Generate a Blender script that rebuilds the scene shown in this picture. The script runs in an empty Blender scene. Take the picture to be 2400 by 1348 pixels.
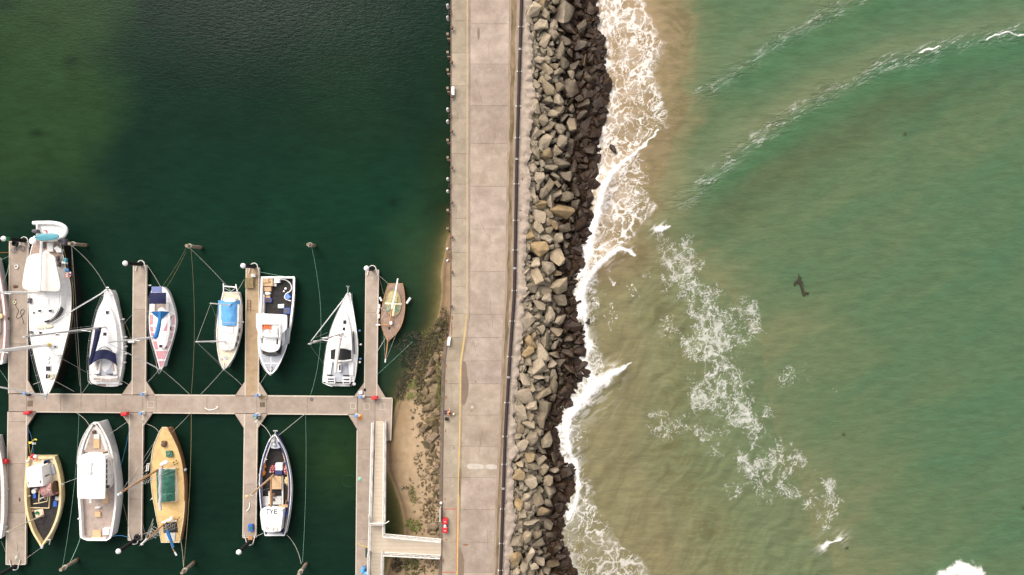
import bpy, bmesh, math, random
import numpy as np
from mathutils import Vector, Matrix, noise as mnoise

random.seed(7)
SC = bpy.context.scene
COL = SC.collection
H = 85.0            # camera height over the water
S = 20.0            # picture pixels (of a 2400 wide frame) per metre at the water

# ------------------------------------------------------------------ camera
cd = bpy.data.cameras.new("camera")
cd.sensor_width = 36.0
cd.lens = 36.0 * H / 120.0
cd.clip_start = 1.0
cd.clip_end = 6000.0
cam = bpy.data.objects.new("camera", cd)
cam.location = (0, 0, H)
COL.objects.link(cam)
SC.camera = cam

# ------------------------------------------------------------------ sky and sun (thin overcast, sun upper left)
SUN_EL, SUN_AZ = math.radians(45), math.radians(-32)
w = bpy.data.worlds.new("World"); SC.world = w; w.use_nodes = True
nt = w.node_tree
bg = nt.nodes["Background"]
sky = nt.nodes.new("ShaderNodeTexSky"); sky.sky_type = 'NISHITA'; sky.sun_disc = False
sky.sun_elevation = SUN_EL; sky.sun_rotation = SUN_AZ; sky.dust_density = 4.0; sky.air_density = 1.0
hs = nt.nodes.new("ShaderNodeHueSaturation"); hs.inputs["Saturation"].default_value = 0.22
nt.links.new(sky.outputs[0], hs.inputs["Color"]); nt.links.new(hs.outputs[0], bg.inputs["Color"])
bg.inputs["Strength"].default_value = 0.15
sl = bpy.data.lights.new("sun", 'SUN'); sl.energy = 1.15; sl.angle = math.radians(38); sl.color = (1.0, 0.93, 0.83)
sun = bpy.data.objects.new("sun", sl); COL.objects.link(sun)
sd = Vector((math.sin(SUN_AZ) * math.cos(SUN_EL), math.cos(SUN_AZ) * math.cos(SUN_EL), math.sin(SUN_EL)))
sun.location = sd * 60
sun.rotation_euler = sd.to_track_quat('Z', 'Y').to_euler()
SC.view_settings.view_transform = 'Standard'
SC.view_settings.look = 'None'
SC.view_settings.gamma = 1
SC.view_settings.exposure = 0.92
SC.cycles.use_denoising = True
SC.cycles.max_bounces = 6
SC.cycles.transparent_max_bounces = 8
SC.cycles.caustics_reflective = False; SC.cycles.caustics_refractive = False

# ------------------------------------------------------------------ helpers
def P(px, py, z=0.0):
    k = (1 - z / H) / S
    return Vector(((px - 1200) * k, (674 - py) * k, z))

def pp(poly, z=0.0): return [P(a, b, z) for a, b in poly]
def rc(x0, y0, x1, y1, a=0.0):
    cx, cy = (x0 + x1) / 2, (y0 + y1) / 2; c, s = math.cos(math.radians(a)), math.sin(math.radians(a))
    return [(cx + (x - cx) * c - (y - cy) * s, cy + (x - cx) * s + (y - cy) * c) for x, y in ((x0, y1), (x1, y1), (x1, y0), (x0, y0))]
def chaikin(poly, n=2, closed=True):
    for _ in range(n):
        out = []
        m = len(poly)
        rng = range(m) if closed else range(m - 1)
        if not closed: out.append(poly[0])
        for i in rng:
            a, b = poly[i], poly[(i + 1) % m]
            out.append(tuple(a[k] * .75 + b[k] * .25 for k in range(len(a))))
            out.append(tuple(a[k] * .25 + b[k] * .75 for k in range(len(a))))
        if not closed: out.append(poly[-1])
        poly = out
    return poly
def ell(cx, cy, rx, ry=None, n=20, a=0.0):
    ry = rx if ry is None else ry; c, s = math.cos(math.radians(a)), math.sin(math.radians(a))
    return [(cx + rx * math.cos(t) * c - ry * math.sin(t) * s, cy + rx * math.cos(t) * s + ry * math.sin(t) * c) for t in [2 * math.pi * i / n for i in range(n)]]
def interp(tbl, v):
    for i in range(len(tbl) - 1):
        a, b = tbl[i], tbl[i + 1]
        if v <= b[0]: return a[1] + (b[1] - a[1]) * max(0, (v - a[0])) / (b[0] - a[0])
    return tbl[-1][1]

class MB:
    """collects faces of one part"""
    def __init__(s): s.v = []; s.f = []; s.mi = []; s.cur = 0
    def _add(s, vs, fs):
        o = len(s.v); s.v += [Vector(v) for v in vs]
        for f in fs: s.f.append([i + o for i in f]); s.mi.append(s.cur)
        return s
    def ring(s, rings, cap0=True, cap1=True, closed=True):
        n = len(rings[0]); vs = [p for r in rings for p in r]; fs = []
        for k in range(len(rings) - 1):
            for i in range(n if closed else n - 1):
                j = (i + 1) % n
                fs.append((k * n + i, k * n + j, (k + 1) * n + j, (k + 1) * n + i))
        if cap0: fs.append(tuple(reversed(range(n))))
        if cap1: fs.append(tuple(range((len(rings) - 1) * n, len(rings) * n)))
        return s._add(vs, fs)
    def prism(s, poly, z0, z1, rnd=0.0, flare=0.0):
        """poly in picture pixels as seen at height z1; walls go straight down to z0 (or spread by flare)"""
        top = pp(poly, z1)
        a = sum(top[i].x * top[(i + 1) % len(top)].y - top[(i + 1) % len(top)].x * top[i].y for i in range(len(top)))
        if a < 0: top = top[::-1]
        n = len(top)
        def off(d, z):
            out = []
            for i in range(n):
                e0 = (top[i] - top[i - 1]); e1 = (top[(i + 1) % n] - top[i])
                n0 = Vector((e0.y, -e0.x, 0)); n1 = Vector((e1.y, -e1.x, 0))
                if n0.length > 1e-9: n0.normalize()
                if n1.length > 1e-9: n1.normalize()
                m = n0 + n1
                if m.length < 1e-6: m = n0
                m.normalize(); c = max(.45, m.dot(n0))
                q = top[i] + m * (d / c); out.append(Vector((q.x, q.y, z)))
            return out
        rings = [off(flare, z0)]
        if rnd: rings += [off(0, z1 - rnd), off(-rnd * .3, z1 - rnd * .3), off(-rnd, z1)]
        else: rings += [off(0, z1)]
        return s.ring(rings)
    def tube(s, pts, r, n=6, r2=None, cap=True):
        pts = [Vector(p) for p in pts]; rings = []
        m = len(pts)
        for i, p in enumerate(pts):
            t = (pts[min(i + 1, m - 1)] - pts[max(i - 1, 0)])
            if t.length < 1e-9: t = Vector((0, 0, 1))
            t.normalize()
            u = t.orthogonal().normalized() if abs(t.z) > .95 else t.cross(Vector((0, 0, 1))).normalized()
            v = t.cross(u)
            rr = r if r2 is None else r + (r2 - r) * i / (m - 1)
            rings.append([p + (u * math.cos(a) + v * math.sin(a)) * rr for a in [2 * math.pi * k / n for k in range(n)]])
        return s.ring(rings, cap, cap)
    def box(s, c, sz, rz=0.0):
        c = Vector(c); x, y, z = sz[0] / 2, sz[1] / 2, sz[2] / 2; R = Matrix.Rotation(rz, 3, 'Z')
        lo = [c + R @ Vector(q) for q in ((-x, -y, -z), (x, -y, -z), (x, y, -z), (-x, y, -z))]
        hi = [p + Vector((0, 0, 2 * z)) for p in lo]
        return s.ring([lo, hi])
    def lathe(s, c, prof, n=14):
        c = Vector(c)
        return s.ring([[c + Vector((r * math.cos(a), r * math.sin(a), z)) for a in [2 * math.pi * k / n for k in range(n)]] for r, z in prof])
    def ball(s, c, r, n=10, sq=1.0, seg=6):
        return s.lathe(c, [(max(1e-3, r * math.sin(math.pi * k / seg)), -r * sq * math.cos(math.pi * k / seg)) for k in range(seg + 1)], n)
    def grid(s, fn, nu, nv):
        vs = [fn(i / nu, j / nv) for j in range(nv + 1) for i in range(nu + 1)]
        fs = [(j * (nu + 1) + i, j * (nu + 1) + i + 1, (j + 1) * (nu + 1) + i + 1, (j + 1) * (nu + 1) + i) for j in range(nv) for i in range(nu)]
        return s._add(vs, fs)
    def build(s, name, mats, parent=None, smooth=False, label=None, loc=None):
        me = bpy.data.meshes.new(name)
        o = bpy.data.objects.new(name, me)
        if parent is not None:
            r = Vector((0, 0, 0)); q = parent
            while q is not None: r = r + q.location; q = q.parent
        elif loc is not None: r = Vector(loc)
        else: r = Vector((0, 0, 0))
        me.from_pydata([tuple(v - r) for v in s.v], [], s.f)
        for m in (mats if isinstance(mats, (list, tuple)) else [mats]): me.materials.append(m)
        if any(s.mi): me.polygons.foreach_set("material_index", s.mi)
        bm = bmesh.new(); bm.from_mesh(me)
        bmesh.ops.recalc_face_normals(bm, faces=bm.faces); bm.to_mesh(me); bm.free()
        if smooth:
            me.polygons.foreach_set("use_smooth", [True] * len(me.polygons))
            me.set_sharp_from_angle(angle=math.radians(38))
        COL.objects.link(o)
        if parent is not None: o.parent = parent
        else: o.location = r
        if label: o["label"] = label
        return o

def tag(o, label=None, cat=None, group=None, kind=None):
    if label: o["label"] = label
    if cat: o["category"] = cat
    if group: o["group"] = group
    if kind: o["kind"] = kind
    return o
def thing(name, label, cat, loc, group=None):
    o = bpy.data.objects.new(name, None); COL.objects.link(o); o.location = loc; o.empty_display_size = .3
    return tag(o, label, cat, group)
def solo(mb, name, mats, label, cat, group=None, kind=None, smooth=False):
    n = len(mb.v); c = sum(mb.v, Vector()) / n; c.z = min(v.z for v in mb.v)
    return tag(mb.build(name, mats, None, smooth, loc=c), label, cat, group, kind)

# ------------------------------------------------------------------ materials
def mat(name, col, var=.12, scale=2.5, rough=.6, spec=.4, bump=0.0, bscale=18, col2=None, s2=.5, amt2=.5, metal=0.0, ocol=False, stretch=None, planks=None, pcol=.55, edge2=(.48, .66), col3=None, s3=1.0):
    m = bpy.data.materials.new(name); m.use_nodes = True
    t = m.node_tree; N = t.nodes; L = t.links
    b = N["Principled BSDF"]; b.inputs["Roughness"].default_value = rough
    b.inputs["Specular IOR Level"].default_value = spec; b.inputs["Metallic"].default_value = metal
    g = N.new("ShaderNodeNewGeometry"); pos = g.outputs["Position"]
    if stretch:
        mp = N.new("ShaderNodeMapping"); mp.inputs["Scale"].default_value = stretch; L.new(pos, mp.inputs["Vector"]); pos = mp.outputs[0]
    def noise(sc, det=5, ro=.6):
        n = N.new("ShaderNodeTexNoise"); n.inputs["Scale"].default_value = sc; n.inputs["Detail"].default_value = det
        n.inputs["Roughness"].default_value = ro; L.new(pos, n.inputs["Vector"]); return n.outputs["Fac"]
    def mix(f, a, c):
        x = N.new("ShaderNodeMix"); x.data_type = 'RGBA'
        for s_, v in ((x.inputs[0], f), (x.inputs[6], a), (x.inputs[7], c)):
            if hasattr(v, "links") or hasattr(v, "node"): L.new(v, s_)
            elif isinstance(v, (int, float)): s_.default_value = v
            else: s_.default_value = (*v[:3], 1)
        return x.outputs[2]
    def ramp(f, lo, hi):
        r = N.new("ShaderNodeMapRange"); r.inputs[1].default_value = lo; r.inputs[2].default_value = hi; L.new(f, r.inputs[0]); return r.outputs[0]
    f = ramp(noise(scale), .3, .7)
    c = mix(f, [k * (1 - var) for k in col], [min(1, k * (1 + var)) for k in col])
    if col2 is not None:
        f2 = ramp(noise(s2, 7, .65), *edge2); q = N.new("ShaderNodeMath"); q.operation = 'MULTIPLY'; q.inputs[1].default_value = amt2; L.new(f2, q.inputs[0])
        c = mix(q.outputs[0], c, col2)
    if col3 is not None:   # pale scuffs and bleached patches
        q = N.new("ShaderNodeMath"); q.operation = 'MULTIPLY'; q.inputs[1].default_value = .55; L.new(ramp(noise(s3, 9, .75), .56, .70), q.inputs[0]); c = mix(q.outputs[0], c, col3)
        q = N.new("ShaderNodeMath"); q.operation = 'MULTIPLY'; q.inputs[1].default_value = .35; L.new(ramp(noise(s3 * 7, 6, .7), .56, .70), q.inputs[0]); c = mix(q.outputs[0], c, col2)
        c = mix(ramp(noise(7.5, 2, .5), .73, .77), c, [min(.6, k * 1.35) for k in col3]); c = mix(ramp(noise(5.3, 2, .5), .735, .77), c, [k * .55 for k in col2])
    if planks:   # (axis, spacing)
        sx = N.new("ShaderNodeSeparateXYZ"); L.new(g.outputs["Position"], sx.inputs[0])
        a = N.new("ShaderNodeMath"); a.operation = 'DIVIDE'; a.inputs[1].default_value = planks[1]; L.new(sx.outputs[planks[0]], a.inputs[0])
        fr = N.new("ShaderNodeMath"); fr.operation = 'FRACT'; L.new(a.outputs[0], fr.inputs[0])
        gt = N.new("ShaderNodeMath"); gt.operation = 'LESS_THAN'; gt.inputs[1].default_value = .18; L.new(fr.outputs[0], gt.inputs[0])
        c = mix(gt.outputs[0], c, [k * pcol for k in col])
    if ocol:
        oi = N.new("ShaderNodeObjectInfo"); x = N.new("ShaderNodeMix"); x.data_type = 'RGBA'; x.blend_type = 'MULTIPLY'; x.inputs[0].default_value = 1
        L.new(c, x.inputs[6]); L.new(oi.outputs["Color"], x.inputs[7]); c = x.outputs[2]
    L.new(c, b.inputs["Base Color"])
    if bump:
        bp = N.new("ShaderNodeBump"); bp.inputs["Strength"].default_value = bump; bp.inputs["Distance"].default_value = .05
        L.new(noise(bscale, 6), bp.inputs["Height"]); L.new(bp.outputs[0], b.inputs["Normal"])
    return m

M = dict(
    gel=mat("white_gelcoat", (.80, .77, .735), .04, 1.5, .35, .5, col2=(.58, .53, .47), s2=1.4, amt2=.30),
    gel2=mat("aged_white_paint", (.70, .66, .62), .07, 2.5, .45, .4, col2=(.36, .28, .21), s2=2.6, amt2=.40, bump=.05),
    nonskid=mat("deck_nonskid", (.72, .685, .655), .05, 5, .75, .3, col2=(.54, .49, .44), s2=1.4, amt2=.28),
    greydeck=mat("blue_grey_deck", (.40, .40, .43), .07, 4, .7, .3, col2=(.28, .27, .28), s2=1.8, amt2=.3),
    cream=mat("cream_canvas", (.72, .64, .56), .04, 1.2, .8, .2, bump=.05, bscale=4),
    creampaint=mat("cream_paint", (.66, .56, .40), .07, 3, .5, .4, col2=(.42, .33, .21), s2=2, amt2=.35),
    yellowdeck=mat("yellow_deck_paint", (.62, .41, .17), .08, 3, .55, .35, col2=(.42, .25, .10), s2=.9, amt2=.55),
    yellowgrp=mat("yellow_grp", (.62, .48, .25), .08, 3, .5, .4, col2=(.36, .25, .12), s2=2.5, amt2=.4),
    pink=mat("pink_deck_paint", (.52, .24, .26), .08, 5, .8, .2, col2=(.60, .34, .34), s2=1.5, amt2=.4),
    navy=mat("navy_canvas", (.018, .020, .055), .2, 5, .85, .2, bump=.15, bscale=5),
    navyhull=mat("navy_hull", (.035, .04, .12), .12, 3, .35, .5),
    blue=mat("blue_canvas", (.025, .14, .34), .18, 4, .8, .25, bump=.25, bscale=6),
    tarp=mat("blue_tarp", (.10, .30, .58), .12, 6, .5, .4, bump=.25, bscale=5),
    steelblue=mat("steel_blue_solar", (.14, .16, .34), .1, 5, .35, .5),
    blackhull=mat("black_topsides", (.016, .013, .012), .2, 3, .3, .5),
    black=mat("black_rubber", (.012, .011, .011), .2, 8, .7, .3),
    blackdeck=mat("black_deck_mat", (.022, .019, .018), .3, 3, .8, .25, col2=(.05, .042, .038), s2=2.4, amt2=.6, bump=.1),
    glass=mat("dark_window_glass", (.014, .013, .016), .2, 3, .08, .6),
    hatch=mat("dark_hatch", (.05, .045, .055), .15, 8, .2, .5),
    teak=mat("weathered_teak", (.34, .235, .18), .18, 6, .75, .25, col2=(.47, .38, .32), s2=3.5, amt2=.6, planks=(0, .12), pcol=.6),
    olddeck=mat("worn_wood_deck", (.40, .31, .26), .18, 6, .8, .2, col2=(.26, .19, .155), s2=1.6, amt2=.6, planks=(0, .16), pcol=.75),
    brightwood=mat("varnished_wood", (.42, .20, .085), .15, 6, .4, .4),
    ply=mat("plywood", (.55, .36, .20), .1, 4, .7, .3),
    darkwood=mat("dark_wood", (.10, .055, .03), .25, 7, .7, .3),
    pilewood=mat("pile_timber", (.27, .205, .145), .25, 9, .85, .2, col2=(.10, .07, .04), s2=3, amt2=.6),
    alu=mat("anodised_spar", (.56, .53, .51), .06, 4, .5, .4),
    spar=mat("white_spar", (.84, .80, .76), .05, 3, .4, .5),
    steel=mat("stainless", (.55, .53, .51), .06, 8, .3, .5, metal=.6),
    galv=mat("galvanised", (.50, .48, .45), .1, 6, .5, .4),
    whitemetal=mat("white_painted_metal", (.62, .575, .52), .08, 6, .6, .3, col2=(.42, .35, .28), s2=2, amt2=.4),
    red=mat("red_plastic", (.55, .025, .03), .12, 5, .4, .4),
    blueplastic=mat("blue_plastic", (.03, .10, .42), .15, 6, .4, .4),
    pedblue=mat("pedestal_blue", (.13, .25, .50), .1, 6, .45, .4),
    orange=mat("orange_net", (.66, .24, .04), .25, 9, .75, .2, bump=.4, bscale=14),
    orangered=mat("orange_fabric", (.70, .17, .06), .3, 12, .8, .2),
    rednet=mat("red_white_net", (.50, .10, .11), .3, 9, .7, .3, col2=(.72, .60, .57), s2=5, amt2=.9, bump=.3),
    green=mat("green_tarp", (.025, .10, .065), .25, 3, .55, .4, col2=(.06, .24, .16), s2=1.2, amt2=.7, bump=.35, bscale=4),
    greenplastic=mat("green_plastic", (.02, .16, .06), .15, 5, .5, .3),
    darkgreen=mat("dark_green_box", (.03, .055, .04), .15, 5, .6, .3),
    teal=mat("teal_board", (.07, .25, .30), .08, 3, .5, .4),
    yellow=mat("yellow_plastic", (.66, .50, .08), .12, 5, .5, .4),
    paleyellow=mat("pale_yellow_board", (.68, .62, .42), .05, 3, .6, .3),
    rope=mat("pale_rope", (.46, .42, .35), .15, 12, .9, .1),
    ropegreen=mat("green_rope", (.24, .40, .31), .15, 12, .9, .1),
    ropeblue=mat("blue_rope", (.06, .22, .42), .15, 12, .9, .1),
    ropebrown=mat("brown_rope", (.30, .23, .12), .2, 12, .9, .1),
    wire=mat("rigging_wire", (.42, .40, .37), .1, 12, .5, .4),
    fender=mat("white_fender", (.74, .70, .67), .06, 6, .5, .4),
    greyrubber=mat("grey_rubber", (.10, .09, .10), .15, 6, .7, .3),
    cardboard=mat("cardboard", (.50, .33, .19), .12, 6, .85, .2),
    rust=mat("rusty_iron", (.13, .075, .055), .3, 9, .8, .2, bump=.3),
    skin=mat("skin", (.50, .29, .21), .06, 6, .6, .3),
    hair=mat("dark_hair", (.03, .02, .015), .2, 20, .7, .2),
    jeans=mat("dark_blue_trousers", (.05, .055, .085), .2, 10, .85, .2),
    pontoon=mat("pontoon_concrete", (.328, .262, .210), .14, 1.3, .85, .15, col2=(.215, .16, .115), s2=.5, amt2=.55, col3=(.40, .325, .26), s3=1.1, bump=.12, bscale=10, ocol=True, edge2=(.42, .72)),
    rustdeck=mat("stained_pontoon_deck", (.34, .24, .145), .14, 1.6, .85, .2, col2=(.25, .155, .08), s2=.5, amt2=.7, bump=.1),
    waler=mat("pale_timber_waler", (.52, .44, .355), .1, 4, .8, .2),
    floatdark=mat("float_side", (.035, .03, .025), .3, 3, .85, .2),
    pier=mat("pier_concrete", (.330, .264, .209), .17, .9, .88, .15, col2=(.205, .150, .112), s2=.5, amt2=.7, col3=(.44, .365, .31), s3=.8, bump=.15, bscale=9, ocol=True, edge2=(.40, .75)),
    joint=mat("joint_dirt", (.13, .10, .07), .3, 3, .9, .1),
    moss=mat("mossy_gutter", (.20, .142, .085), .3, 2.2, .9, .1, col2=(.075, .06, .025), s2=.7, amt2=.9, stretch=(1, .35, 1), bump=.2),
    kerb=mat("kerb_concrete", (.28, .21, .155), .14, 2, .9, .1, col2=(.17, .12, .07), s2=1.1, amt2=.55, stretch=(1, .4, 1)),
    mortar=mat("rough_mortar", (.36, .285, .225), .12, 3, .9, .1, col2=(.22, .165, .12), s2=1.6, amt2=.6, bump=.6, bscale=6),
    wet=mat("damp_concrete", (.165, .115, .078), .12, 1.5, .6, .3),
    yline=mat("yellow_line_paint", (.46, .315, .12), .12, 3, .8, .2, col2=(.33, .25, .17), s2=1.6, amt2=.75),
    yfaded=mat("faded_yellow_paint", (.40, .295, .17), .1, 3, .85, .2, col2=(.31, .235, .18), s2=.6, amt2=.8),
    rline=mat("red_line_paint", (.38, .13, .095), .15, 3, .8, .2),
    wpatch=mat("white_patch", (.43, .37, .31), .08, 4, .85, .2, col2=(.33, .27, .215), s2=2, amt2=.6),
    pipe=mat("dark_pipe", (.034, .023, .022), .15, 2, .7, .2),
    wallface=mat("wall_stone", (.16, .125, .10), .35, 3, .9, .1, col2=(.05, .055, .02), s2=1.2, amt2=.7, bump=.5),
    umber=mat("rust_stain", (.22, .115, .065), .25, 3, .9, .1),
)
# ------------------------------------------------------------------ numpy noise
def _h(ix, iy, s):
    n = (ix.astype(np.int64) * 374761393 + iy.astype(np.int64) * 668265263 + s * 1442695041) & 0xFFFFFFFF
    n = ((n ^ (n >> 13)) * 1274126177) & 0xFFFFFFFF
    return ((n ^ (n >> 16)) & 0xFFFFFF) / float(0xFFFFFF)
def vnoise(x, y, s=0):
    ix, iy = np.floor(x), np.floor(y); fx, fy = x - ix, y - iy
    fx = fx * fx * fx * (fx * (fx * 6 - 15) + 10); fy = fy * fy * fy * (fy * (fy * 6 - 15) + 10)
    a, b = _h(ix, iy, s), _h(ix + 1, iy, s); c, d = _h(ix, iy + 1, s), _h(ix + 1, iy + 1, s)
    return (a + (b - a) * fx) * (1 - fy) + (c + (d - c) * fx) * fy
def fbm(x, y, s=0, o=4, g=.5):
    t = 0; a = 1; n = 0
    for k in range(o):
        t = t + a * vnoise(x * 2 ** k + 17.3 * k, y * 2 ** k - 9.1 * k, s + k); n += a; a *= g
    return t / n
def worley(x, y, s=0):
    ix, iy = np.floor(x), np.floor(y); f1 = np.full(x.shape, 9.0); f2 = f1.copy()
    for dx in (-1, 0, 1):
        for dy in (-1, 0, 1):
            cx, cy = ix + dx, iy + dy
            d = np.hypot(cx + _h(cx, cy, s) - x, cy + _h(cx, cy, s + 5) - y)
            n = d < f1
            f2 = np.where(n, f1, np.minimum(f2, d)); f1 = np.where(n, d, f1)
    return f1, f2
def ss(a, b, x):
    t = np.clip((x - a) / (b - a), 0, 1); return t * t * (3 - 2 * t)
def tab(y, pts): return np.interp(y, [p[0] for p in pts], [p[1] for p in pts])
def dpoly(x, y, pts):
    """distance to a polyline, parameter along it, signed side"""
    best = np.full(x.shape, 1e9); tt = np.zeros(x.shape); sd = np.zeros(x.shape)
    for i in range(len(pts) - 1):
        (ax, ay), (bx, by) = pts[i], pts[i + 1]; dx, dy = bx - ax, by - ay; l2 = dx * dx + dy * dy
        t = np.clip(((x - ax) * dx + (y - ay) * dy) / l2, 0, 1)
        d = np.hypot(x - ax - t * dx, y - ay - t * dy); n = d < best
        best = np.where(n, d, best); tt = np.where(n, i + t, tt)
        sd = np.where(n, np.sign((x - ax) * dy - (y - ay) * dx), sd)
    return best, tt, sd

SHORE = [(-400, 1390), (0, 1385), (60, 1392), (100, 1402), (150, 1408), (200, 1418), (260, 1410), (300, 1402), (350, 1392), (400, 1390), (450, 1388), (500, 1380), (560, 1372), (610, 1362), (680, 1352), (740, 1352), (800, 1362), (870, 1362), (930, 1330), (1000, 1306), (1060, 1308), (1100, 1340), (1150, 1330), (1200, 1312), (1260, 1302), (1348, 1338), (1500, 1330), (1800, 1330)]
OUTER = [(-400, 1500), (0, 1508), (40, 1520), (80, 1522), (100, 1545), (150, 1540), (200, 1535), (260, 1552), (300, 1548), (340, 1500), (400, 1520), (450, 1528), (490, 1535), (540, 1490), (570, 1470), (600, 1430), (640, 1385), (680, 1402), (720, 1402), (760, 1385), (800, 1392), (850, 1400), (890, 1420), (930, 1400), (970, 1362), (1010, 1372), (1060, 1372), (1120, 1380), (1180, 1385), (1230, 1420), (1270, 1450), (1310, 1500), (1348, 1520), (1800, 1500)]
SED = [(-400, 1630), (0, 1618), (100, 1612), (200, 1585), (300, 1570), (400, 1562), (480, 1548), (540, 1500), (600, 1515), (680, 1560), (760, 1585), (850, 1600), (950, 1590), (1050, 1590), (1200, 1640), (1348, 1700), (1800, 1720)]

def axis(lo, hi, step, far, grow=1.35):
    a = list(np.arange(lo, hi + step * .5, step)); st = step; x = hi
    while x < far[1]: st *= grow; x += st; a.append(min(x, far[1] + 1))
    st = step; x = lo
    while x > far[0]: st *= grow; x -= st; a.insert(0, max(x, far[0] - 1))
    return np.array(a)
def sheet_mesh(name, xs, ys, z, attrs, cols, m, keep=None):
    nx, ny = len(xs), len(ys)
    X, Y = np.meshgrid(xs, ys); co = np.stack([X, Y, z], -1).reshape(-1, 3).astype(np.float32)
    j, i = np.meshgrid(np.arange(ny - 1), np.arange(nx - 1), indexing='ij')
    a = (j * nx + i).reshape(-1); q = np.stack([a, a + 1, a + nx + 1, a + nx], -1)
    if keep is not None: q = q[keep.reshape(-1)]
    q = q.astype(np.int32)
    me = bpy.data.meshes.new(name); me.vertices.add(len(co)); me.vertices.foreach_set("co", co.ravel())
    me.loops.add(q.size); me.loops.foreach_set("vertex_index", q.ravel())
    me.polygons.add(len(q)); me.polygons.foreach_set("loop_start", np.arange(len(q), dtype=np.int32) * 4)
    me.polygons.foreach_set("use_smooth", np.ones(len(q), dtype=bool))
    me.update(calc_edges=True)
    for k, v in attrs.items():
        at = me.attributes.new(k, 'FLOAT', 'POINT'); at.data.foreach_set("value", v.astype(np.float32).ravel())
    for k, v in cols.items():
        at = me.attributes.new(k, 'FLOAT_COLOR', 'POINT')
        c = np.concatenate([v, np.ones(v.shape[:2] + (1,))], -1); at.data.foreach_set("color", c.astype(np.float32).ravel())
    me.materials.append(m); o = bpy.data.objects.new(name, me); COL.objects.link(o); return o
def blend(stops, f):
    xs = [s[0] for s in stops]
    return np.stack([np.interp(f, xs, [s[1][k] for s in stops]) for k in range(3)], -1)

def water_mat(name, rough, foam=False, chop_amt=.5, base_bump=.06, opac=False, rot=0.0, spec=.35, nsc=1.5, gl=0.0):
    m = bpy.data.materials.new(name); m.use_nodes = True; t = m.node_tree; N = t.nodes; L = t.links
    b = N["Principled BSDF"]; b.inputs["Specular IOR Level"].default_value = spec
    at = N.new("ShaderNodeAttribute"); at.attribute_name = "tint"
    ch = N.new("ShaderNodeAttribute"); ch.attribute_name = "chop"
    g = N.new("ShaderNodeNewGeometry")
    mp = N.new("ShaderNodeMapping"); mp.inputs["Rotation"].default_value = (0, 0, rot); mp.inputs["Scale"].default_value = (.45, 1.5, 1); L.new(g.outputs["Position"], mp.inputs["Vector"])
    n1 = N.new("ShaderNodeTexNoise"); n1.inputs["Scale"].default_value = nsc; n1.inputs["Detail"].default_value = 5; n1.inputs["Distortion"].default_value = .8; L.new(mp.outputs[0], n1.inputs["Vector"])
    st = N.new("ShaderNodeMath"); st.operation = 'MULTIPLY_ADD'; st.inputs[1].default_value = chop_amt; st.inputs[2].default_value = base_bump; L.new(ch.outputs["Fac"], st.inputs[0])
    bp = N.new("ShaderNodeBump"); bp.inputs["Distance"].default_value = .35; L.new(st.outputs[0], bp.inputs["Strength"]); L.new(n1.outputs["Fac"], bp.inputs["Height"])
    L.new(bp.outputs[0], b.inputs["Normal"])
    sm = N.new("ShaderNodeMath"); sm.operation = 'MULTIPLY_ADD'; sm.inputs[1].default_value = gl; sm.inputs[2].default_value = spec; L.new(ch.outputs["Fac"], sm.inputs[0]); L.new(sm.outputs[0], b.inputs["Specular IOR Level"])
    # fine mottling of the water tint
    n2 = N.new("ShaderNodeTexNoise"); n2.inputs["Scale"].default_value = .9; n2.inputs["Detail"].default_value = 8; n2.inputs["Roughness"].default_value = .7; L.new(mp.outputs[0], n2.inputs["Vector"])
    mr = N.new("ShaderNodeMapRange"); mr.inputs[1].default_value = .3; mr.inputs[2].default_value = .7; mr.inputs[3].default_value = .82; mr.inputs[4].default_value = 1.18; L.new(n2.outputs["Fac"], mr.inputs[0])
    mu = N.new("ShaderNodeMix"); mu.data_type = 'RGBA'; mu.blend_type = 'MULTIPLY'; mu.inputs[0].default_value = 1; L.new(at.outputs["Color"], mu.inputs[6]); L.new(mr.outputs[0], mu.inputs[7])
    col = mu.outputs[2]; b.inputs["Roughness"].default_value = rough
    if foam:
        fa = N.new("ShaderNodeAttribute"); fa.attribute_name = "foam"
        n3 = N.new("ShaderNodeTexNoise"); n3.inputs["Scale"].default_value = 7; n3.inputs["Detail"].default_value = 5; n3.inputs["Roughness"].default_value = .7; L.new(g.outputs["Position"], n3.inputs["Vector"])
        ma = N.new("ShaderNodeMath"); ma.operation = 'MULTIPLY_ADD'; ma.inputs[1].default_value = 1.5; ma.inputs[2].default_value = -.75; L.new(n3.outputs["Fac"], ma.inputs[0])
        lim = N.new("ShaderNodeMath"); lim.operation = 'MULTIPLY'; L.new(fa.outputs["Fac"], lim.inputs[0]); L.new(ma.outputs[0], lim.inputs[1])
        ad = N.new("ShaderNodeMath"); ad.operation = 'ADD'; ad.use_clamp = True; L.new(fa.outputs["Fac"], ad.inputs[0]); L.new(lim.outputs[0], ad.inputs[1])
        mx = N.new("ShaderNodeMix"); mx.data_type = 'RGBA'; L.new(ad.outputs[0], mx.inputs[0]); L.new(col, mx.inputs[6]); mx.inputs[7].default_value = (.80, .75, .71, 1)
        col = mx.outputs[2]
        rr = N.new("ShaderNodeMapRange"); rr.inputs[3].default_value = rough; rr.inputs[4].default_value = .9; L.new(ad.outputs[0], rr.inputs[0]); L.new(rr.outputs[0], b.inputs["Roughness"])
    L.new(col, b.inputs["Base Color"])
    if opac:
        oa = N.new("ShaderNodeAttribute"); oa.attribute_name = "opac"
        tr = N.new("ShaderNodeBsdfTransparent"); tr.inputs[0].default_value = (.80, .88, .74, 1)
        ms = N.new("ShaderNodeMixShader"); L.new(oa.outputs["Fac"], ms.inputs[0]); L.new(tr.outputs[0], ms.inputs[1]); L.new(b.outputs[0], ms.inputs[2])
        L.new(ms.outputs[0], N["Material Output"].inputs["Surface"])
    return m

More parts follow.
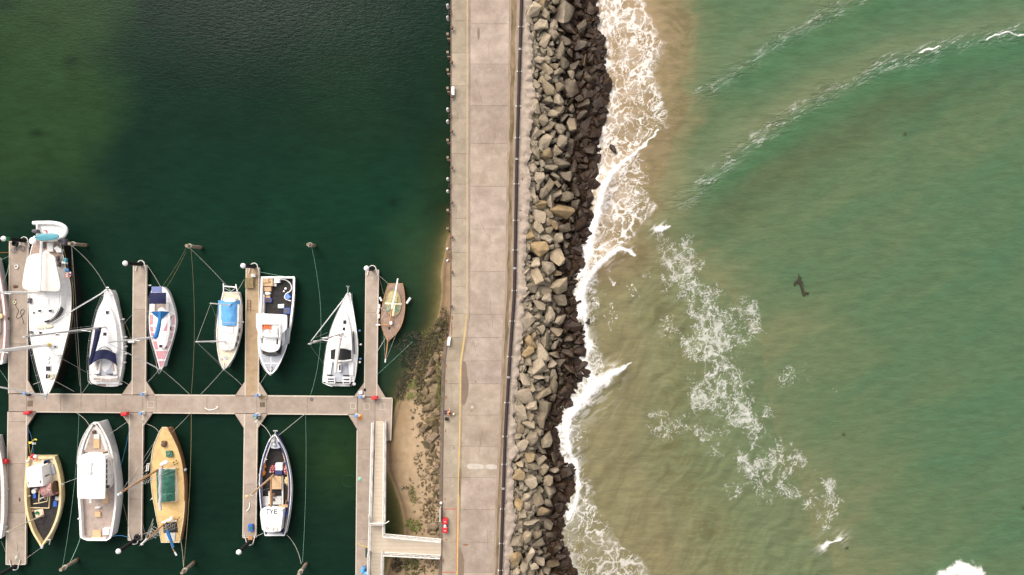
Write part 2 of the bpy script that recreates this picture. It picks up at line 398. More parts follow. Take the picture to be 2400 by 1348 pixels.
# ------------------------------------------------------------------ open sea on the right of the breakwater
def sea_fields(x, y):
    """tint, foam, chop, height of the open sea at picture pixels x, y"""
    wx = (fbm(x / 90, y / 90, 3) - .5) * 60; wy = (fbm(x / 90, y / 90, 13) - .5) * 60
    wx2 = (fbm(x / 22, y / 22, 23, 3) - .5) * 16; wy2 = (fbm(x / 22, y / 22, 33, 3) - .5) * 16
    shore = tab(y, SHORE); outer = tab(y, OUTER); sed = tab(y, SED)
    # ---- water colour: suspended sand near the rocks to green water far out
    dd = x + wx * 1.1 + wx2 * 1.3 - sed
    softw = tab(y, [(-400, 40), (300, 40), (520, 60), (650, 150), (800, 250), (1348, 330), (1800, 330)])
    f = np.where(dd < 0, dd / 190, dd / softw)
    al = (x * .87 - y * .49); ac = (x * .49 + y * .87)
    sw = fbm(al / 300 + wx / 160, ac / 75 + wy / 90, 41, 5)
    fine = fbm(al / 60 + wx2 / 20, ac / 16 + wy2 / 20, 44, 4)
    big = fbm(x / 330, y / 330, 47, 4)
    far = np.clip((x - 1500) / 900, 0, 1)
    out = ss(.4, 1.2, f)
    g = np.clip(f, -.6, 2.1) + (sw - .5) * (.2 + 1.4 * out) + (fine - .5) * (.1 + .5 * out) + (big - .5) * .7 * out + far * .2 + out * .12 + out * .30 * ss(560, 700, y) * ss(1400, 1150, y) + .7 * far * ss(260, 0, y) * out
    g = g + ss(760, 330, y) * out * .10 - ss(700, 1250, y) * out * (1 - far) * .25
    g = np.where(f < .8, g + ss(570, 720, y) * .86 * (1 - out), g)
    tint = blend([(-.6, (.255, .182, .105)), (-.2, (.192, .144, .079)), (.1, (.152, .124, .063)), (.5, (.141, .134, .069)), (1.0, (.113, .123, .061)), (1.6, (.088, .114, .057)), (2.3, (.071, .107, .053)), (3.0, (.058, .104, .053)), (4.0, (.048, .103, .055))], g)
    # sediment plumes: streaky wisps along the boundary
    pl = fbm((x + wx * 2) / 26, (y + wy * 2) / 11, 57, 5)
    pm = np.exp(-((dd + 8) / 42) ** 2) * ss(.46, .64, pl)
    tint = tint * (1 - pm[..., None] * .30) + np.array((.085, .066, .026)) * pm[..., None] * .30
    pm = np.exp(-((dd + 30) / 50) ** 2) * ss(.50, .68, fbm((x - wx) / 24, (y + wy) / 12, 59, 5))
    tint = tint * (1 - pm[..., None] * .35) + np.array((.105, .092, .036)) * pm[..., None] * .35
    st_ = fbm((x * .55 - y * .83 + wx) / 60, (x * .83 + y * .55 + wy) / 12, 58, 4); lo = ss(560, 680, y) * (1 - out)
    tint = tint * (1 + (.5 * (st_ - .5) * lo)[..., None])
    # ---- foam
    inside = ss(-4, 8, x - shore + 12 + wx2 * .9)
    edge = ss(10, -10, x - outer + wx * .5 + wx2 * 2.0)
    zone = inside * edge * ss(1500, 1380, y)
    dens = fbm(x / 60, y / 60, 61, 3)
    near = ss(46, -8, x - shore + wx2 * 2.2) * (.35 + .65 * ss(.38, .6, fbm(x / 50, y / 35, 62, 3)))
    mwx = (fbm(x / 34, y / 34, 63, 4) - .5) * 44; mwy = (fbm(x / 34, y / 34, 65, 4) - .5) * 44
    fwx = (fbm(x / 9, y / 9, 73, 3) - .5) * 9; fwy = (fbm(x / 9, y / 9, 75, 3) - .5) * 9
    def lace(sc, wd, s, k=1.0):
        f1, f2 = worley((x + mwx * k + fwx) / sc, (y + mwy * k + fwy) / (sc * 1.2), s); e = f2 - f1
        return 1 - ss(wd * .05, wd, e)
    def ridge(sc, wd, s):
        r = np.abs(fbm((x + mwx * .5 + fwx) / sc, (y + mwy * .5 + fwy) / sc, s, 3) - .5)
        return 1 - ss(wd * .2, wd, r)
    foam = lace(25, .06 + .24 * ss(.36, .72, dens) + .06 * near, 71) * (.55 + .25 * near + .25 * dens)
    foam = np.maximum(foam, lace(13, .06 + .18 * ss(.4, .7, fbm(x / 40, y / 40, 66, 3)), 81) * ss(.38, .60, fbm(x / 48, y / 48, 67, 3)) * .62)
    foam = np.maximum(foam, ridge(26, .022, 84) * .75); foam = np.maximum(foam, ridge(13, .020, 86) * .5 * ss(.42, .6, dens))
    foam = np.maximum(foam, .14 * ss(.42, .68, fbm(x / 42, y / 42, 69, 4)))
    foam = foam * zone * .92
    foam = np.maximum(foam, zone * ss(.42, .62, fbm(x / 15 + fwx / 9, y / 15 + fwy / 9, 68, 5) + .16 * near - .05) * (.30 + .65 * near) * ss(0, .55, near))
    foam = foam * (1 - .35 * ss(1200, 1290, y) * ss(-25, 30, x - shore))
    hgt = np.zeros_like(x)
    def crest(pts, th, amp=.35, body=22, soft=1.0, side=0):
        nonlocal foam, hgt
        d, t, sgn = dpoly(x + wx2 * .7 + fwx * .35, y + wy2 * .7 + fwy * .35, pts)
        tw = np.interp(t, range(len(pts)), th)
        nz = .6 * fbm(x / 9, y / 9, 91, 4) + .4 * fbm(x / 3.5, y / 3.5, 92, 3)
        c = ss(1.35, .30, d / (tw * (.20 + 1.25 * nz) + 1e-3)) * (tw > .5) * (.72 + .28 * ss(.35, .55, fbm(x / 6, y / 6, 93, 3)))
        foam = np.maximum(foam, c); hgt = hgt + amp * np.exp(-(d / body) ** 2) * np.clip(tw / 8, 0, 1)
        # torn fringe on the seaward side
        fr = ss(.50, .62, fbm((x * .62 + y * .78) / 5, (y * .62 - x * .78) / 26, 97, 3)) * np.exp(-np.clip(d - tw * .5, 0, 99) / (tw * .9 + 2)) * (tw > 4)
        foam = np.maximum(foam, fr * .55 * soft)
    crest([(1545, 308), (1520, 332), (1488, 358), (1460, 384), (1432, 408), (1412, 440), (1405, 470)], [2, 3, 4.5, 6, 8, 10, 10], .35)
    crest([(1412, 430), (1404, 480), (1392, 520), (1383, 560), (1376, 600), (1366, 640)], [9, 12, 14, 14, 13, 11], .35)
    crest([(1486, 600), (1474, 588), (1452, 585), (1428, 597), (1402, 620), (1380, 645), (1364, 668), (1360, 700), (1356, 740)], [3, 5, 7, 7, 7.5, 10, 15, 18, 13], .4)
    crest([(1362, 690), (1366, 720), (1372, 760), (1378, 800), (1372, 845), (1380, 880)], [13, 14, 5, 7, 9, 13], .25)
    crest([(1478, 852), (1455, 864), (1430, 878), (1405, 896), (1378, 920), (1352, 948), (1332, 975), (1322, 1010), (1334, 1050)], [2, 8, 13, 17, 21, 21, 16, 12, 8], .45)
    crest([(1318, 980), (1325, 1030), (1345, 1075), (1356, 1120), (1350, 1170), (1335, 1215)], [10, 10, 9, 7, 9, 8], .2)
    crest([(1534, 541), (1548, 536), (1570, 533)], [6, 7, 2], .2)
    crest([(1928, 1283), (1940, 1272), (1952, 1270), (1968, 1262)], [6, 7, 2, 6], .2)
    crest([(2210, 1350), (2235, 1334), (2262, 1330), (2290, 1345), (2250, 1352)], [16, 18, 20, 18, 22], .35, soft=.0)
    crest([(2150, 124), (2168, 117), (2185, 113), (2200, 114)], [1.6, 3.6, 2.4, 1], .1, soft=0)
    crest([(2304, 94), (2318, 85), (2340, 79), (2362, 79), (2382, 84), (2402, 80)], [1, 2.0, 2.2, 1.6, 1.2, 1.8], .1, soft=0)
    # floating net of foam further out
    blobs = [(1552, 560, 22, .6), (1565, 585, 26, .7), (1590, 600, 34, 1), (1612, 618, 24, .9), (1585, 648, 28, .7), (1600, 670, 26, .9), (1625, 672, 18, .9), (1550, 655, 24, .5), (1640, 700, 26, .9), (1668, 705, 26, .9), (1650, 735, 32, 1.1), (1672, 760, 32, 1.2), (1630, 750, 26, .9), (1622, 800, 34, .85), (1662, 790, 30, .9), (1690, 800, 26, .8), (1655, 840, 30, 1.0), (1690, 850, 24, .8), (1745, 730, 26, .75), (1760, 765, 24, .75), (1735, 790, 24, .6), (1580, 760, 34, .5), (1560, 800, 26, .4),
             (1720, 880, 22, .5), (1640, 925, 26, 1), (1680, 935, 30, 1.2), (1720, 905, 26, 1.1), (1745, 915, 24, .9), (1735, 950, 28, .9), (1700, 955, 24, .8), (1755, 975, 22, 1.0), (1765, 1010, 20, .8), (1800, 975, 20, .55), (1540, 985, 26, .55), (1600, 998, 26, .65), (1640, 1020, 18, .65), (1560, 1030, 24, .42), (1680, 1060, 24, .55), (1745, 1075, 24, .85), (1790, 1090, 24, .95), (1760, 1110, 22, .85), (1840, 1095, 24, .85), (1875, 1085, 22, .85), (1715, 1138, 20, .65), (1790, 1155, 22, .75), (1850, 1145, 22, .65), (1930, 1130, 20, .85), (1945, 1165, 20, .85), (1905, 1180, 20, .75), (1938, 1212, 18, .85), (1965, 915, 20, .45), (1860, 880, 34, .42), (1690, 1000, 40, .4), (1830, 1050, 40, .4), (1640, 880, 40, .45)]
    mk = np.zeros_like(x)
    bwx, bwy = x + mwx * 1.1 + wx2 * 1.5, y + mwy * 1.1 + wy2 * 1.5
    for bx, by, r, a_ in blobs: mk = np.maximum(mk, a_ * np.exp(-(((bwx - bx) ** 2 + (bwy - by) ** 2) / (r * 1.25) ** 2)))
    mk = mk * np.clip(-.28 + 2.25 * fbm(x / 26, y / 26, 101, 5), 0, 1.35)
    q1, q2 = worley((x + mwx * 1.0 + fwx * 1.1) / 24, (y + mwy * 1.0 + fwy * 1.1) / 24, 103); e1 = q2 - q1
    net = (1 - ss(.01, .03 + .25 * np.clip(mk - .26, 0, 1) ** 1.2, e1)) * ss(.20, .40, mk)
    q1, q2 = worley((x + mwx * .4 + fwx * 1.5) / 9, (y + mwy * .4 + fwy * 1.5) / 9, 107)
    net2 = (1 - ss(.01, .03 + .22 * np.clip(mk - .35, 0, 1), q2 - q1)) * ss(.42, .70, mk)
    core = ss(.66, .98, mk) * ss(.42, .58, fbm(x / 11 + fwx / 6, y / 11 + fwy / 6, 109, 4))
    wis = np.maximum(ridge(24, .020, 112), ridge(12, .022, 116) * .8) * ss(.18, .38, mk)
    foam = np.maximum(foam, np.maximum(np.maximum(net, net2 * .6), np.maximum(core * .75, np.maximum(wis * .8, .10 * ss(.35, .8, mk)))) * .47)
    # streaks drawn out behind the bore
    reg = np.exp(-((x - 1450) / 55) ** 2 - ((y - 690) / 75) ** 2) + np.exp(-((x - 1415) / 28) ** 2 - ((y - 730) / 45) ** 2)
    u = (x * .90 - y * .43) + wx2 * .6; v = (x * .43 + y * .90)
    sn = np.abs(fbm(u / 13, v / 75, 121, 3) - .5)
    foam = np.maximum(foam, (1 - ss(.004, .020, sn)) * ss(.35, .75, reg) * ss(.42, .60, fbm(x / 20, y / 20, 123, 3)) * .7)
    # ---- swell, and the two long ruffled crests
    c1 = [(1560, 520), (1650, 425), (1760, 335), (1880, 255), (1990, 190), (2090, 150), (2200, 112), (2320, 88), (2480, 68)]
    c2 = [(1600, 250), (1680, 190), (1790, 120), (1900, 55), (2010, -10), (2100, -60)]
    chop = np.zeros_like(x)
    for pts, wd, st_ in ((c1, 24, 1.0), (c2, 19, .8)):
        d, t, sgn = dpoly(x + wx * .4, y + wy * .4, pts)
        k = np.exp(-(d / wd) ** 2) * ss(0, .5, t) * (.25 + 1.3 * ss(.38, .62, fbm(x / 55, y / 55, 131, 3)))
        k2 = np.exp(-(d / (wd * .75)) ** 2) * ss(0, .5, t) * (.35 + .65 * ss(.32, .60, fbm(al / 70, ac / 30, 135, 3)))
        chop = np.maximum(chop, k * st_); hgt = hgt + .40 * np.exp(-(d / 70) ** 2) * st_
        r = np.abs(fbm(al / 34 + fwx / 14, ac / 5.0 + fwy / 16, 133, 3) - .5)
        fl = (1 - ss(.0, .085, r)) * ss(.05, .6, k2) * (.10 + .20 * ss(.42, .62, fbm(al / 26, ac / 7, 137, 2))) * st_  # glints along the crest, painted in as pale streaks of the foam layer
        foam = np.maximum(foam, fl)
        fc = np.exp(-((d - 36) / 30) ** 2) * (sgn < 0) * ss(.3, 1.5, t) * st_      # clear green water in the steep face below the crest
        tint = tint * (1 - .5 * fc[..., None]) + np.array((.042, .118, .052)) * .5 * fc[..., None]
        sb = np.exp(-((d - 30) / 30) ** 2) * (sgn > 0) * ss(.3, 1.5, t) * st_      # paler, sandy tint in a band behind it
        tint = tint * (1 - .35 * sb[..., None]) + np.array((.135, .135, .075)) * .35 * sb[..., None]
    d, t, sgn = dpoly(x + wx, y + wy, c1)
    tr = np.exp(-((d - 105) / 45) ** 2) * (sgn < 0) * ss(0, 1, t) * ss(8, 5, t)      # darker, greyer tint in the trough ahead of the swell
    tint = tint * (1 - tr[..., None] * np.array((.10, .17, .19)))
    hgt = hgt + .10 * (sw - .5) * ss(.8, 1.6, f)
    foam = np.clip(foam, 0, 1); hgt = hgt + foam * .06 * fbm(x / 7, y / 7, 141, 2)
    return tint, foam, np.clip(chop, 0, 1), hgt
def make_sea():
    xs = np.concatenate([np.arange(1.0, 38.0, .085), np.arange(38.0, 64, .13)]); tail = []; st = .13; x = xs[-1]
    while x < 2500: st *= 1.4; x += st; tail.append(x)
    xs = np.concatenate([xs, tail])
    ys = axis(-36.0, 36.0, .085, (-2500, 2500), 1.4)
    XX, YY = np.meshgrid(xs, ys)
    x = np.clip(1200 + XX * S, 0, 2900); y = np.clip(674 - YY * S, -400, 1750)
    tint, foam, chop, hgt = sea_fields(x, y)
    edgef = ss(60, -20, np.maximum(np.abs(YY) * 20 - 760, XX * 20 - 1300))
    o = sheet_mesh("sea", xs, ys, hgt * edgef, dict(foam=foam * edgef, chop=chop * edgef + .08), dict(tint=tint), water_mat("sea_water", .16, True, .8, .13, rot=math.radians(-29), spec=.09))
    tag(o, "turbid green sea with sandy surf and lacy white foam", "sea", None, "structure")
make_sea()

# ------------------------------------------------------------------ harbour basin, its sand beach and the water over it
WL = [(-400, 1150), (300, 1120), (450, 1095), (520, 1072), (560, 1050), (620, 1038), (700, 1034), (760, 1024), (800, 1000), (850, 975), (900, 955), (950, 930), (1000, 917), (1050, 908), (1100, 910), (1140, 925), (1180, 940), (1230, 950), (1270, 948), (1310, 915), (1348, 905), (1500, 900), (1750, 900)]
def bed_height(x, y):
    d = x - tab(y, WL)
    n = (fbm(x / 40, y / 40, 201, 4) - .5)
    return np.where(d > 0, d * .0095, d * .0105) + n * .10 * np.clip(1 - np.abs(d) / 150, .1, 1)
def make_harbour():
    xs = axis(-62.0, .6, .22, (-2500, .6), 1.4); xs = xs[xs <= .61]
    ys = axis(-36.0, 36.0, .22, (-2500, 2500), 1.4)
    XX, YY = np.meshgrid(xs, ys); x = 1200 + XX * S; y = np.clip(674 - YY * S, -400, 1750)
    wx = (fbm(x / 130, y / 130, 203) - .5) * 140; wy = (fbm(x / 130, y / 130, 213) - .5) * 140
    dark = np.array((.0050, .0170, .0102)); green = np.array((.0185, .0400, .0130)); tealc = np.array((.0045, .0240, .0125)); blk = np.array((.0040, .0095, .0055))
    X, Y = x + wx * .5, y + wy * .5
    def gb(cx, cy, rx, ry, p=1.0): return np.exp(-(((X - cx) / rx) ** 2 + ((Y - cy) / ry) ** 2) ** p)
    c = np.broadcast_to(dark, x.shape + (3,)).copy()
    def mixc(m, col):
        nonlocal c
        c = c * (1 - m[..., None]) + col * m[..., None]
    mixc(np.clip(gb(600, -20, 420, 260), 0, 1) * .55, blk)
    pt = ss(330, 170, X + .12 * Y - 30 + wx * .5) * ss(-80, 60, X + 40) * ss(520, 340, Y - .35 * np.abs(X - 130)) * ss(-120, 60, Y + (X - 40) * .6)
    mixc(pt * .75, green)
    mixc(gb(820, 320, 130, 260) * .50, np.array((.0080, .0220, .0085)))
    mixc(gb(930, 500, 170, 120) * .75, tealc)
    mixc(gb(640, 480, 300, 150) * .50, tealc); mixc(gb(500, 740, 420, 160) * .30, tealc)
    mixc(gb(1060, 420, 60, 260) * .55, np.array((.0120, .0240, .0085)))
    mixc(gb(1000, 620, 70, 130) * .65, np.array((.024, .052, .022)))
    mixc(gb(920, 860, 60, 120) * .6, np.array((.022, .045, .024)))
    mixc(gb(780, 1060, 90, 110) * .65, np.array((.016, .034, .010)))
    mixc(gb(930, 1230, 60, 60) * .5, np.array((.022, .030, .008)))
    mixc(gb(200, 840, 420, 120) * .45, blk); mixc(gb(230, 1130, 320, 200) * .35, blk)
    spots = gb(925, 475, 13, 13) + gb(175, 135, 18, 12) + gb(80, 318, 14, 8) + gb(860, 195, 1, 1)
    mixc(np.clip(spots, 0, 1) * .6, blk)
    c = c * (.9 + .25 * fbm(x / 60, y / 60, 221, 4))[..., None]
    chop = .06 + .5 * gb(700, 0, 380, 150) + .10 * gb(900, 250, 250, 250) + .07 * gb(100, 180, 250, 250) + .05 * gb(780, 1100, 200, 200)
    z = bed_height(x, y); depth = np.clip(-z, 0, 50)
    opac = 1 - np.exp(-depth / .36) * .97
    opac = np.where(z > .05, 0.03, opac); opac = np.maximum(opac, ss(-44, -51, YY)); opac = np.maximum(opac, ss(7, 11, YY))
    o = sheet_mesh("harbour_water", xs, ys, np.zeros_like(x), dict(chop=chop, opac=opac), dict(tint=c), water_mat("harbour_surface", .05, False, .40, .04, True, rot=math.radians(38), spec=.020, nsc=2.8, gl=.07))
    tag(o, "dark green still harbour water with a paler sandy shoal", "harbour", None, "structure")
    # sand
    xs = np.arange(-24, -6.0, .12); ys = np.arange(-54, 12, .12)
    XX, YY = np.meshgrid(xs, ys); x = 1200 + XX * S; y = 674 - YY * S
    z = np.maximum(bed_height(x, y), -3.0) + .015 * fbm(x / 5, y / 5, 231, 3)
    # little tide lines along the water's edge
    d = x - tab(y, WL); z = z + .018 * np.sin(d / 5.5 + 3 * fbm(x / 60, y / 60, 233, 3)) * np.exp(-((d - 20) / 40) ** 2)
    wetn = fbm(x / 25, y / 25, 235, 4)
    dry = ss(4, 60, d + (wetn - .5) * 50)
    col = np.array((.225, .150, .083)) * (1 - dry[..., None]) + np.array((.325, .230, .140)) * dry[..., None]
    line = np.exp(-((d - 6) / 4) ** 2); col = col * (1 - .35 * line[..., None])
    col = col * (.84 + .32 * fbm(x / 9, y / 9, 237, 4))[..., None]
    m = bpy.data.materials.new("beach_sand"); m.use_nodes = True; t = m.node_tree
    at = t.nodes.new("ShaderNodeAttribute"); at.attribute_name = "tint"; b = t.nodes["Principled BSDF"]; b.inputs["Roughness"].default_value = .9; b.inputs["Specular IOR Level"].default_value = .15
    t.links.new(at.outputs["Color"], b.inputs["Base Color"])
    o = sheet_mesh("sand_beach", xs, ys, z, {}, dict(tint=col), m)
    tag(o, "small strip of pale brown sand between pontoon and pier wall", "beach", None, "structure")
make_harbour()
# ------------------------------------------------------------------ concrete pier on the breakwater
ZP = 3.0
PL = [(-900, 1056), (0, 1057.5), (340, 1057), (680, 1057), (735, 1056.5), (791, 1051), (836, 1044), (957, 1040), (1100, 1037.5), (1348, 1035), (2300, 1025)]     # left edge
PY = [(-900, 1095), (0, 1095), (680, 1094.5), (735, 1094), (800, 1087), (846, 1080), (957, 1078.5), (1348, 1071), (2300, 1055)]                      # yellow line
PJ = [(-900, 1102), (0, 1102), (735, 1101), (800, 1094), (846, 1087), (957, 1083), (1348, 1076), (2300, 1060)]
PR = [(-900, 1204), (0, 1197), (340, 1192), (690, 1187), (735, 1183), (1000, 1173), (1165, 1165), (1348, 1159), (2300, 1120)]     # right edge of slabs
PP = [(-900, 1252), (0, 1222.5), (340, 1212), (690, 1205.5), (850, 1194), (1020, 1184), (1348, 1173), (2300, 1135)]                # pipe
PC = [(-900, 1270), (0, 1232), (60, 1236), (100, 1240), (200, 1246), (260, 1243), (330, 1238), (400, 1238), (450, 1232), (520, 1228), (600, 1226), (660, 1222), (740, 1218), (800, 1212), (880, 1206), (950, 1204), (1020, 1202), (1100, 1198), (1200, 1196), (1348, 1190), (2300, 1150)]  # rock crest
def strip(mb, ta, tb, y0, y1, z, step=24, oa=0, ob=0, th=None):
    n = max(1, int((y1 - y0) / step)); ys = [y0 + (y1 - y0) * i / n for i in range(n + 1)]
    a = [(interp(ta, y) + oa, y) for y in ys]; b = [(interp(tb, y) + ob, y) for y in ys]
    if th is None:
        mb.grid(lambda u, v: P(*((a if u < .5 else b)[round(v * n)]), z), 1, n)
    else:
        mb.prism(a + b[::-1], z - th, z)
pier = thing("pier", "long concrete pier running top to bottom between harbour and boulder slope", "pier", P(1130, 674, 0))
m = MB(); ys = [-900, -300, 0, 340, 680, 735, 791, 836, 957, 1100, 1348, 1700, 2300]
m.prism([(interp(PL, y) - 1.2, y) for y in ys] + [(interp(PC, y) - 8, y) for y in ys[::-1]], -6, ZP - .05)
m.build("body", M["wallface"], pier)
LJ = [-900, -300, -60, 49, 124, 201, 277, 359.6, 431.6, 512, 592, 672, 735, 791, 846, 899, 972, 1045, 1119, 1193.5, 1270.5, 1342, 1420, 1800, 2300]
RJ = [-900, -320, -40, 56, 150, 248, 337, 437, 537, 636, 737, 791, 846, 899.5, 973, 1046, 1119, 1194, 1271, 1342, 1430, 1800, 2300]
rs = random.Random(3)
for T, a, b, oa, ob in ((LJ, PL, PJ, .9, -2.6), (RJ, PJ, PR, .6, 0)):
    for i in range(len(T) - 1):
        mb = MB(); strip(mb, a, b, T[i] + .25, T[i + 1] - .25, ZP, 30, oa, ob, .05)
        o = mb.build("deck_slab", M["pier"], pier); k = rs.uniform(.90, 1.06) * (0.95 if a is PL else 1.0)
        o.color = (k, k * rs.uniform(.975, 1.0) * (1.02 if a is PL else 1), k * rs.uniform(.95, 1.0) * (.95 if a is PL else 1), 1)
m = MB(); strip(m, PJ, PJ, -900, 2300, ZP - .004, 30, -2.2, .2, .04); m.build("expansion_joint", M["kerb"], pier)
m = MB(); strip(m, PY, PY, -200, 735, ZP + .004, 20, -1.2, 1.2, .003); m.build("faded_line", M["yfaded"], pier)
m = MB(); strip(m, PY, PY, 735, 1600, ZP + .004, 10, -1.9, 1.9, .003); m.build("yellow_line", M["yline"], pier)
m = MB()
for a in (rc(1040, 1192, 1071, 1194.6), rc(1068.4, 1195, 1070.4, 1340), rc(1036, 1340.5, 1069.5, 1343)): m.prism(a, ZP + .002, ZP + .006)
m.build("red_line", M["rline"], pier)
m = MB(); m.prism(chaikin([(1094, 1087), (1112, 1086.5), (1133, 1088), (1135, 1099), (1112, 1100), (1095, 1099)]), ZP + .001, ZP + .004); m.prism(chaikin([(1137, 1088), (1164, 1088.5), (1166, 1100), (1138, 1100)]), ZP + .001, ZP + .004)
m.build("white_patch", M["wpatch"], pier)
m = MB()
m.prism(chaikin([(1082, 847), (1091, 847), (1094, 862), (1095, 880), (1099, 895), (1098, 915), (1096, 932), (1090, 949), (1084, 950), (1081, 940), (1081, 900)], 2), ZP + .001, ZP + .004)
m.prism(chaikin([(1077, 1092), (1083, 1105), (1081, 1130), (1080, 1165), (1075.5, 1165), (1076, 1130)], 2), ZP + .001, ZP + .004)
m.prism(chaikin([(1074.5, 1278), (1080, 1285), (1088, 1312), (1087, 1348), (1085, 1380), (1073, 1380)], 2), ZP + .001, ZP + .004)
m.prism(chaikin([(1118, 66), (1124, 64), (1125, 80), (1123, 94), (1119, 92)], 2), ZP + .001, ZP + .004)
m.build("damp_stain", M["wet"], pier)
m = MB()
for (x, y, rx, ry) in ((1045, 858, 1.8, 4), (1044.5, 894, 1.8, 3.5), (1044, 932, 2.2, 4.5), (1043, 1010, 1.5, 4), (1058.5, 745, 2.4, 6), (1057, 770, 2, 18), (1104, 963, 2.5, 1.6), (1113, 895, 1.6, 3), (1090, 1277, 7, 2.5), (1045, 1265, 2.5, 2), (1063, 1050, 1.5, 4), (1042, 1170, 1.5, 3), (1037, 1315, 2, 6)):
    m.prism([(a + rs.uniform(-.4, .4), b + rs.uniform(-.4, .4)) for a, b in ell(x + 1.5, y, rx, ry, 12)], ZP + .001, ZP + .0045)
m.build("rust_stain", M["umber"], pier)
m = MB(); kc = random.Random(9)
for (x, y, a, L_) in ((1115, 185, 80, 60), (1160, 300, 100, 70), (1125, 520, 60, 50), (1150, 700, 95, 70), (1108, 800, 75, 40), (1130, 1010, 100, 60), (1095, 1262, 15, 45), (1140, 1230, 85, 60), (1072, 480, 95, 50), (1066, 250, 88, 40), (1055, 900, 85, 45), (1150, 90, 100, 40)):
    t_ = math.radians(a); p = [(x, y)]
    for _ in range(int(L_ / 4)): t_ += kc.uniform(-.4, .4) * .8; t_ += (math.radians(a) - t_) * .3; p.append((p[-1][0] + 4 * math.cos(t_), p[-1][1] + 4 * math.sin(t_)))
    m.tube([P(u, v, ZP - .002) for u, v in p], .013, 4)
m.build("hairline_cracks", M["joint"], pier)
m = MB(); m.prism(ell(1106.5, 954.5, 3.4, 3.4, 16), ZP + .001, ZP + .012); m.build("manhole_cover", M["wpatch"], pier)
# gutter, kerb, edge coping
m = MB(); strip(m, PR, PP, -900, 2300, ZP - .03, 12, .4, -3.0, .05); m.build("gutter", M["moss"], pier)
m = MB()
n = 120
def kr(u, v):
    y = -120 + 1640 * v; a = interp(PR, y); b = interp(PP, y); w_ = (b - a)
    q = .52 + .16 * math.sin(y * .05) * .4 + .10 * mnoise.noise((y * .06, 3, 0))
    return P(a + w_ * q + (b - 3 - a - w_ * q) * u, y, ZP + .02 + .03 * mnoise.noise((y * .09, u * 2, 1)))
m.grid(kr, 3, 400); m.build("pipe_kerb", M["kerb"], pier, True)
m = MB()
def ap(u, v):
    y = -120 + 1640 * v; a = interp(PR, y)
    return P(a - 3.5 + (5.5 + 3 * mnoise.noise((y * .03, 9, 0))) * u, y, ZP + .003 + .006 * (u > .5))
m.grid(ap, 2, 300); m.build("slab_haunch", M["kerb"], pier, True)
m = MB()
def mo(u, v):
    y = -160 + 1720 * v; a = interp(PP, y) - 4; b = interp(PC, y) + 7 + 9 * mnoise.noise((y * .035, 1.5, 0)) + 5 * mnoise.noise((y * .12, 5.5, 0))
    x = a + (b - a) * u
    z = ZP + .02 - .9 * max(0, u - .72) ** 1.2 + (.05 + .2 * u) * mnoise.noise((x * .07, y * .07, 0)) + .10 * u * mnoise.noise((x * .25, y * .25, 4))
    return P(x, y, z)
m.grid(mo, 10, 620); m.build("mortar_strip", M["mortar"], pier, True)
m = MB(); strip(m, PL, PL, -900, 2300, ZP + .05, 30, -1.6, .6, .15); m.build("edge_rail", M["rust"], pier)
# stone upstand beside the beach
m = MB()
def us(u, v):
    y = 800 + 760 * v; a = interp(PL, y)
    return P(a - 7.5 + 6 * u, y, 2.2 + .8 * u + .1 * mnoise.noise((y * .2, u * 4, 0)))
m.grid(us, 4, 200); m.build("stone_batter", M["wallface"], pier, True)

# pipe lying along the pier
pp_ = thing("water_pipe", "dark brown pipe running the full length of the pier's right edge", "pipe", P(1200, 674, ZP))
m = MB(); m.tube([P(interp(PP, y), y, ZP + .22) for y in range(-400, 1800, 20)],   .18, 12); m.build("pipe_run", M["pipe"], pp_, True)
for y in (63, 167.5, 249, 323, 431, 516.7, 586, 681, 752.7, 836, 944, 1023, 1088.5, 1193, 1274, 1337):
    m = MB(); x = interp(PP, y)
    for s in (-1, 1): m.box(P(x + s * 5.1, y, ZP + .09), (.10, .16, .18))
    m.tube([P(x - 5.1, y, ZP + .1), P(x - 3.4, y, ZP + .3), P(x, y, ZP + .39), P(x + 3.4, y, ZP + .3), P(x + 5.1, y, ZP + .1)], .022, 5)
    m.build("saddle_clamp", M["whitemetal"], pp_)
for y in (115.6, 373, 629, 884, 1144.5):
    m = MB(); x = interp(PP, y)
    for d in (-1.3, 1.3): m.tube([P(x, y + d - .55, ZP + .22), P(x, y + d + .55, ZP + .22)], .19, 12)
    m.build("joint_collar", M["galv"], pp_)

# bollards
bl = None
for i, (x, y, lab) in enumerate([(1059.7, 68, "rusty domed bollard topmost along the pier edge"), (1059, 148.6, "rusty bollard between the topmost bollard and the one beside the white box"), (1060, 228, "rusty bollard directly below the white box on the pier edge"),
        (1059.5, 309.6, "reddest bollard, just below the second pair of white pier fenders"), (1059.5, 394.5, "dark bollard just above the third pair of white pier fenders"), (1059.5, 476, "dark bollard just below the third pair of white pier fenders"),
        (1059.5, 556.5, "dark bollard just above the lowest pair of pier fenders"), (1059.5, 638, "dark bollard below the lowest pair of white pier fenders"), (1058, 718, "lowest bollard, at the point where the pier edge bends")]):
    if bl is None:
        bl = t = thing("bollard", lab, "bollard", P(x, y, ZP), "bollards along the pier edge")
        m = MB(); m.prism(ell(x + .6, y + 1.6, 4.4, 4.4, 18), ZP, ZP + .03); m.build("base_plate", M["wpatch"], t)
        m = MB(); c = P(x, y, ZP + .02); m.lathe(c, [(.12, 0), (.11, .25), (.19, .32), (.20, .42), (.15, .50), (.05, .53)], 14); m.build("head", M["rust"], t, True)
        par = list(t.children)
    else:
        t = thing("bollard", lab, "bollard", P(x, y, ZP), "bollards along the pier edge")
        for ch in par:
            q = ch.copy(); COL.objects.link(q); q.parent = t
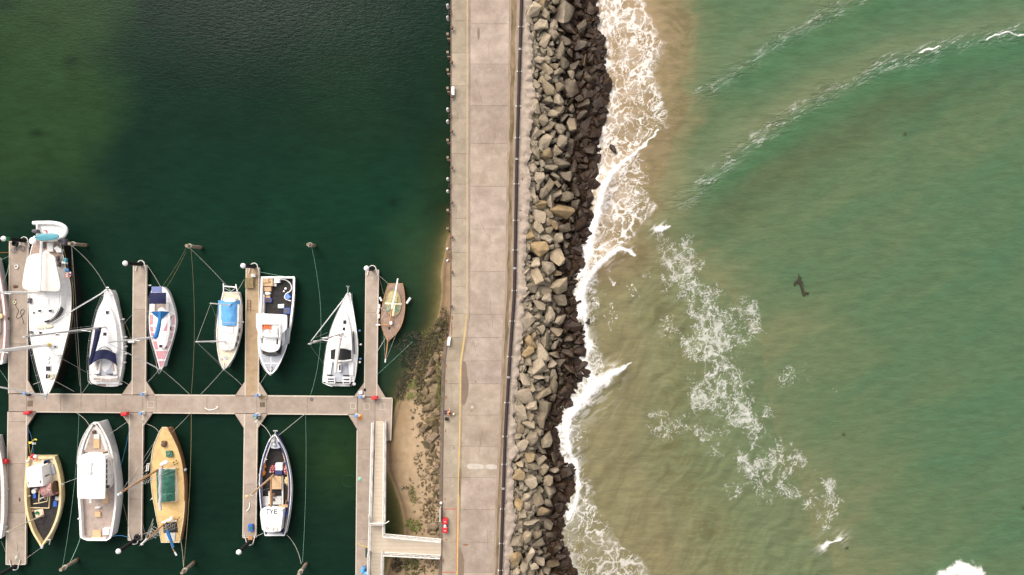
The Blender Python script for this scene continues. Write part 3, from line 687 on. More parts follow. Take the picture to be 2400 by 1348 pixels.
# fender pairs + ladders on the harbour side
for (ya, yb, nm) in ((15.6, 43.6, "topmost"), (258, 286, "second"), (420.6, 449, "third"), (584, 612, "lowest")):
    for yy, w_ in ((ya, "upper"), (yb, "lower")):
        m = MB(); c = P(1050, yy, 1.6)
        m.lathe(c - Vector((0, 0, .55)), [(.04, 0), (.17, .12), (.19, .5), (.17, 1.0), (.06, 1.15), (.05, 1.3)], 10)
        solo(m, "pier_fender", M["fender"], f"{w_} white fender of the {nm} pair hung on the pier wall", "fender", "white fenders on the pier wall", smooth=True)
    t = thing("wall_ladder", f"rusty steel ladder between the {nm} pair of white pier fenders", "ladder", P(1054, (ya + yb) / 2, 0), "ladders on the pier wall")
    yc = (ya + yb) / 2
    for s in (-3.5, 3.5):
        m = MB(); m.tube([P(1052, yc + s, -.3), P(1052, yc + s, 2.9), P(1053, yc + s, 3.35), P(1057, yc + s, 3.4), P(1059, yc + s, 3.05)], .03, 6); m.build("stile", M["rust"], t)
    for k in range(9):
        m = MB(); z = .1 + .32 * k; m.tube([P(1052, yc - 3.5, z), P(1052, yc + 3.5, z)], .02, 5); m.build("rung", M["rust"], t)
names = ["topmost", "second", "third", "fourth", "fifth", "sixth", "seventh", "lowest"]
for k, y in enumerate((91, 133, 173.5, 215.6, 335, 375, 496, 538)):
    m = MB(); m.box(P(1052, y, .9), (.26, .26, 3.4), .04); m.box(P(1053.5, y, 2.3), (.5, .12, .12))
    solo(m, "fender_post", M["pilewood"], f"square timber fender post, {names[k]} of the row standing against the pier wall", "post", "timber posts on the pier wall")
for (x, y, hh, lab) in ((1061.5, 213, 19, "white box on the pier edge just above the third bollard"), (1052, 800, 19, "white box on the pier edge where the pier bends beside the weedy rocks")):
    t = thing("edge_box", lab, "box", P(x, y, ZP), "white boxes on the pier edge")
    a = 0 if y < 500 else 8
    m = MB(); m.prism(rc(x - 3, y - hh / 2, x + 3, y + hh / 2, a), ZP, ZP + .35, .04); m.build("bin", M["whitemetal"], t)
    m = MB(); m.prism(rc(x - 3.3, y - hh / 2 - .4, x + 3.3, y + hh / 2 + .4, a), ZP + .35, ZP + .41, .02); m.build("lid", M["gel"], t)
m = MB(); m.prism(rc(1030.5, 1178, 1036, 1182), ZP, ZP + .4, .03); m.box(P(1032, 1205, ZP + .5), (.08, 1.5, .9))
solo(m, "junction_box", M["whitemetal"], "small white box and sign panel on the pier edge above the red chests", "box")
# red chests
t = thing("equipment_chest", "long bright red fire chest with white fittings on the pier edge", "chest", P(1043, 1233, ZP))
for y0, y1 in ((1217, 1229.5), (1237.5, 1250)):
    m = MB(); m.prism(rc(1037.4, y0, 1048.4, y1), ZP + .02, ZP + .62, .06); m.build("chest_body", M["red"], t, True)
m = MB(); m.prism(rc(1038.5, 1229.5, 1047.5, 1237.5), ZP + .02, ZP + .4, .03); m.build("middle_box", M["black"], t)
m = MB()
for a in (35, -35, 90): m.tube([P(1043 - 3.5 * math.cos(math.radians(a)), 1233.5 - 4.5 * math.sin(math.radians(a)), ZP + .47), P(1043 + 3.5 * math.cos(math.radians(a)), 1233.5 + 4.5 * math.sin(math.radians(a)), ZP + .47)], .06, 6)
m.build("white_valve", M["gel"], t)
for y in (1223, 1244):
    m = MB(); m.box(P(1043, y, ZP + .635), (.16, .05, .03)); m.build("label_plate", M["fender"], t)

# ---- angler on the pier edge
def skin(name, verts, edges, radii, m, parent, sub=2):
    me = bpy.data.meshes.new(name); r = parent.location
    me.from_pydata([tuple(Vector(v)) for v in verts], edges, [])
    o = bpy.data.objects.new(name, me); COL.objects.link(o)
    md = o.modifiers.new("s", 'SKIN'); md.use_smooth_shade = True
    for i, rr in enumerate(radii):
        sv = me.skin_vertices[0].data[i]; sv.radius = (rr, rr) if not isinstance(rr, tuple) else rr; sv.use_root = (i == 0)
    o.modifiers.new("d", 'SUBSURF').render_levels = sub
    bpy.context.view_layer.update()
    dg = bpy.context.evaluated_depsgraph_get(); m2 = bpy.data.meshes.new_from_object(o.evaluated_get(dg))
    bpy.data.objects.remove(o); m2.materials.append(m); m2.name = name
    o = bpy.data.objects.new(name, m2); COL.objects.link(o); o.parent = parent; m2.polygons.foreach_set("use_smooth", [True] * len(m2.polygons)); return o
hip = P(1050.5, 965.5, ZP)
t = thing("person", "person in orange top and dark trousers sitting at the pier edge facing the harbour", "person", hip)
# local frame: -x faces the water; seated on the deck, knees up at the edge, leaning back on the arms
skin("body", [(0, 0, .13), (.04, 0, .34), (.14, 0, .58), (.22, 0, .70), (.20, 0, .80),
     (.17, .17, .56), (.22, .30, .36), (.12, .40, .20), (.17, -.17, .56), (.10, -.28, .36), (-.14, -.24, .30),
     (-.02, .10, .13), (-.34, .13, .26), (-.52, .12, -.10), (-.66, .12, -.14), (-.02, -.10, .13), (-.36, -.14, .28), (-.54, -.12, -.08), (-.68, -.13, -.12)],
     [(0, 1), (1, 2), (2, 3), (3, 4), (2, 5), (5, 6), (6, 7), (2, 8), (8, 9), (9, 10), (0, 11), (11, 12), (12, 13), (13, 14), (0, 15), (15, 16), (16, 17), (17, 18)],
     [.15, (.16, .13), (.17, .12), .055, .055, .065, .05, .035, .065, .05, .035, .095, .07, .05, .045, .095, .07, .05, .045], M["skin"], t)
skin("shirt", [(.0, 0, .15), (.04, 0, .34), (.14, 0, .57), (.17, .18, .56), (.20, .25, .45), (.17, -.18, .56), (.12, -.25, .45)], [(0, 1), (1, 2), (2, 3), (3, 4), (2, 5), (5, 6)], [(.18, .16), (.19, .16), (.19, .14), .09, .075, .09, .075], M["orangered"], t)
skin("trousers", [(0, 0, .13), (-.02, .10, .14), (-.34, .13, .27), (-.51, .12, -.05), (-.02, -.10, .14), (-.36, -.14, .29), (-.53, -.12, -.03)], [(0, 1), (1, 2), (2, 3), (0, 4), (4, 5), (5, 6)], [.17, .115, .09, .07, .115, .09, .07], M["jeans"], t)
m = MB(); m.ball(hip + Vector((.19, 0, .90)), .105, 12, 1.2); m.build("head", M["skin"], t, True)
m = MB(); m.ball(hip + Vector((.215, 0, .935)), .112, 12, 1.05); m.build("hair", M["hair"], t, True)
m = MB(); m.prism(rc(1042.5, 979.5, 1050.5, 985.5, 4), ZP, ZP + .35, .04); m.tube([P(1043, 982.5, ZP + .35), P(1044, 982.5, ZP + .48), P(1049, 982.5, ZP + .48), P(1050, 982.5, ZP + .35)], .02, 5)
solo(m, "tackle_box", M["black"], "small black tackle box on the pier edge beside the sitting person", "tackle box")
m = MB(); m.prism(chaikin([(1060.5, 970), (1065, 968), (1065.5, 973), (1061, 974)]), ZP, ZP + .28, .05)
solo(m, "tote_bag", M["paleyellow"], "pale bag on the concrete just behind the sitting person", "bag")

# ------------------------------------------------------------------ boulders of the revetment
def rock_mesh(seed, blocky=.5):
    r = random.Random(seed); bm = bmesh.new(); pts = []
    sx, sy, sz = 1.0, r.uniform(.58, .92), r.uniform(.5, .75)
    for _ in range(r.randint(11, 15)):
        v = Vector((r.gauss(0, 1), r.gauss(0, 1), r.gauss(0, 1))).normalized()
        q = (abs(v.x) ** 5 + abs(v.y) ** 5 + abs(v.z) ** 5) ** (-1 / 5)
        v = v * q; pts.append(Vector((v.x * sx, v.y * sy, v.z * sz)) * r.uniform(.78, 1.0))
    vs = [bm.verts.new(p) for p in pts]
    res = bmesh.ops.convex_hull(bm, input=vs)
    bmesh.ops.delete(bm, geom=[e for e in res["geom_interior"] if isinstance(e, bmesh.types.BMVert)], context='VERTS')
    bmesh.ops.dissolve_limit(bm, angle_limit=math.radians(20), verts=bm.verts, edges=bm.edges)
    bmesh.ops.bevel(bm, geom=list(bm.edges), offset=.04, segments=1, affect='EDGES', clamp_overlap=True)
    bmesh.ops.triangulate(bm, faces=bm.faces)
    bmesh.ops.subdivide_edges(bm, edges=[e for e in bm.edges if e.calc_length() > .35], cuts=1, use_grid_fill=False)
    bmesh.ops.triangulate(bm, faces=bm.faces)
    off = Vector((seed * 3.1, 0, 0))
    for v in bm.verts:
        v.co += v.co.normalized() * (.07 * mnoise.noise(v.co * 2.1 + off) + .03 * mnoise.noise(v.co * 6 + off))
    me = bpy.data.meshes.new("boulder"); bm.to_mesh(me); bm.free(); return me
def rock_mat():
    m = bpy.data.materials.new("boulder_stone"); m.use_nodes = True; t = m.node_tree; N = t.nodes; L = t.links; b = N["Principled BSDF"]
    g = N.new("ShaderNodeNewGeometry"); oi = N.new("ShaderNodeObjectInfo"); tc = N.new("ShaderNodeTexCoord")
    def noise(sc, v, d=6, ro=.65):
        n = N.new("ShaderNodeTexNoise"); n.inputs["Scale"].default_value = sc; n.inputs["Detail"].default_value = d; n.inputs["Roughness"].default_value = ro; L.new(v, n.inputs["Vector"]); return n.outputs["Fac"]
    def mrange(f, a, c, d=0, e=1):
        r = N.new("ShaderNodeMapRange"); r.inputs[1].default_value = a; r.inputs[2].default_value = c; r.inputs[3].default_value = d; r.inputs[4].default_value = e; L.new(f, r.inputs[0]); return r.outputs[0]
    def mixm(a, c, bt, fac=1):
        x = N.new("ShaderNodeMix"); x.data_type = 'RGBA'; x.blend_type = bt
        for s_, v in ((x.inputs[0], fac), (x.inputs[6], a), (x.inputs[7], c)):
            if hasattr(v, "links"): L.new(v, s_)
            elif isinstance(v, (int, float)): s_.default_value = v
            else: s_.default_value = (*v, 1)
        return x.outputs[2]
    f1 = mrange(noise(1.6, g.outputs["Position"]), .3, .7, .74, 1.22); f2 = mrange(noise(9, g.outputs["Position"]), .3, .7, .86, 1.12)
    c = mixm(oi.outputs["Color"], f1, 'MULTIPLY'); c = mixm(c, f2, 'MULTIPLY')
    # weed and algae: everything within reach of the waves is stained dark
    sp = N.new("ShaderNodeSeparateXYZ"); L.new(g.outputs["Position"], sp.inputs[0])
    a = N.new("ShaderNodeMath"); a.operation = 'MULTIPLY_ADD'; a.inputs[1].default_value = 1.3; L.new(noise(.55, g.outputs["Position"], 3), a.inputs[0]); L.new(sp.outputs[2], a.inputs[2])
    wet = mrange(a.outputs[0], 1.55, 2.10, 1, 0)
    c2 = mixm((.036, .016, .009), (.090, .047, .019), 'MIX', mrange(noise(.9, g.outputs["Position"]), .35, .65))
    c = mixm(c, c2, 'MIX', wet)
    mid = mrange(a.outputs[0], 1.9, 3.0, .45, 1.0); c = mixm(c, mid, 'MULTIPLY')
    L.new(c, b.inputs["Base Color"]); L.new(mrange(wet, 0, 1, .9, .4), b.inputs["Roughness"]); b.inputs["Specular IOR Level"].default_value = .25
    bp = N.new("ShaderNodeBump"); bp.inputs["Strength"].default_value = .7; bp.inputs["Distance"].default_value = .14; L.new(noise(5, g.outputs["Position"], 8), bp.inputs["Height"]); L.new(bp.outputs[0], b.inputs["Normal"])
    return m
ROCK = rock_mat()
RM = [rock_mesh(i) for i in range(26)]
for q in RM: q.materials.append(ROCK)
def slope_z(x, y):
    c = interp(PC, y); s = interp(SHORE, y); t = (x - c) / (s - c)
    pw = interp([(0, .9), (420, .95), (600, 1.5), (1348, 1.5)], max(0, y))
    return 2.35 - 2.35 * t ** pw if t > 0 else 2.4
rr = random.Random(11)
cand = []
def ok(x, y, r, k=.80):
    for (a, b, q, *_r) in cand:
        if abs(b - y) < 60 and (a - x) ** 2 + (b - y) ** 2 < ((q + r) * k) ** 2: return False
    return True
# the individually recognisable ones first (ochre and big pale blocks)
KEY = [(1316, 497, 25, 'o'), (1242, 553, 14, 'o'), (1300, 527, 10, 'o'), (1268, 480, 12, 'o'), (1242, 803, 17, 'o'), (1237, 826, 14, 'o'), (1214, 1179, 13, 'o'), (1210, 1307, 20, 'o'), (1245, 23, 23, 'g'), (1318, 32, 24, 'g'), (1265, 585, 20, 'o'), (1234, 760, 24, 'g'), (1287, 735, 19, 'g'), (1224, 930, 21, 'g'), (1258, 862, 17, 'g'), (1219, 968, 19, 'g'), (1248, 952, 15, 'g'), (1309, 232, 19, 'g'), (1278, 330, 16, 'g'), (1255, 250, 17, 'g'), (1370, 470, 20, 'w'), (1245, 1230, 20, 'g'), (1237, 1300, 18, 'g'), (1222, 1043, 16, 'g'), (1265, 60, 15, 'g'), (1240, 285, 20, 'g'), (1262, 415, 18, 'g')]
for k in KEY: cand.append((*k[:3], k[3]))
tries = [(19, 70), (16.5, 300), (14, 1500), (12, 5000), (10, 9000), (8.2, 9000), (6.5, 9000)]
for r0, n in tries:
    for _ in range(n):
        y = rr.uniform(-70, 1420); c = interp(PC, y); s = interp(SHORE, y)
        x = rr.uniform(c + 4, s + 6); t = (x - c) / (s - c)
        r = r0 * rr.uniform(.88, 1.1) * (.82 if t < .12 else 1.0)
        if ok(x, y, r): cand.append((x, y, r, None))
for k in ((1412, 127, 13), (1438, 349, 11), (1376, 700, 13), (1374, 752, 10), (1396, 126, 8), (1402, 345, 7), (1372, 870, 11)): cand.append((*k, 'w'))
inv = [c for c in cand if -12 < c[1] < 1360]
rest = [c for c in cand if not (-12 < c[1] < 1360)]
inv.sort(key=lambda c: -c[2]); indiv = inv[:298]; rest += inv[298:]
def place(x, y, r, kind, R):
    z = slope_z(x, y) + (r / 20) * R.uniform(.0, .28)
    if kind == 'w': z = .15
    sc = r / 20 * 1.16
    sv = (sc * R.uniform(.95, 1.25), sc * R.uniform(.85, 1.12), sc * R.uniform(.85, 1.15))
    rot = (R.uniform(-.35, .35), R.uniform(-.1, .5), R.uniform(0, 6.28))
    return P(x, y, z), rot, sv
TONES = [('pale grey', (0.359, 0.28, 0.194)), ('pale grey', (0.337, 0.265, 0.185)), ('mid grey', (0.304, 0.238, 0.163)), ('mid grey', (0.281, 0.221, 0.148)), ('buff grey', (0.322, 0.244, 0.157)), ('grey brown', (0.249, 0.188, 0.121)), ('dark grey', (0.216, 0.169, 0.115))]
def rock_obj(mesh, loc, rot, sv, col, name="boulder"):
    o = bpy.data.objects.new(name, mesh); o.location = loc; o.rotation_euler = rot; o.scale = sv; o.color = (*col, 1); COL.objects.link(o); return o
ORD = lambda n: str(n) + ("th" if 10 <= n % 100 <= 20 else {1: "st", 2: "nd", 3: "rd"}.get(n % 10, "th"))
bands = {}
for c in indiv:
    x, y, r, k = c; t = (x - interp(PC, y)) / (interp(SHORE, y) - interp(PC, y))
    b = 0 if t < .22 else 1 if t < .45 else 2 if t < .70 else 3 if t < 1.02 else 4
    bands.setdefault(b, []).append(c)
BN = ["row against the pale mortar strip", "row second from the mortar strip", "row midway down the slope", "dark row along the waterline", "rocks standing out in the surf"]
for b, lst in bands.items():
    lst.sort(key=lambda c: c[1])
    for i, (x, y, r, k) in enumerate(lst):
        loc, rot, sv = place(x, y, r, k, rr)
        tn, col = rr.choice(TONES)
        if k == 'o': tn, col = "ochre", (.300, .205, .105)
        if k == 'g': tn, col = TONES[rr.randint(0, 1)]
        elif k is None and rr.random() < .035: tn, col = "ochre", (.280, .200, .11)
        elif k is None and x < interp(PC, y) + 22 and rr.random() < .6: tn, col = TONES[rr.randint(0, 1)]
        o = rock_obj(rr.choice(RM), loc, rot, sv, col)
        size = "large" if r > 18 else "medium" if r > 13.5 else "small"
        wetw = "wet dark" if b >= 3 else tn
        tag(o, f"{size} {wetw} boulder, {ORD(i + 1)} from the top in the {BN[b]}", "boulder", "boulders of the breakwater slope")
# everything smaller, wedged between and under them: one mass
bm = bmesh.new()
clay = bm.verts.layers.float_color.new("Col")
def add_small(x, y, r, dz, col):
    me = rr.choice(RM); sc = r / 20 * 1.2
    mt = Matrix.Translation(P(x, y, slope_z(x, y) + dz)) @ Matrix.Rotation(rr.uniform(0, 6.28), 4, 'Z') @ Matrix.Rotation(rr.uniform(-.5, .5), 4, 'X') @ Matrix.Diagonal((sc, sc * rr.uniform(.8, 1.1), sc, 1))
    n0 = len(bm.verts); bm.from_mesh(me); bm.verts.ensure_lookup_table()
    for v in bm.verts[n0:]: v.co = mt @ v.co
for (x, y, r, k) in rest: add_small(x, y, r, r / 20 * rr.uniform(-.05, .2), None)
for _ in range(2200):
    y = rr.uniform(-70, 1420); c = interp(PC, y); s = interp(SHORE, y); x = rr.uniform(c - 1, s + 8)
    add_small(x, y, rr.uniform(6, 13), -.42 if x > c + 12 else -.2, None)
for _ in range(620):
    y = rr.uniform(-70, 1420); s = interp(SHORE, y); add_small(s - abs(rr.gauss(0, 20 if y < 500 else 12)) + 8, y, rr.uniform(7, 14), rr.uniform(-.15, .15), None)
for _ in range(420):
    y = rr.uniform(-70, 1420); c = interp(PC, y); add_small(c + rr.gauss(7, 6), y, rr.uniform(2.5, 6), .05, None)
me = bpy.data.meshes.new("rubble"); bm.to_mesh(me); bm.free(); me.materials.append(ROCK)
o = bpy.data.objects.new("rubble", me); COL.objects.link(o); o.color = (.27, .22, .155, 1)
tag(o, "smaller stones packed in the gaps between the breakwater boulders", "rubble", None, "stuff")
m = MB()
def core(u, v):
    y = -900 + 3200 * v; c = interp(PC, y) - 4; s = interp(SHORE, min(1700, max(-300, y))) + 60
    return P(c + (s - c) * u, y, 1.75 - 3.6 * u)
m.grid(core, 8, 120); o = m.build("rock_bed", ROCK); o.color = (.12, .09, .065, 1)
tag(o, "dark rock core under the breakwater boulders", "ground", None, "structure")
# ------------------------------------------------------------------ floating pontoons
ZD = .55
rs = random.Random(21)
def pontoon(name, lab, poly, slabs, mats=None, gus=(), edges=()):
    c = [sum(q[k] for q in poly) / len(poly) for k in (0, 1)]
    t = thing(name, lab, "pontoon", P(c[0], c[1], 0), "floating pontoons of the marina")
    m = MB(); m.prism([(c[0] + (a - c[0]) * .985, c[1] + (b - c[1]) * .998) for a, b in poly], -.5, ZD - .06)
    for g_ in gus: m.prism(g_, .1, ZD - .06)
    m.build("float", M["floatdark"], t)
    for i, s in enumerate(slabs):
        m = MB(); m.prism(s, ZD - .05, ZD, .01); o = m.build("deck_slab", (mats or {}).get(i, M["pontoon"]), t)
        k = rs.uniform(.92, 1.08); o.color = (k, k * .99, k * .98, 1)
    for g_ in gus:
        m = MB(); m.prism(g_, ZD - .08, ZD - .004); o = m.build("gusset", M["pontoon"], t); o.color = (1.1, 1.09, 1.08, 1)
    for a, b in edges:
        d = Vector((b[0] - a[0], b[1] - a[1])); d.normalize(); nx, ny = -d.y * 1.1, d.x * 1.1
        m = MB(); m.prism([(a[0] - nx, a[1] - ny), (b[0] - nx, b[1] - ny), (b[0] + nx, b[1] + ny), (a[0] + nx, a[1] + ny)], ZD - .25, ZD + .012)
        m.build("edge_waler", M["waler"], t)
    return t
def vslabs(xl0, xr0, xl1, xr1, ys):
    y0, y1 = ys[0], ys[-1]; out = []
    for i in range(len(ys) - 1):
        a, b = ys[i] + .25, ys[i + 1] - .25
        f = lambda y: ((xl0 + (xl1 - xl0) * (y - y0) / (y1 - y0)) + 1, (xr0 + (xr1 - xr0) * (y - y0) / (y1 - y0)) - 1)
        out.append([(f(a)[0], a), (f(a)[1], a), (f(b)[1], b), (f(b)[0], b)])
    return out
yt = lambda x: 923 + (x - 20) * .0085
yb = lambda x: 965 + (x - 20) * .0085
xsM = [20, 62, 142, 190, 248, 335, 366, 485, 602, 625, 720, 838]
pontoon("walkway_pontoon", "main concrete walkway pontoon crossing all the finger berths", [(19, yt(19)), (840, yt(840)), (840, yb(840)), (19, yb(19))],
        [[(xsM[i] + .25, yt(xsM[i]) + 1), (xsM[i + 1] - .25, yt(xsM[i + 1]) + 1), (xsM[i + 1] - .25, yb(xsM[i + 1]) - 1), (xsM[i] + .25, yb(xsM[i]) - 1)] for i in range(len(xsM) - 1)],
        edges=[((85, yt(85)), (285, yt(285))), ((362, yt(362)), (551, yt(551))), ((628, yt(628)), (829, yt(829))), ((85, yb(85)), (283, yb(283))), ((358, yb(358)), (550, yb(550))), ((627, yb(627)), (816, yb(816)))])
def finger(lab, xl0, xr0, y0, xl1, xr1, y1, joints, gus, mats=None, name="finger_pontoon"):
    return pontoon(name, lab, [(xl0, y0), (xr0, y0), (xr1, y1), (xl1, y1)], vslabs(xl0, xr0, xl1, xr1, [y0] + joints + [y1]), mats, gus,
                   [((xl0, y0), (xl1, y1)), ((xr0, y0), (xr1, y1))] + [((xl0, y0 if y0 < 900 else y1), (xr0, y0 if y0 < 900 else y1))][:1 if y0 < 900 else 0] + ([((xl1, y1), (xr1, y1))] if y0 > 900 else []))
finger("wide pontoon finger left of the big black-sided yacht, bicycle and ropes on it", 22, 66, 566, 20, 63, 922.5, [690, 806], [[(63.5, 888), (82, 923), (63.5, 923)]])
finger("upper pontoon finger between the navy-covered sloop and the pink-decked sloop", 312.5, 342.5, 622, 309.5, 340, 925, [725], [[(309.5, 890), (309.5, 925), (285, 925)], [(340, 890), (363, 925.5), (340, 925.5)]])
finger("brown stained pontoon finger beside the fishing boat with the black deck", 577, 607, 628, 574.5, 605, 928, [729], [[(574.5, 893), (574.5, 927.5), (551, 927.5)], [(605, 892), (628, 928), (605, 928)]], {0: M["rustdeck"], 1: M["rustdeck"]})
finger("upper pontoon finger between the white sloop and the small wooden boat", 857.5, 887, 633, 854, 882.5, 930, [732], [[(854, 896), (854, 930), (829, 930)], [(882.5, 896), (904, 933), (882.5, 933)]])
finger("lower pontoon finger left of the yellow fishing boat with the net drum", 18.5, 62, 965.5, 14, 59, 1323, [988, 1087, 1202], [[(62, 966), (85, 966), (62, 1001)]])
finger("lower pontoon finger between the white trawler and the yellow ketch", 303.5, 335, 967.5, 300.5, 331, 1266, [1170], [[(303.5, 967.5), (303.5, 998), (283, 967.5)], [(335, 967.5), (358, 968), (335, 1001)]])
finger("lower pontoon finger beside the blue fishing boat marked TYE", 573, 603, 970, 569, 599.5, 1260, [1135], [[(573, 970), (573, 1006), (550, 970)], [(603, 970), (627, 970.5), (603, 1006)]])
t = pontoon("wide_pontoon", "long wide pontoon running down beside the gangway at the beach", [(838, 930), (919, 934), (915.5, 1033), (905, 1035), (875, 1036), (876, 1400), (833, 1400), (837, 1008)],
        [[(839, 931), (879, 932), (878, 1053), (838, 1053)], [(879.5, 933), (917, 935), (914.5, 1032), (904, 1034.5), (879, 1034.5)], [(838, 1053.5), (875, 1053.5), (874.5, 1265), (835, 1265)], [(835, 1265.5), (874.5, 1265.5), (874, 1400), (834, 1400)]],
        gus=[[(838, 972), (838, 1008), (816, 972)]], edges=[((919, 934), (915.5, 1033)), ((837, 1008), (833.5, 1400)), ((880, 932.8), (919, 934))])
m = MB()
for x0, x1, y0 in ((821, 834, 944), (853, 866, 945), (890.5, 903, 946), (345, 361, 941)):
    a = 1.0
    for q in (rc(x0, y0, x1, y0 + a), rc(x0, y0 + 14, x1, y0 + 15), rc(x0, y0 + 1, x0 + a, y0 + 14), rc(x1 - a, y0 + 1, x1, y0 + 14)): m.prism(q, ZD + .001, ZD + .006)
o = m.build("hatch_outline", M["waler"], t)
m = MB(); m.prism(rc(64, 939, 77, 953), ZD + .001, ZD + .01); m.build("access_hatch", M["joint"], t); m = MB(); m.prism(rc(609, 943, 621, 954), ZD + .001, ZD + .01); m.build("access_hatch", M["joint"], t)

# guide piles: black steel, white caps, white hoop brackets on the finger ends
def guide(cx, cy, lab, hoop=1, green=False, zt=4.3):
    b = P(cx, cy, zt); t = thing("guide_pile", lab, "pile", (b.x, b.y, 0), "black guide piles with white caps")
    m = MB(); m.tube([(b.x, b.y, -2.5), (b.x, b.y, zt - .25)], .22, 12); m.build("shaft", M["black"], t, True)
    m = MB(); m.lathe((b.x, b.y, zt - .28), [(.27, 0), (.30, .06), (.27, .16), (.16, .30), (.03, .38)], 16); m.build("cap", M["gel"], t, True)
    if green:
        m = MB(); m.lathe((b.x + .05, b.y, zt - .95), [(.24, 0), (.24, .62)], 12); m.build("green_band", M["greenplastic"], t, True)
    m = MB(); d = 1 if hoop > 0 else -1
    pts = [(b.x + .42 * math.cos(a), b.y + d * .42 * math.sin(a), ZD + .12) for a in [math.pi * k / 10 for k in range(11)]]
    pts = [(b.x + .62, b.y - d * .75, ZD + .1)] + pts + [(b.x - .62, b.y - d * .75, ZD + .1)]
    m.tube(pts, .055, 6); m.build("hoop_bracket", M["whitemetal"], t, True)
guide(5, 559, "guide pile with a green band, left of the big yacht's stern", 1, True)
guide(291, 617, "guide pile at the tip of the finger above the pink-decked sloop")
guide(568, 623, "guide pile at the tip of the brown stained finger")
guide(858, 629, "guide pile at the tip of the finger beside the wooden boat")
guide(275, 1294, "guide pile at the lower tip of the finger beside the white trawler", -1)
guide(558, 1296, "guide pile at the lower tip of the finger beside the boat marked TYE", -1)
guide(-18, 1357, "guide pile at the lower left corner, its cap outside the picture", -1)
def woodpile(x, y, z, lab):
    b = P(x, y, z); t = thing("mooring_pile", lab, "pile", (b.x, b.y, 0), "weathered timber mooring piles")
    m = MB(); m.tube([(b.x, b.y, -2.0), (b.x, b.y, .35)], .21, 10); m.build("weedy_foot", M["darkwood"], t, True)
    m = MB(); m.tube([(b.x, b.y, .35), (b.x, b.y, z)], .205, 10, .19); m.build("shaft", M["pilewood"], t, True)
    m = MB(); m.tube([(b.x + .24 * math.cos(a), b.y + .24 * math.sin(a), z - .9 + .02 * k) for k, a in enumerate([k * .7 for k in range(19)])], .035, 5); m.build("rope_turns", M["rope"], t)
woodpile(162, 571, 3.4, "timber pile in the water just right of the big yacht's stern")
woodpile(437, 576, 3.9, "timber pile standing in open water above the pink-decked sloop")
woodpile(722, 573, 2.8, "short timber pile in open water above the white sloop with the beige boom cover")
woodpile(142, 1336, 3.2, "timber pile below the stern of the white trawler")
woodpile(426, 1343, 3.2, "timber pile below the stern of the yellow ketch")
woodpile(700, 1346, 3.2, "timber pile below the stern of the boat marked TYE")

# service pedestals and red hose boxes
def pedestal(x, y, lab):
    t = thing("service_pedestal", lab, "pedestal", P(x, y, ZD), "blue and white service pedestals")
    m = MB(); m.prism(rc(x - 3.6, y - 3.6, x + 2.6, y + 2.6), ZD, ZD + .85, .03); m.build("cabinet", M["gel"], t)
    m = MB(); m.prism(rc(x - 4.4, y - 3.7, x + 2.2, y + 2.9), ZD + .85, ZD + 1.05, .06); m.build("blue_top", M["pedblue"], t)
    m = MB(); m.box(P(x + 2.8, y, ZD + .5), (.03, .2, .3)); m.build("socket_panel", M["fender"], t)
    m = MB(); m.prism(rc(x + 1.5, y - 3.4, x + 9, y + 1.5), ZD, ZD + .35, .04); m.build("base_box", M["gel"], t)
pedestal(57, 923, "pedestal on the left end of the main walkway beside a black hose")
pedestal(332, 925, "pedestal on the upper side of the walkway at the pink sloop's finger")
pedestal(329, 970, "pedestal on the lower side of the walkway beside the red box and yellow ketch")
pedestal(601, 927, "pedestal on the upper side of the walkway at the brown stained finger")
pedestal(600, 974, "pedestal on the lower side of the walkway beside coiled green hoses")
pedestal(845, 931, "pedestal on the upper side of the walkway next to the small white box")
pedestal(834, 976, "pedestal beside the orange net at the wide pontoon's corner")
def redbox(x, y, lab):
    t = thing("hose_box", lab, "hose box", P(x, y, ZD), "red hose boxes on the pontoons")
    m = MB(); m.prism(rc(x - 7, y - 4, x + 7, y + 3, -6), ZD + .25, ZD + .95, .10); m.build("cover", M["red"], t, True)
    m = MB(); m.box(P(x + 3, y + 1, ZD + .15), (.3, .25, .35)); m.build("stand", M["greyrubber"], t)
    m = MB(); m.tube([P(x + 7 , y - 1, ZD + .6), P(x + 9, y - .5, ZD + .5)], .05, 6); m.build("nozzle", M["fender"], t)
redbox(60, 969, "red hose box at the far left corner under the main walkway")
redbox(289, 972, "red hose box on the lower side of the walkway above the white trawler")
redbox(877, 934, "red hose box on the wide pontoon right of the last pedestal")

# small gear on the pontoons
def coil(x, y, r, z, mt, name, lab, turns=3, cat="rope coil", fl=1.0):
    m = MB(); n = turns * 16; k = random.Random(int(x * 7 + y))
    m.tube([P(x + r * (.75 + .25 * i / n + .06 * k.uniform(-1, 1)) * math.cos(i * 2 * math.pi / 16), y + r * fl * (.75 + .25 * i / n) * math.sin(i * 2 * math.pi / 16), z + .03 + .02 * (i // 16)) for i in range(n + 1)], .035, 5)
    return solo(m, name, mt, lab, cat)
def heap(x, y, rx, ry, h, mt, name, lab, cat, seed=1, z=ZD, lumps=40):
    k = random.Random(seed); m = MB(); b = P(x, y, z)
    def fn(u, v):
        a = u * 2 * math.pi; r = v
        d = Vector((math.cos(a) * rx / S * r, math.sin(a) * ry / S * r, 0)) * (1 + .28 * mnoise.noise((math.cos(a) * 1.6, math.sin(a) * 1.6, seed)))
        zz = h * (1 - r ** 1.7) * (.65 + .7 * abs(mnoise.noise((d.x * 3, d.y * 3, seed + 5))))
        return b + d + Vector((0, 0, zz + .005))
    m.grid(fn, 24, 9)
    return solo(m, name, mt, lab, cat, smooth=True)
coil(613, 930.5, 5, ZD, M["ropebrown"], "hose_coil", "brown hose coil on the walkway at the brown stained finger", 2, "hose")
coil(623, 933, 4.5, ZD, M["ropebrown"], "hose_coil", "thin brown hose loop right of the other coil at the brown stained finger", 1, "hose")
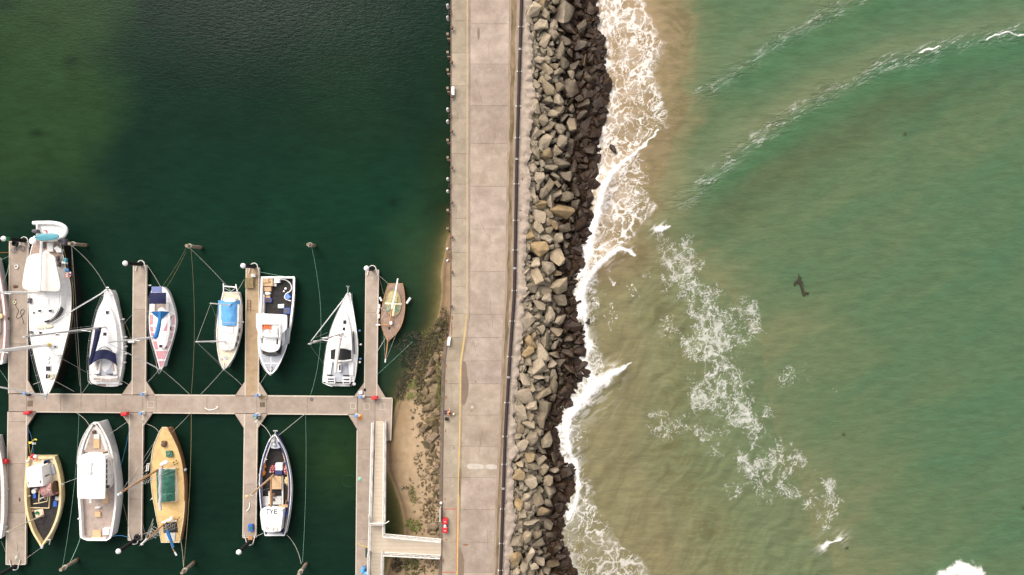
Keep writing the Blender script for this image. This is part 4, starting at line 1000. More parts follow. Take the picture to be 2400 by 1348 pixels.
coil(596.5, 977, 4.5, ZD, M["ropegreen"], "hose_coil", "green hose coil against the pedestal above the TYE boat's finger", 3, "hose")
coil(606.5, 979.5, 4.6, ZD, M["darkgreen"], "hose_coil", "dark green hose ring on the finger above the boat marked TYE", 3, "hose")
coil(600.5, 988, 2.5, ZD, M["fender"], "rope_coil", "white rope coil at the top of the TYE boat's mooring line", 3)
coil(331, 987, 3.5, ZD, M["rope"], "rope_coil", "pale rope coil on the gusset beside the yellow ketch's bow line", 2)
coil(730, 936, 3, ZD, M["greyrubber"], "rope_coil", "dark rope bundle at the middle of the walkway's upper edge", 2)
heap(843.5, 977, 6.5, 6.5, .28, M["orange"], "net_heap", "bright orange net heap on the wide pontoon beside a pedestal", "net", 3)
heap(66, 924, 6, 5, .4, M["black"], "hose_heap", "black hose heap on the walkway left of the big yacht's bow", "hose", 4)
heap(855, 914, 3, 4, .2, M["black"], "cloth_heap", "small black cloth heap on the finger by the white sloop's stern", "cloth", 5)
m = MB(); m.prism(rc(840.5, 916.5, 849, 923.5, -5), ZD, ZD + .4, .04); solo(m, "dock_box", M["gel"], "small white box on the gusset by the white sloop's stern", "box")
heap(843, 1123, 5.5, 5, .12, M["ropegreen"], "net_heap", "small tangle of pale green net on the left edge of the wide pontoon", "net", 8)
m = MB(); m.tube([P(838 - 20 + 16 * math.cos(a * .13), 1127 + 14 * math.sin(a * .13), .02) for a in range(8, 44)], .014, 5); solo(m, "green_line", M["darkgreen"], "loose green line trailing in the water left of the wide pontoon", "rope")
m = MB(); m.tube([P(x, y, ZD + .04) for x, y in chaikin([(480, 956), (488, 961), (498, 961), (508, 957), (511, 955), (506, 953)], 2, False)], .05, 5); solo(m, "white_hose", M["fender"], "white hose lying in a bend on the middle of the main walkway", "hose")
m = MB(); m.tube([P(x, y, ZD + .04) for x, y in chaikin([(37, 700), (35, 716), (45, 728), (38, 740), (40, 748), (48, 744), (58, 730), (54, 724), (46, 730), (52, 745), (56, 760)], 2, False)], .022, 5); solo(m, "black_cable", M["black"], "thin black cable looping over the pontoon left of the big yacht", "cable")
coil(38.5, 625.5, 4.2, ZD, M["fender"], "rope_coil", "white rope coil on the pontoon beside the cream canopy", 4)
coil(34, 709, 3.2, ZD, M["paleyellow"], "rope_coil", "pale rope heap on the pontoon at the foot of the mizzen mast", 4)
heap(36, 672, 6, 4.5, .15, M["darkwood"], "weed_heap", "brown weed heap on the pontoon left of the cream canopy", "weed", 9)
m = MB(); m.lathe(P(38.5, 571, ZD), [(.22, 0), (.30, .1), (.33, .38), (.27, .40), (.22, .1), (.02, .08)], 16); solo(m, "black_bucket", M["black"], "black tub on the tip of the pontoon beside the folded bicycle", "tub", smooth=True)
# bicycle lying on the pontoon
t = thing("bicycle", "bicycle lying flat near the tip of the leftmost pontoon finger", "bicycle", P(42, 582, ZD))
for cx, cy in ((32.5, 586.5), (52, 582)):
    m = MB(); m.tube([P(cx + 5.8 * math.cos(a), cy + 5.8 * math.sin(a), ZD + .12) for a in [2 * math.pi * k / 20 for k in range(21)]], .03, 5); w_ = m.build("wheel", M["greyrubber"], t)
    m = MB()
    for k in range(6):
        a = k * math.pi / 6; m.tube([P(cx + 5.5 * math.cos(a), cy + 5.5 * math.sin(a), ZD + .12), P(cx - 5.5 * math.cos(a), cy - 5.5 * math.sin(a), ZD + .12)], .008, 4)
    m.build("spokes", M["steel"], w_)
m = MB(); z = ZD + .16
for a, b in (((32.5, 586.5), (40, 585)), ((40, 585), (38, 577)), ((32.5, 586.5), (38, 577.5)), ((40, 585), (48, 577.5)), ((38, 577.5), (48, 576)), ((52, 582), (48, 576))): m.tube([P(*a, z), P(*b, z)], .025, 6)
m.build("frame", M["darkgreen"], t)
m = MB(); m.tube([P(46, 574, z + .25), P(48, 575, z + .05), P(47, 571.5, z - .05), P(44, 572, z)], .025, 5); m.build("handlebar", M["gel"], t)
m = MB(); m.box(P(37, 575, z), (.26, .14, .08), .4); m.build("saddle", M["black"], t)
# crates and traps on the brown finger
m = MB(); m.prism(rc(574.5, 651, 594, 675, 1), ZD + .02, ZD + .06)
for k in range(6): m.tube([P(575 + 3.6 * k, 651.5, ZD + .42), P(575.5 + 3.6 * k, 675, ZD + .42)], .02, 4)
for k in range(6): m.tube([P(575, 652 + 4.5 * k, ZD + .44), P(593.5, 652 + 4.5 * k, ZD + .44)], .02, 4)
m.tube([P(575, 652, ZD + .45), P(593.5, 674, ZD + .45)], .03, 4)
for x, y in ((575, 651.5), (593.5, 651.5), (575, 675), (593.5, 675)): m.tube([P(x, y, ZD), P(x, y, ZD + .45)], .035, 5)
m.grid(lambda u, v: P(575 + 18.5 * u, 652 + 23 * v, ZD + .30 + .05 * mnoise.noise((u * 5, v * 6, 3))), 8, 9)
solo(m, "fish_trap", M["ropebrown"], "brown wire fish trap on the stained finger left of the fishing boat", "trap")
m = MB(); m.prism(rc(588, 642, 598.5, 649.5), ZD, ZD + .35, .03); solo(m, "steel_box", M["galv"], "grey box near the tip of the brown stained finger", "box"); 
m = MB()
for y in (705, 712, 719, 726): m.tube([P(580, y, ZD + .05), P(587.5, y, ZD + .05)], .02, 5)
for x in (580, 587): m.tube([P(x, 703, ZD + .05), P(x + .5, 728, ZD + .05)], .025, 5)
solo(m, "steel_rack", M["darkwood"], "dark ladder-like rack lying on the brown stained finger", "rack")
t = thing("fish_crate", "blue crate with a green lid on the finger beside the boat marked TYE", "crate", P(586.5, 1237, ZD))
m = MB(); m.prism(rc(581.5, 1230, 592, 1245.5, -5), ZD, ZD + .4, .02); m.build("tub", M["blueplastic"], t)
m = MB(); m.prism(rc(584.5, 1233, 589.5, 1242, -5), ZD + .4, ZD + .43, .01); m.build("lid", M["greenplastic"], t)
m = MB(); m.prism(rc(580.5, 1258.5, 591.5, 1266), ZD, ZD + .2, .03); solo(m, "brown_plank", M["brightwood"], "short brown plank at the tip of the TYE boat's finger", "plank")
m = MB(); m.tube([P(x, y, ZD + .04) for x, y in chaikin([(578, 1198), (583, 1193), (586, 1185), (585, 1178)], 2, False)], .06, 5); solo(m, "white_hose", M["fender"], "short curved white hose on the finger beside the boat marked TYE", "hose")
heap(578.5, 1163.5, 4.5, 4, .1, M["ply"], "mat_heap", "small tan mat on the finger beside the boat marked TYE", "mat", 12)
m = MB(); m.lathe(P(323, 1258.5, ZD), [(.30, 0), (.37, .08), (.37, .22), (.22, .26), (.12, .2), (.12, 0)], 18); solo(m, "old_tyre", M["black"], "black tyre lying at the lower tip of the white trawler's finger", "tyre", smooth=True)
m = MB(); m.prism(rc(856, 1287, 865.5, 1307), ZD, ZD + .6, .03); solo(m, "green_locker", M["darkgreen"], "dark green locker on the wide pontoon beside the lower gangway", "locker")
heap(862, 1283, 3, 2.5, .25, M["orange"], "net_heap", "small orange net heap on top end of the dark green locker", "net", 14)
for (x, y, a, lab) in ((851.5, 1335, 70, "left blue drum in the bottom stack beside the lower gangway"), (860, 1344, 10, "right blue drum beside the lower gangway at the picture's bottom edge")):
    m = MB(); d = Vector((math.cos(math.radians(a)), math.sin(math.radians(a)), 0)) * .33; c = P(x, y, ZD + .3)
    m.tube([c - d, c - d * .9, c + d * .9, c + d], .26, 12); solo(m, "blue_drum", M["tarp"], lab, "drum", "blue drums by the lower gangway")
heap(860, 1330, 5, 6, .45, M["greyrubber"], "bag_heap", "dark brown sack behind the blue drums on the wide pontoon", "sack", 15)
m = MB(); m.tube([P(x, y, ZD + .03) for x, y in chaikin([(838, 1270), (843, 1277), (856, 1281), (860, 1283)], 2, False)], .025, 5); solo(m, "yellow_rope", M["yellow"], "thin yellow rope on the wide pontoon above the green locker", "rope")
heap(39, 1308, 3.5, 6, .2, M["rope"], "rope_heap", "pale rope heap at the bottom tip of the leftmost lower finger", "rope", 17)
m = MB(); m.tube([P(x, y, ZD + .03) for x, y in chaikin([(36, 1270), (42, 1280), (38, 1290), (44, 1298), (40, 1306)], 2, False)], .03, 5); solo(m, "pale_rope", M["rope"], "pale rope snaking along the leftmost lower finger", "rope")
heap(46, 1171, 2.5, 5, .08, M["darkwood"], "weed_heap", "small brown weed patch on the leftmost lower finger", "weed", 19)

# ------------------------------------------------------------------ gangways, landing and footbridge
ZG = 3.0
def rail(t, a, b, h=1.05, sp=10, lean=0, truss=True):
    a, b = Vector(a), Vector(b); L_ = (b - a).length; n = max(1, round(L_ / 1.2)); up = Vector((0, 0, h))
    m = MB(); m.tube([a + up, b + up], .075, 6); m.build("handrail", M["whitemetal"], t)
    m = MB(); m.tube([a + up * .5, b + up * .5], .04, 5); m.tube([a + up * .02, b + up * .02], .07, 5); m.build("lower_rail", M["whitemetal"], t)
    m = MB()
    for i in range(n + 1): m.tube([a + (b - a) * i / n, a + (b - a) * i / n + up], .035, 5)
    if truss:
        for i in range(n): m.tube([a + (b - a) * i / n + up * (i % 2), a + (b - a) * (i + 1) / n + up * ((i + 1) % 2)], .025, 4)
    m.build("balusters", M["galv"], t)
def ramp_thing(lab, x0, x1, y0, z0, X0, X1, y1, z1):
    """from (x0..x1,y0,z0) down to (X0..X1,y1,z1), picture pixels"""
    a0, a1, b0, b1 = P(x0, y0, z0), P(x1, y0, z0), P(X0, y1, z1), P(X1, y1, z1)
    t = thing("gangway", lab, "gangway", (a0 + a1 + b0 + b1) / 4 - Vector((0, 0, .5)))
    dz = Vector((0, 0, .12)); i = Vector((.22, 0, 0))
    m = MB(); m.ring([[a0 + i - dz, a1 - i - dz, b1 - i - dz, b0 + i - dz], [a0 + i, a1 - i, b1 - i, b0 + i]]); m.build("walkway_deck", M["gangdeck"], t)
    m = MB()
    for q, r in ((a0, b0), (a1, b1)):
        e = Vector((.1, 0, 0)); zz = Vector((0, 0, .22)); m.ring([[q - e - zz, q + e - zz, r + e - zz, r - e - zz], [q - e, q + e, r + e, r - e]])
    m.build("side_beam", M["whitemetal"], t)
    rail(t, a0, b0); rail(t, a1, b1); return t
M["gangdeck"] = mat("gangway_boards", (.47, .385, .29), .08, 2, .85, .2, col2=(.38, .29, .21), s2=1, amt2=.4, planks=(1, .45), pcol=.86)
ramp_thing("upper gangway with white railings sloping from the landing up the picture to the pontoon", 869.5, 901.5, 1226, ZG, 875.5, 903.5, 987, .75)
ramp_thing("lower gangway with white railings leaving the picture at the bottom", 866.5, 898.5, 1291, ZG, 862, 894, 1520, .75)
t = thing("footbridge", "short concrete footbridge with white truss railings joining landing and pier", "footbridge", P(966, 1277, 0))
m = MB(); m.prism([(868, 1226), (902, 1226), (902, 1253), (1036.5, 1266), (1036.5, 1302), (899, 1299.5), (868, 1292)], ZG - .3, ZG); m.build("deck", M["gangdeck2"] if "gangdeck2" in M else M["gangdeck"], t)
rail(t, P(901, 1251.5, ZG), P(1034.5, 1264, ZG)); rail(t, P(899.5, 1294.5, ZG), P(1032.5, 1301.5, ZG))
rail(t, P(869, 1228, ZG), P(867.5, 1292, ZG), truss=False); rail(t, P(901, 1228, ZG), P(901.5, 1251, ZG), truss=False)
m = MB()
for x, y in ((873, 1232), (896, 1232), (873, 1286), (896, 1286)): m.tube([P(x, y, -2), P(x, y, ZG - .3)], .18, 10)
m.build("support_pile", M["floatdark"], t)
t = thing("security_gate", "white wing gate with outward side bars across the upper gangway", "gate", P(886, 1228, ZG))
for pts in ([(863.5, 1206), (866, 1227), (903, 1227), (912, 1221.5)],):
    for z in (.3, 1.2, 2.1):
        m = MB(); m.tube([P(x, y, ZG + z * .55) for x, y in pts], .06, 5); m.build("gate_bar", M["whitemetal"], t)
m = MB()
for k in range(15):
    x = 863.8 + 3.0 * k; m.tube([P(x, 1227 - (0 if x < 903 else (x - 903) * .6), ZG), P(x, 1227 - (0 if x < 903 else (x - 903) * .6), ZG + 1.2)], .022, 4)
for k in range(8):
    y = 1206 + 2.6 * k; m.tube([P(863.6 + k * .3, y, ZG), P(863.6 + k * .3, y, ZG + 1.2)], .022, 4)
m.build("vertical_bars", M["whitemetal"], t)
m = MB(); m.box(P(885, 1227, ZG + .6), (1.5, .05, 1.2)); m.build("gate_panel", M["whitemetal"], t)

# ------------------------------------------------------------------ shore rocks, weed
SHR = [rock_mesh(100 + i) for i in range(10)]
SH = mat("shore_stone", (.150, .110, .070), .28, 2.2, .9, .2, col2=(.055, .045, .018), s2=.9, amt2=.85, bump=.5, bscale=6, ocol=True)
for q in SHR: q.materials.append(SH); q.name = "shore_rock"
rr = random.Random(5)
def wallx(y): return interp(PL, y) - 5
spots = [(1005, 930, 14), (1018, 915, 15), (1001, 957, 15), (1012, 985, 16), (1002, 1003, 14), (1020, 1010, 12), (1014, 1025, 13), (992, 935, 11), (1020, 940, 13), (998, 915, 12), (1008, 893, 12), (1022, 887, 14), (1024, 968, 10), (1010, 1120, 7), (975, 1073, 6), (979, 1067, 5), (968, 980, 4), (962, 1153, 6), (1018, 1175, 9), (1006, 1173, 8), (1015, 1233, 13), (1008, 870, 13), (1020, 862, 12), (1024, 842, 12), (1012, 848, 11), (988, 1012, 8), (985, 995, 8), (1000, 1040, 9), (1013, 1050, 9), (1020, 1070, 9), (1005, 1083, 8), (1022, 1095, 8), (1015, 1108, 8), (1006, 1140, 6), (1021, 1130, 7), (1002, 1105, 6)]
tries = 0
pts = list(spots)
while len(pts) < 96 and tries < 6000:
    tries += 1; y = rr.uniform(755, 1330); xr = wallx(y)
    lo = interp([(740, 1030), (800, 1003), (860, 985), (920, 970), (960, 985), (1020, 985), (1080, 998), (1200, 995), (1330, 1000)], y)
    x = rr.uniform(lo, xr); r = rr.uniform(4, 10) * (1 if y < 1050 else .75)
    if 1247 < y < 1312: continue
    if all((a - x) ** 2 + (b - y) ** 2 > (.85 * (r + q)) ** 2 for a, b, q in pts): pts.append((x, y, r))
pts.sort(key=lambda c: c[1])
cnt = {}
for (x, y, r) in pts:
    z = float(bed_height(np.array([float(x)]), np.array([float(y)]))[0]); u = (wallx(y) - x)
    row = "close against the pier wall" if u < 24 else "mid bank" if u < 50 else "out on the sand" if y > 950 else "at the water's edge"
    sec = "above the sand" if y < 950 else "beside the sand" if y < 1245 else "below the footbridge"
    key = (row, sec); cnt[key] = cnt.get(key, 0) + 1
    k = rr.uniform(.75, 1.5); col = (k, k * rr.uniform(.93, 1.02), k * rr.uniform(.8, 1.0))
    sc = r / 20 * 1.15; o = rock_obj(rr.choice(SHR), P(x, y, z + r / 20 * .3), (rr.uniform(-.3, .3), rr.uniform(-.3, .3), rr.uniform(0, 6.3)), (sc * rr.uniform(1, 1.3), sc, sc * rr.uniform(.7, 1)), col, "shore_rock")
    tag(o, f"brown shore rock {row} {sec}, {ORD(cnt[key])} from the top", "rock", "rocks on the beach by the pier wall")
# pebbles and broken shell
bm = bmesh.new()
for _ in range(900):
    y = rr.uniform(770, 1345); xr = wallx(y) + 2
    if y < 960: x = rr.uniform(interp([(770, 1025), (860, 985), (960, 985)], y), xr)
    else: x = xr - abs(rr.gauss(0, 34))
    if x < 960 or 1253 < y < 1305: continue
    z = float(bed_height(np.array([x]), np.array([y]))[0]); r = rr.uniform(1.2, 4.2) / 20
    mt = Matrix.Translation(P(x, y, z + r * .3)) @ Matrix.Rotation(rr.uniform(0, 6.3), 4, 'Z') @ Matrix.Diagonal((r * 1.3, r, r * .8, 1))
    n0 = len(bm.verts); bm.from_mesh(SHR[rr.randint(0, 9)]); bm.verts.ensure_lookup_table()
    for v in bm.verts[n0:]: v.co = mt @ v.co
me = bpy.data.meshes.new("pebbles"); bm.to_mesh(me); bm.free(); me.materials.append(SH); o = bpy.data.objects.new("pebbles", me); COL.objects.link(o); o.color = (1.15, 1.1, .95, 1)
tag(o, "small stones scattered over the beach between the shore rocks", "pebbles", None, "stuff")
def weed(name, lab, cx, cy, rx, ry, n, mats_, z=None, size=(2, 6), ang=0, seed=0, cat="seaweed", up=.25):
    k = random.Random(seed); m = MB(); c_, s_ = math.cos(math.radians(ang)), math.sin(math.radians(ang))
    for _ in range(n):
        a = k.uniform(0, 6.283); q = math.sqrt(k.random()) * (1 + .35 * mnoise.noise((math.cos(a) * 2, math.sin(a) * 2, seed)))
        dx, dy = rx * q * math.cos(a), ry * q * math.sin(a); x, y = cx + dx * c_ - dy * s_, cy + dx * s_ + dy * c_
        if mnoise.noise((x * .09, y * .09, seed)) < -.18: continue
        zz = float(bed_height(np.array([x]), np.array([y]))[0]) if z is None else z
        zz = max(zz, -.30) if z is None else zz
        zz += k.uniform(.02, up); l = k.uniform(*size); t_ = k.uniform(0, 6.283); w_ = l * k.uniform(.22, .5)
        p0 = P(x, y, zz); d = Vector((math.cos(t_), math.sin(t_), k.uniform(-.25, .25))) * l / 20; e = Vector((-math.sin(t_), math.cos(t_), k.uniform(-.3, .3))) * w_ / 40
        m.cur = k.choices(range(len(mats_)), [4, 2, 1][:len(mats_)])[0]
        m._add([p0, p0 + d * .5 + e, p0 + d, p0 + d * .5 - e], [(0, 1, 2, 3)])
    return solo(m, name, mats_, lab, cat, "seaweed patches by the beach", "stuff")
BW = mat("brown_weed", (.050, .036, .016), .3, 4, .7, .3); DW = mat("dark_weed", (.026, .022, .010), .3, 4, .7, .3); GW = mat("green_weed", (.13, .17, .022), .3, 4, .7, .3); OW = mat("olive_weed", (.085, .075, .020), .3, 4, .7, .3)
weed("seaweed_patch", "large dark brown weed bed under water below the wooden boat's bowsprit", 972, 822, 40, 44, 2200, [DW, BW], -.10, (3, 8), -30, 1, up=.13)
weed("seaweed_patch", "brown weed clump in the shallows just left of the bright green weed", 955, 908, 26, 34, 2000, [DW, BW, OW], -.02, (3, 7), 20, 2, up=.14)
weed("seaweed_patch", "bright green weed over the rocks at the top of the sand", 966, 915, 13, 30, 420, [GW, OW], .25, (2, 5), 12, 3)
weed("seaweed_patch", "olive weed climbing the rocks at the bend of the pier edge", 1038, 747, 12, 26, 420, [BW, OW], .5, (2, 6), 0, 4, up=.4)
weed("seaweed_patch", "olive weed over the small rocks left of the pier bend", 1018, 800, 26, 34, 800, [OW, BW], .15, (2, 5), -20, 5, up=.35)
weed("seaweed_patch", "thin green strip of weed down the pier wall beside the large shore rocks", 1029, 915, 4, 62, 420, [OW, GW], .9, (2, 5), -3, 6, up=.5)
weed("seaweed_patch", "green weed clump on the sand just above the footbridge", 968, 1232, 20, 16, 360, [GW, OW, DW], None, (2, 6), 20, 7)
weed("seaweed_patch", "thin green weed trail at the middle of the sand", 967, 1160, 8, 26, 160, [OW, GW, DW], None, (2, 5), -10, 8)
weed("seaweed_patch", "small dark weed scraps at the left of the weed trail on the sand", 948, 1144, 10, 6, 40, [DW], None, (2, 5), 0, 9)
weed("seaweed_patch", "dark weed clump nearest the gangway below the footbridge", 930, 1325, 13, 16, 320, [DW, BW], None, (3, 6), 0, 10)
weed("seaweed_patch", "green and brown weed clump in the middle below the footbridge", 965, 1330, 22, 24, 700, [OW, DW, GW], None, (2, 6), 0, 11)
weed("seaweed_patch", "dark band of weed along the foot of the pier wall", 1026, 1160, 8, 100, 900, [DW, BW, OW], .5, (2, 6), 2, 12, up=.3)
weed("seaweed_patch", "dark weed on the rocks at the wall below the footbridge", 1022, 1345, 9, 38, 380, [DW, BW], .5, (2, 6), 0, 13, up=.3)
weed("seaweed_patch", "dense dark olive weed over the whole rocky bank left of the pier bend", 1008, 850, 28, 106, 3600, [BW, OW, DW], .24, (3, 8), 14, 21, up=.35)
weed("seaweed_patch", "olive weed between the big shore rocks above the sand", 1002, 945, 24, 52, 1300, [BW, OW, DW], .25, (3, 7), 8, 22, up=.3)
weed("seaweed_patch", "brown weed and litter strip among the rocks beside the sand", 1015, 1110, 13, 150, 1100, [BW, DW, OW], .45, (2, 5), 2, 23, up=.3)
weed("seaweed_patch", "dark weed fringe in the shallows along the rocky bank", 985, 850, 22, 60, 1100, [DW, BW], .0, (3, 7), 18, 24, up=.1)
# drifting weed in the open sea
k = random.Random(77)
def frond(pts, w0):
    for i in range(len(pts) - 1):
        for _ in range(26):
            u = k.random(); x = pts[i][0] + (pts[i + 1][0] - pts[i][0]) * u + k.gauss(0, w0); y = pts[i][1] + (pts[i + 1][1] - pts[i][1]) * u + k.gauss(0, w0)
            t_ = math.atan2(-(pts[i + 1][1] - pts[i][1]), pts[i + 1][0] - pts[i][0]) + k.gauss(0, .7); l = k.uniform(2, 6) / 20; p0 = P(x, y, .09 + k.uniform(0, .03))
            d = Vector((math.cos(t_), math.sin(t_), 0)) * l; e = Vector((-math.sin(t_), math.cos(t_), .1)) * l * .2
            m._add([p0, p0 + d * .5 + e, p0 + d, p0 + d * .5 - e], [(0, 1, 2, 3)])
m = MB()
out = [(1872.5, 640), (1874, 650), (1877.5, 656), (1880, 665), (1883, 674), (1886, 684), (1893, 686), (1896, 688), (1887.5, 690), (1884.5, 696), (1882, 690), (1879.5, 681), (1876, 673), (1872, 664), (1867, 663.5), (1864, 671), (1862, 670), (1863, 662), (1868, 657.5), (1871, 653)]
out = [(x + k.uniform(-.6, .6), y + k.uniform(-.6, .6)) for x, y in chaikin(out, 1)]
m.prism(out, .02, .13, .03)
frond([(1873, 646), (1879, 666), (1884, 690)], 1.6); frond([(1870, 659), (1863, 666)], 1.0); frond([(1884, 686), (1894, 688)], .8)
solo(m, "drifting_seaweed", DW, "dark forked clump of seaweed drifting alone in the open green sea", "seaweed")
FW = mat("faint_weed", (.045, .055, .022), .3, 4, .7, .2)
for x, y, r, lab in ((2398, 1190, 5, "weed clump at the right edge of the sea"), (1984, 1284, 3, "tiny weed clump right of the small white splash"), (1978, 1018, 4, "faint weed clump right of the foam net"), (2120, 312, 3, "small weed clump below the long wave crest")):
    m = MB(); frond([(x - r * .4, y - r * .5), (x, y)], r * .25); solo(m, "drifting_seaweed", FW, lab, "seaweed")
# ------------------------------------------------------------------ boats
def spl(st, n=44):
    """Catmull-Rom through stations (y, xl, xr) -> n stations"""
    out = []
    m = len(st) - 1
    for i in range(n + 1):
        u = i / n * m; k = min(int(u), m - 1); f = u - k
        p = [st[max(0, k - 1)], st[k], st[k + 1], st[min(m, k + 2)]]
        out.append(tuple(.5 * (2 * p[1][c] + (p[2][c] - p[0][c]) * f + (2 * p[0][c] - 5 * p[1][c] + 4 * p[2][c] - p[3][c]) * f * f + (3 * p[1][c] - p[0][c] - 3 * p[2][c] + p[3][c]) * f ** 3) for c in range(3)))
    return out
class Boat: pass
def boat(name, lab, cat, st, zs, top, deck, zmid=None, drop=.06, gun=.10, gunmat=None, wl=.86, bowrake=.10, stripe=None, camber=.04, sternrake=.02, deckmat2=None):
    """st: stations from the end at the top of the picture to the end at the bottom. zs: (z at first, z at last). bow = narrower end"""
    b = Boat(); b.st = S_ = spl(st); n = len(S_) - 1
    bow_last = (st[-1][2] - st[-1][1]) < (st[0][2] - st[0][1])
    def zt(u):
        lin = zs[0] + (zs[1] - zs[0]) * u
        return lin - .16 * abs(zs[1] - zs[0]) * math.sin(math.pi * u)
    b.z = lambda y: zt(min(1, max(0, (y - st[0][0]) / (st[-1][0] - st[0][0])))); b.zt = zt
    b.xl = lambda y: interp([(s[0], s[1]) for s in S_], y); b.xr = lambda y: interp([(s[0], s[2]) for s in S_], y)
    Lp = [P(s[1], s[0], zt(i / n)) for i, s in enumerate(S_)]; Rp = [P(s[2], s[0], zt(i / n)) for i, s in enumerate(S_)]
    cen = sum(Lp, Vector()) / len(Lp) * .5 + sum(Rp, Vector()) / len(Rp) * .5
    b.t = t = thing(name, lab, cat, (cen.x, cen.y, 0)); ymid = cen.y; half = abs(Lp[0].y - Lp[-1].y) / 2
    def low(p, c, k, z, i):
        u = i / n; ub = u if bow_last else 1 - u; f = k * (1 - .35 * max(0, ub - .45) / .55)
        yy = p.y; d = (p.y - ymid) / half; rb = bowrake if ((d < 0) == bow_last) else sternrake
        yy = ymid + (p.y - ymid) * (1 - rb * abs(d) * (1 - k * .6))
        return Vector((c.x + (p.x - c.x) * f, yy, z))
    def rowpts(k, zf):
        out = []
        for i in range(n + 1): c = (Lp[i] + Rp[i]) / 2; out.append((low(Lp[i], c, k, zf(i), i), low(Rp[i], c, k, zf(i), i)))
        return out
    top_ = list(zip(Lp, Rp)); q1 = rowpts(.97, lambda i: zt(i / n) * .55); q2 = rowpts(wl, lambda i: .02); q3 = rowpts(wl * .6, lambda i: -.55)
    ring = lambda r: [p[0] for p in r] + [p[1] for p in reversed(r)]
    m = MB(); m.ring([ring(q3), ring(q2), ring(q1), ring(top_)], True, False)
    b.hull = m.build("hull", top, t, True)
    # gunwale and inner side
    ins = []
    for i in range(n + 1):
        c = (Lp[i] + Rp[i]) / 2; hw = (Rp[i] - Lp[i]).length / 2; g_ = min(gun, hw * .8); d = (Rp[i] - Lp[i]).normalized()
        e = Vector((0, 0, 0))
        if i == 0: e = Vector((0, -gun if Lp[0].y > ymid else gun, 0))
        if i == n: e = Vector((0, -gun if Lp[n].y > ymid else gun, 0))
        ins.append((Lp[i] + d * g_ + e, Rp[i] - d * g_ + e))
    up = Vector((0, 0, .012))
    m = MB(); rt = [p + up for p in ring(top_)]; ri = [p + up for p in ring(ins)]; rd = [p - Vector((0, 0, drop + .03)) for p in ring(ins)]
    m.ring([[p - Vector((0, 0, .06)) for p in ring(top_)], rt, ri, rd], False, False)
    m.build("gunwale", gunmat or top, t, False)
    m = MB(); nu = 8
    for i in range(n):
        pass
    def dk(u, v):
        i = min(n, int(round(v * n))); a, c = ins[i]
        p = a + (c - a) * u; return p - Vector((0, 0, drop - camber * (1 - (2 * u - 1) ** 2)))
    m.grid(dk, nu, n); b.deckz = lambda y: b.z(y) - drop + camber * .8
    b.deck = m.build("deck", deck, t, True)
    if stripe:
        m = MB()
        for side in (0, 1):
            pts = [(q1[i][side] + (top_[i][side] - q1[i][side]) * .55) for i in range(n + 1)]
            sg = -1 if side == 0 else 1
            m.tube([p + Vector((sg * .01, 0, 0)) for p in pts], .03, 5)
        m.build("cove_stripe", stripe, t)
    return b
def add(b, name, mt, fn, smooth=False, label=None):
    m = MB(); fn(m); return m.build(name, mt, b.t, smooth, label)
def mast(b, x, y, z0, tip, zt, r=.09, mt=None, spreaders=(), shrouds=True, beam=1.5, name="mast", bow=None, stern=None, wires=M["wire"]):
    base = P(x, y, z0); top = P(tip[0], tip[1], zt) if tip else Vector((base.x, base.y, zt))
    o = add(b, name, mt or M["alu"], lambda m: m.tube([base, base + (top - base) * .5, top], r, 8, r * .7), True)
    for k, (f, hw) in enumerate(spreaders):
        m = MB(); p = base + (top - base) * f; m.tube([p - Vector((hw, .15, 0)), p, p + Vector((hw, -.15, 0))], .035, 5); m.build("spreader", M["spar"], o)
    if shrouds:
        m = MB()
        for s in (-1, 1):
            m.tube([Vector((base.x + s * beam, base.y - .25, z0)), base + (top - base) * .62 + Vector((s * .05, 0, 0))], .011, 4)
            if spreaders:
                f, hw = spreaders[-1]; p = base + (top - base) * f + Vector((s * hw, -.15 * s, 0)); m.tube([Vector((base.x + s * beam, base.y + .1, z0)), p, top], .011, 4)
        if bow: m.tube([Vector(bow), top], .012, 4)
        if stern: m.tube([Vector(stern), top], .012, 4)
        m.build("standing_rigging", wires, o)
    m = MB(); m.tube([top, top + Vector((0, 0, .5))], .012, 4); m.box(top + Vector((.1, 0, .1)), (.35, .05, .05)); m.build("masthead_aerial", M["galv"], o)
    return o, base, top
def furled(b, bow, base, top, frac=.9, r=.085, mt=None):
    bow = Vector(bow); e = bow + (top - bow) * frac
    add(b, "furled_jib", mt or M["spar"], lambda m: m.tube([bow + Vector((0, 0, .25)), bow + (e - bow) * .1, bow + (e - bow) * .5, e], r, 7, r * .35), True)
    add(b, "furler_drum", M["steel"], lambda m: m.lathe(bow + Vector((0, 0, .05)), [(.1, 0), (.1, .18)], 8))
def lifelines(b, y0, y1, h=.6, sides=("l", "r"), step=30, inset=1.2):
    for sd in sides:
        f = b.xl if sd == "l" else b.xr; k = inset if sd == "l" else -inset
        n = max(1, int(abs(y1 - y0) / step)); ys = [y0 + (y1 - y0) * i / n for i in range(n + 1)]
        add(b, "lifeline", M["steel"], lambda m: ([m.tube([P(f(y) + k, y, b.z(y)), P(f(y) + k, y, b.z(y) + 0) + Vector((0, 0, h))], .018, 4) for y in ys],
            [m.tube([P(f(y) + k, y, b.z(y)) + Vector((0, 0, h * q)) for y in ys], .012, 4) for q in (1, .5)]))
def hatches(b, lst, frame=True, dz=.03):
    for x, y, w_, h_ in lst:
        z = b.deckz(y) + dz; o = add(b, "hatch", M["gel"], lambda m: m.prism(rc(x - w_ / 2 - .8, y - h_ / 2 - .8, x + w_ / 2 + .8, y + h_ / 2 + .8), z - .08, z + .05, .02))
        m = MB(); m.prism(rc(x - w_ / 2, y - h_ / 2, x + w_ / 2, y + h_ / 2), z + .05, z + .065, .008); m.build("hatch_glass", M["glass"], o)
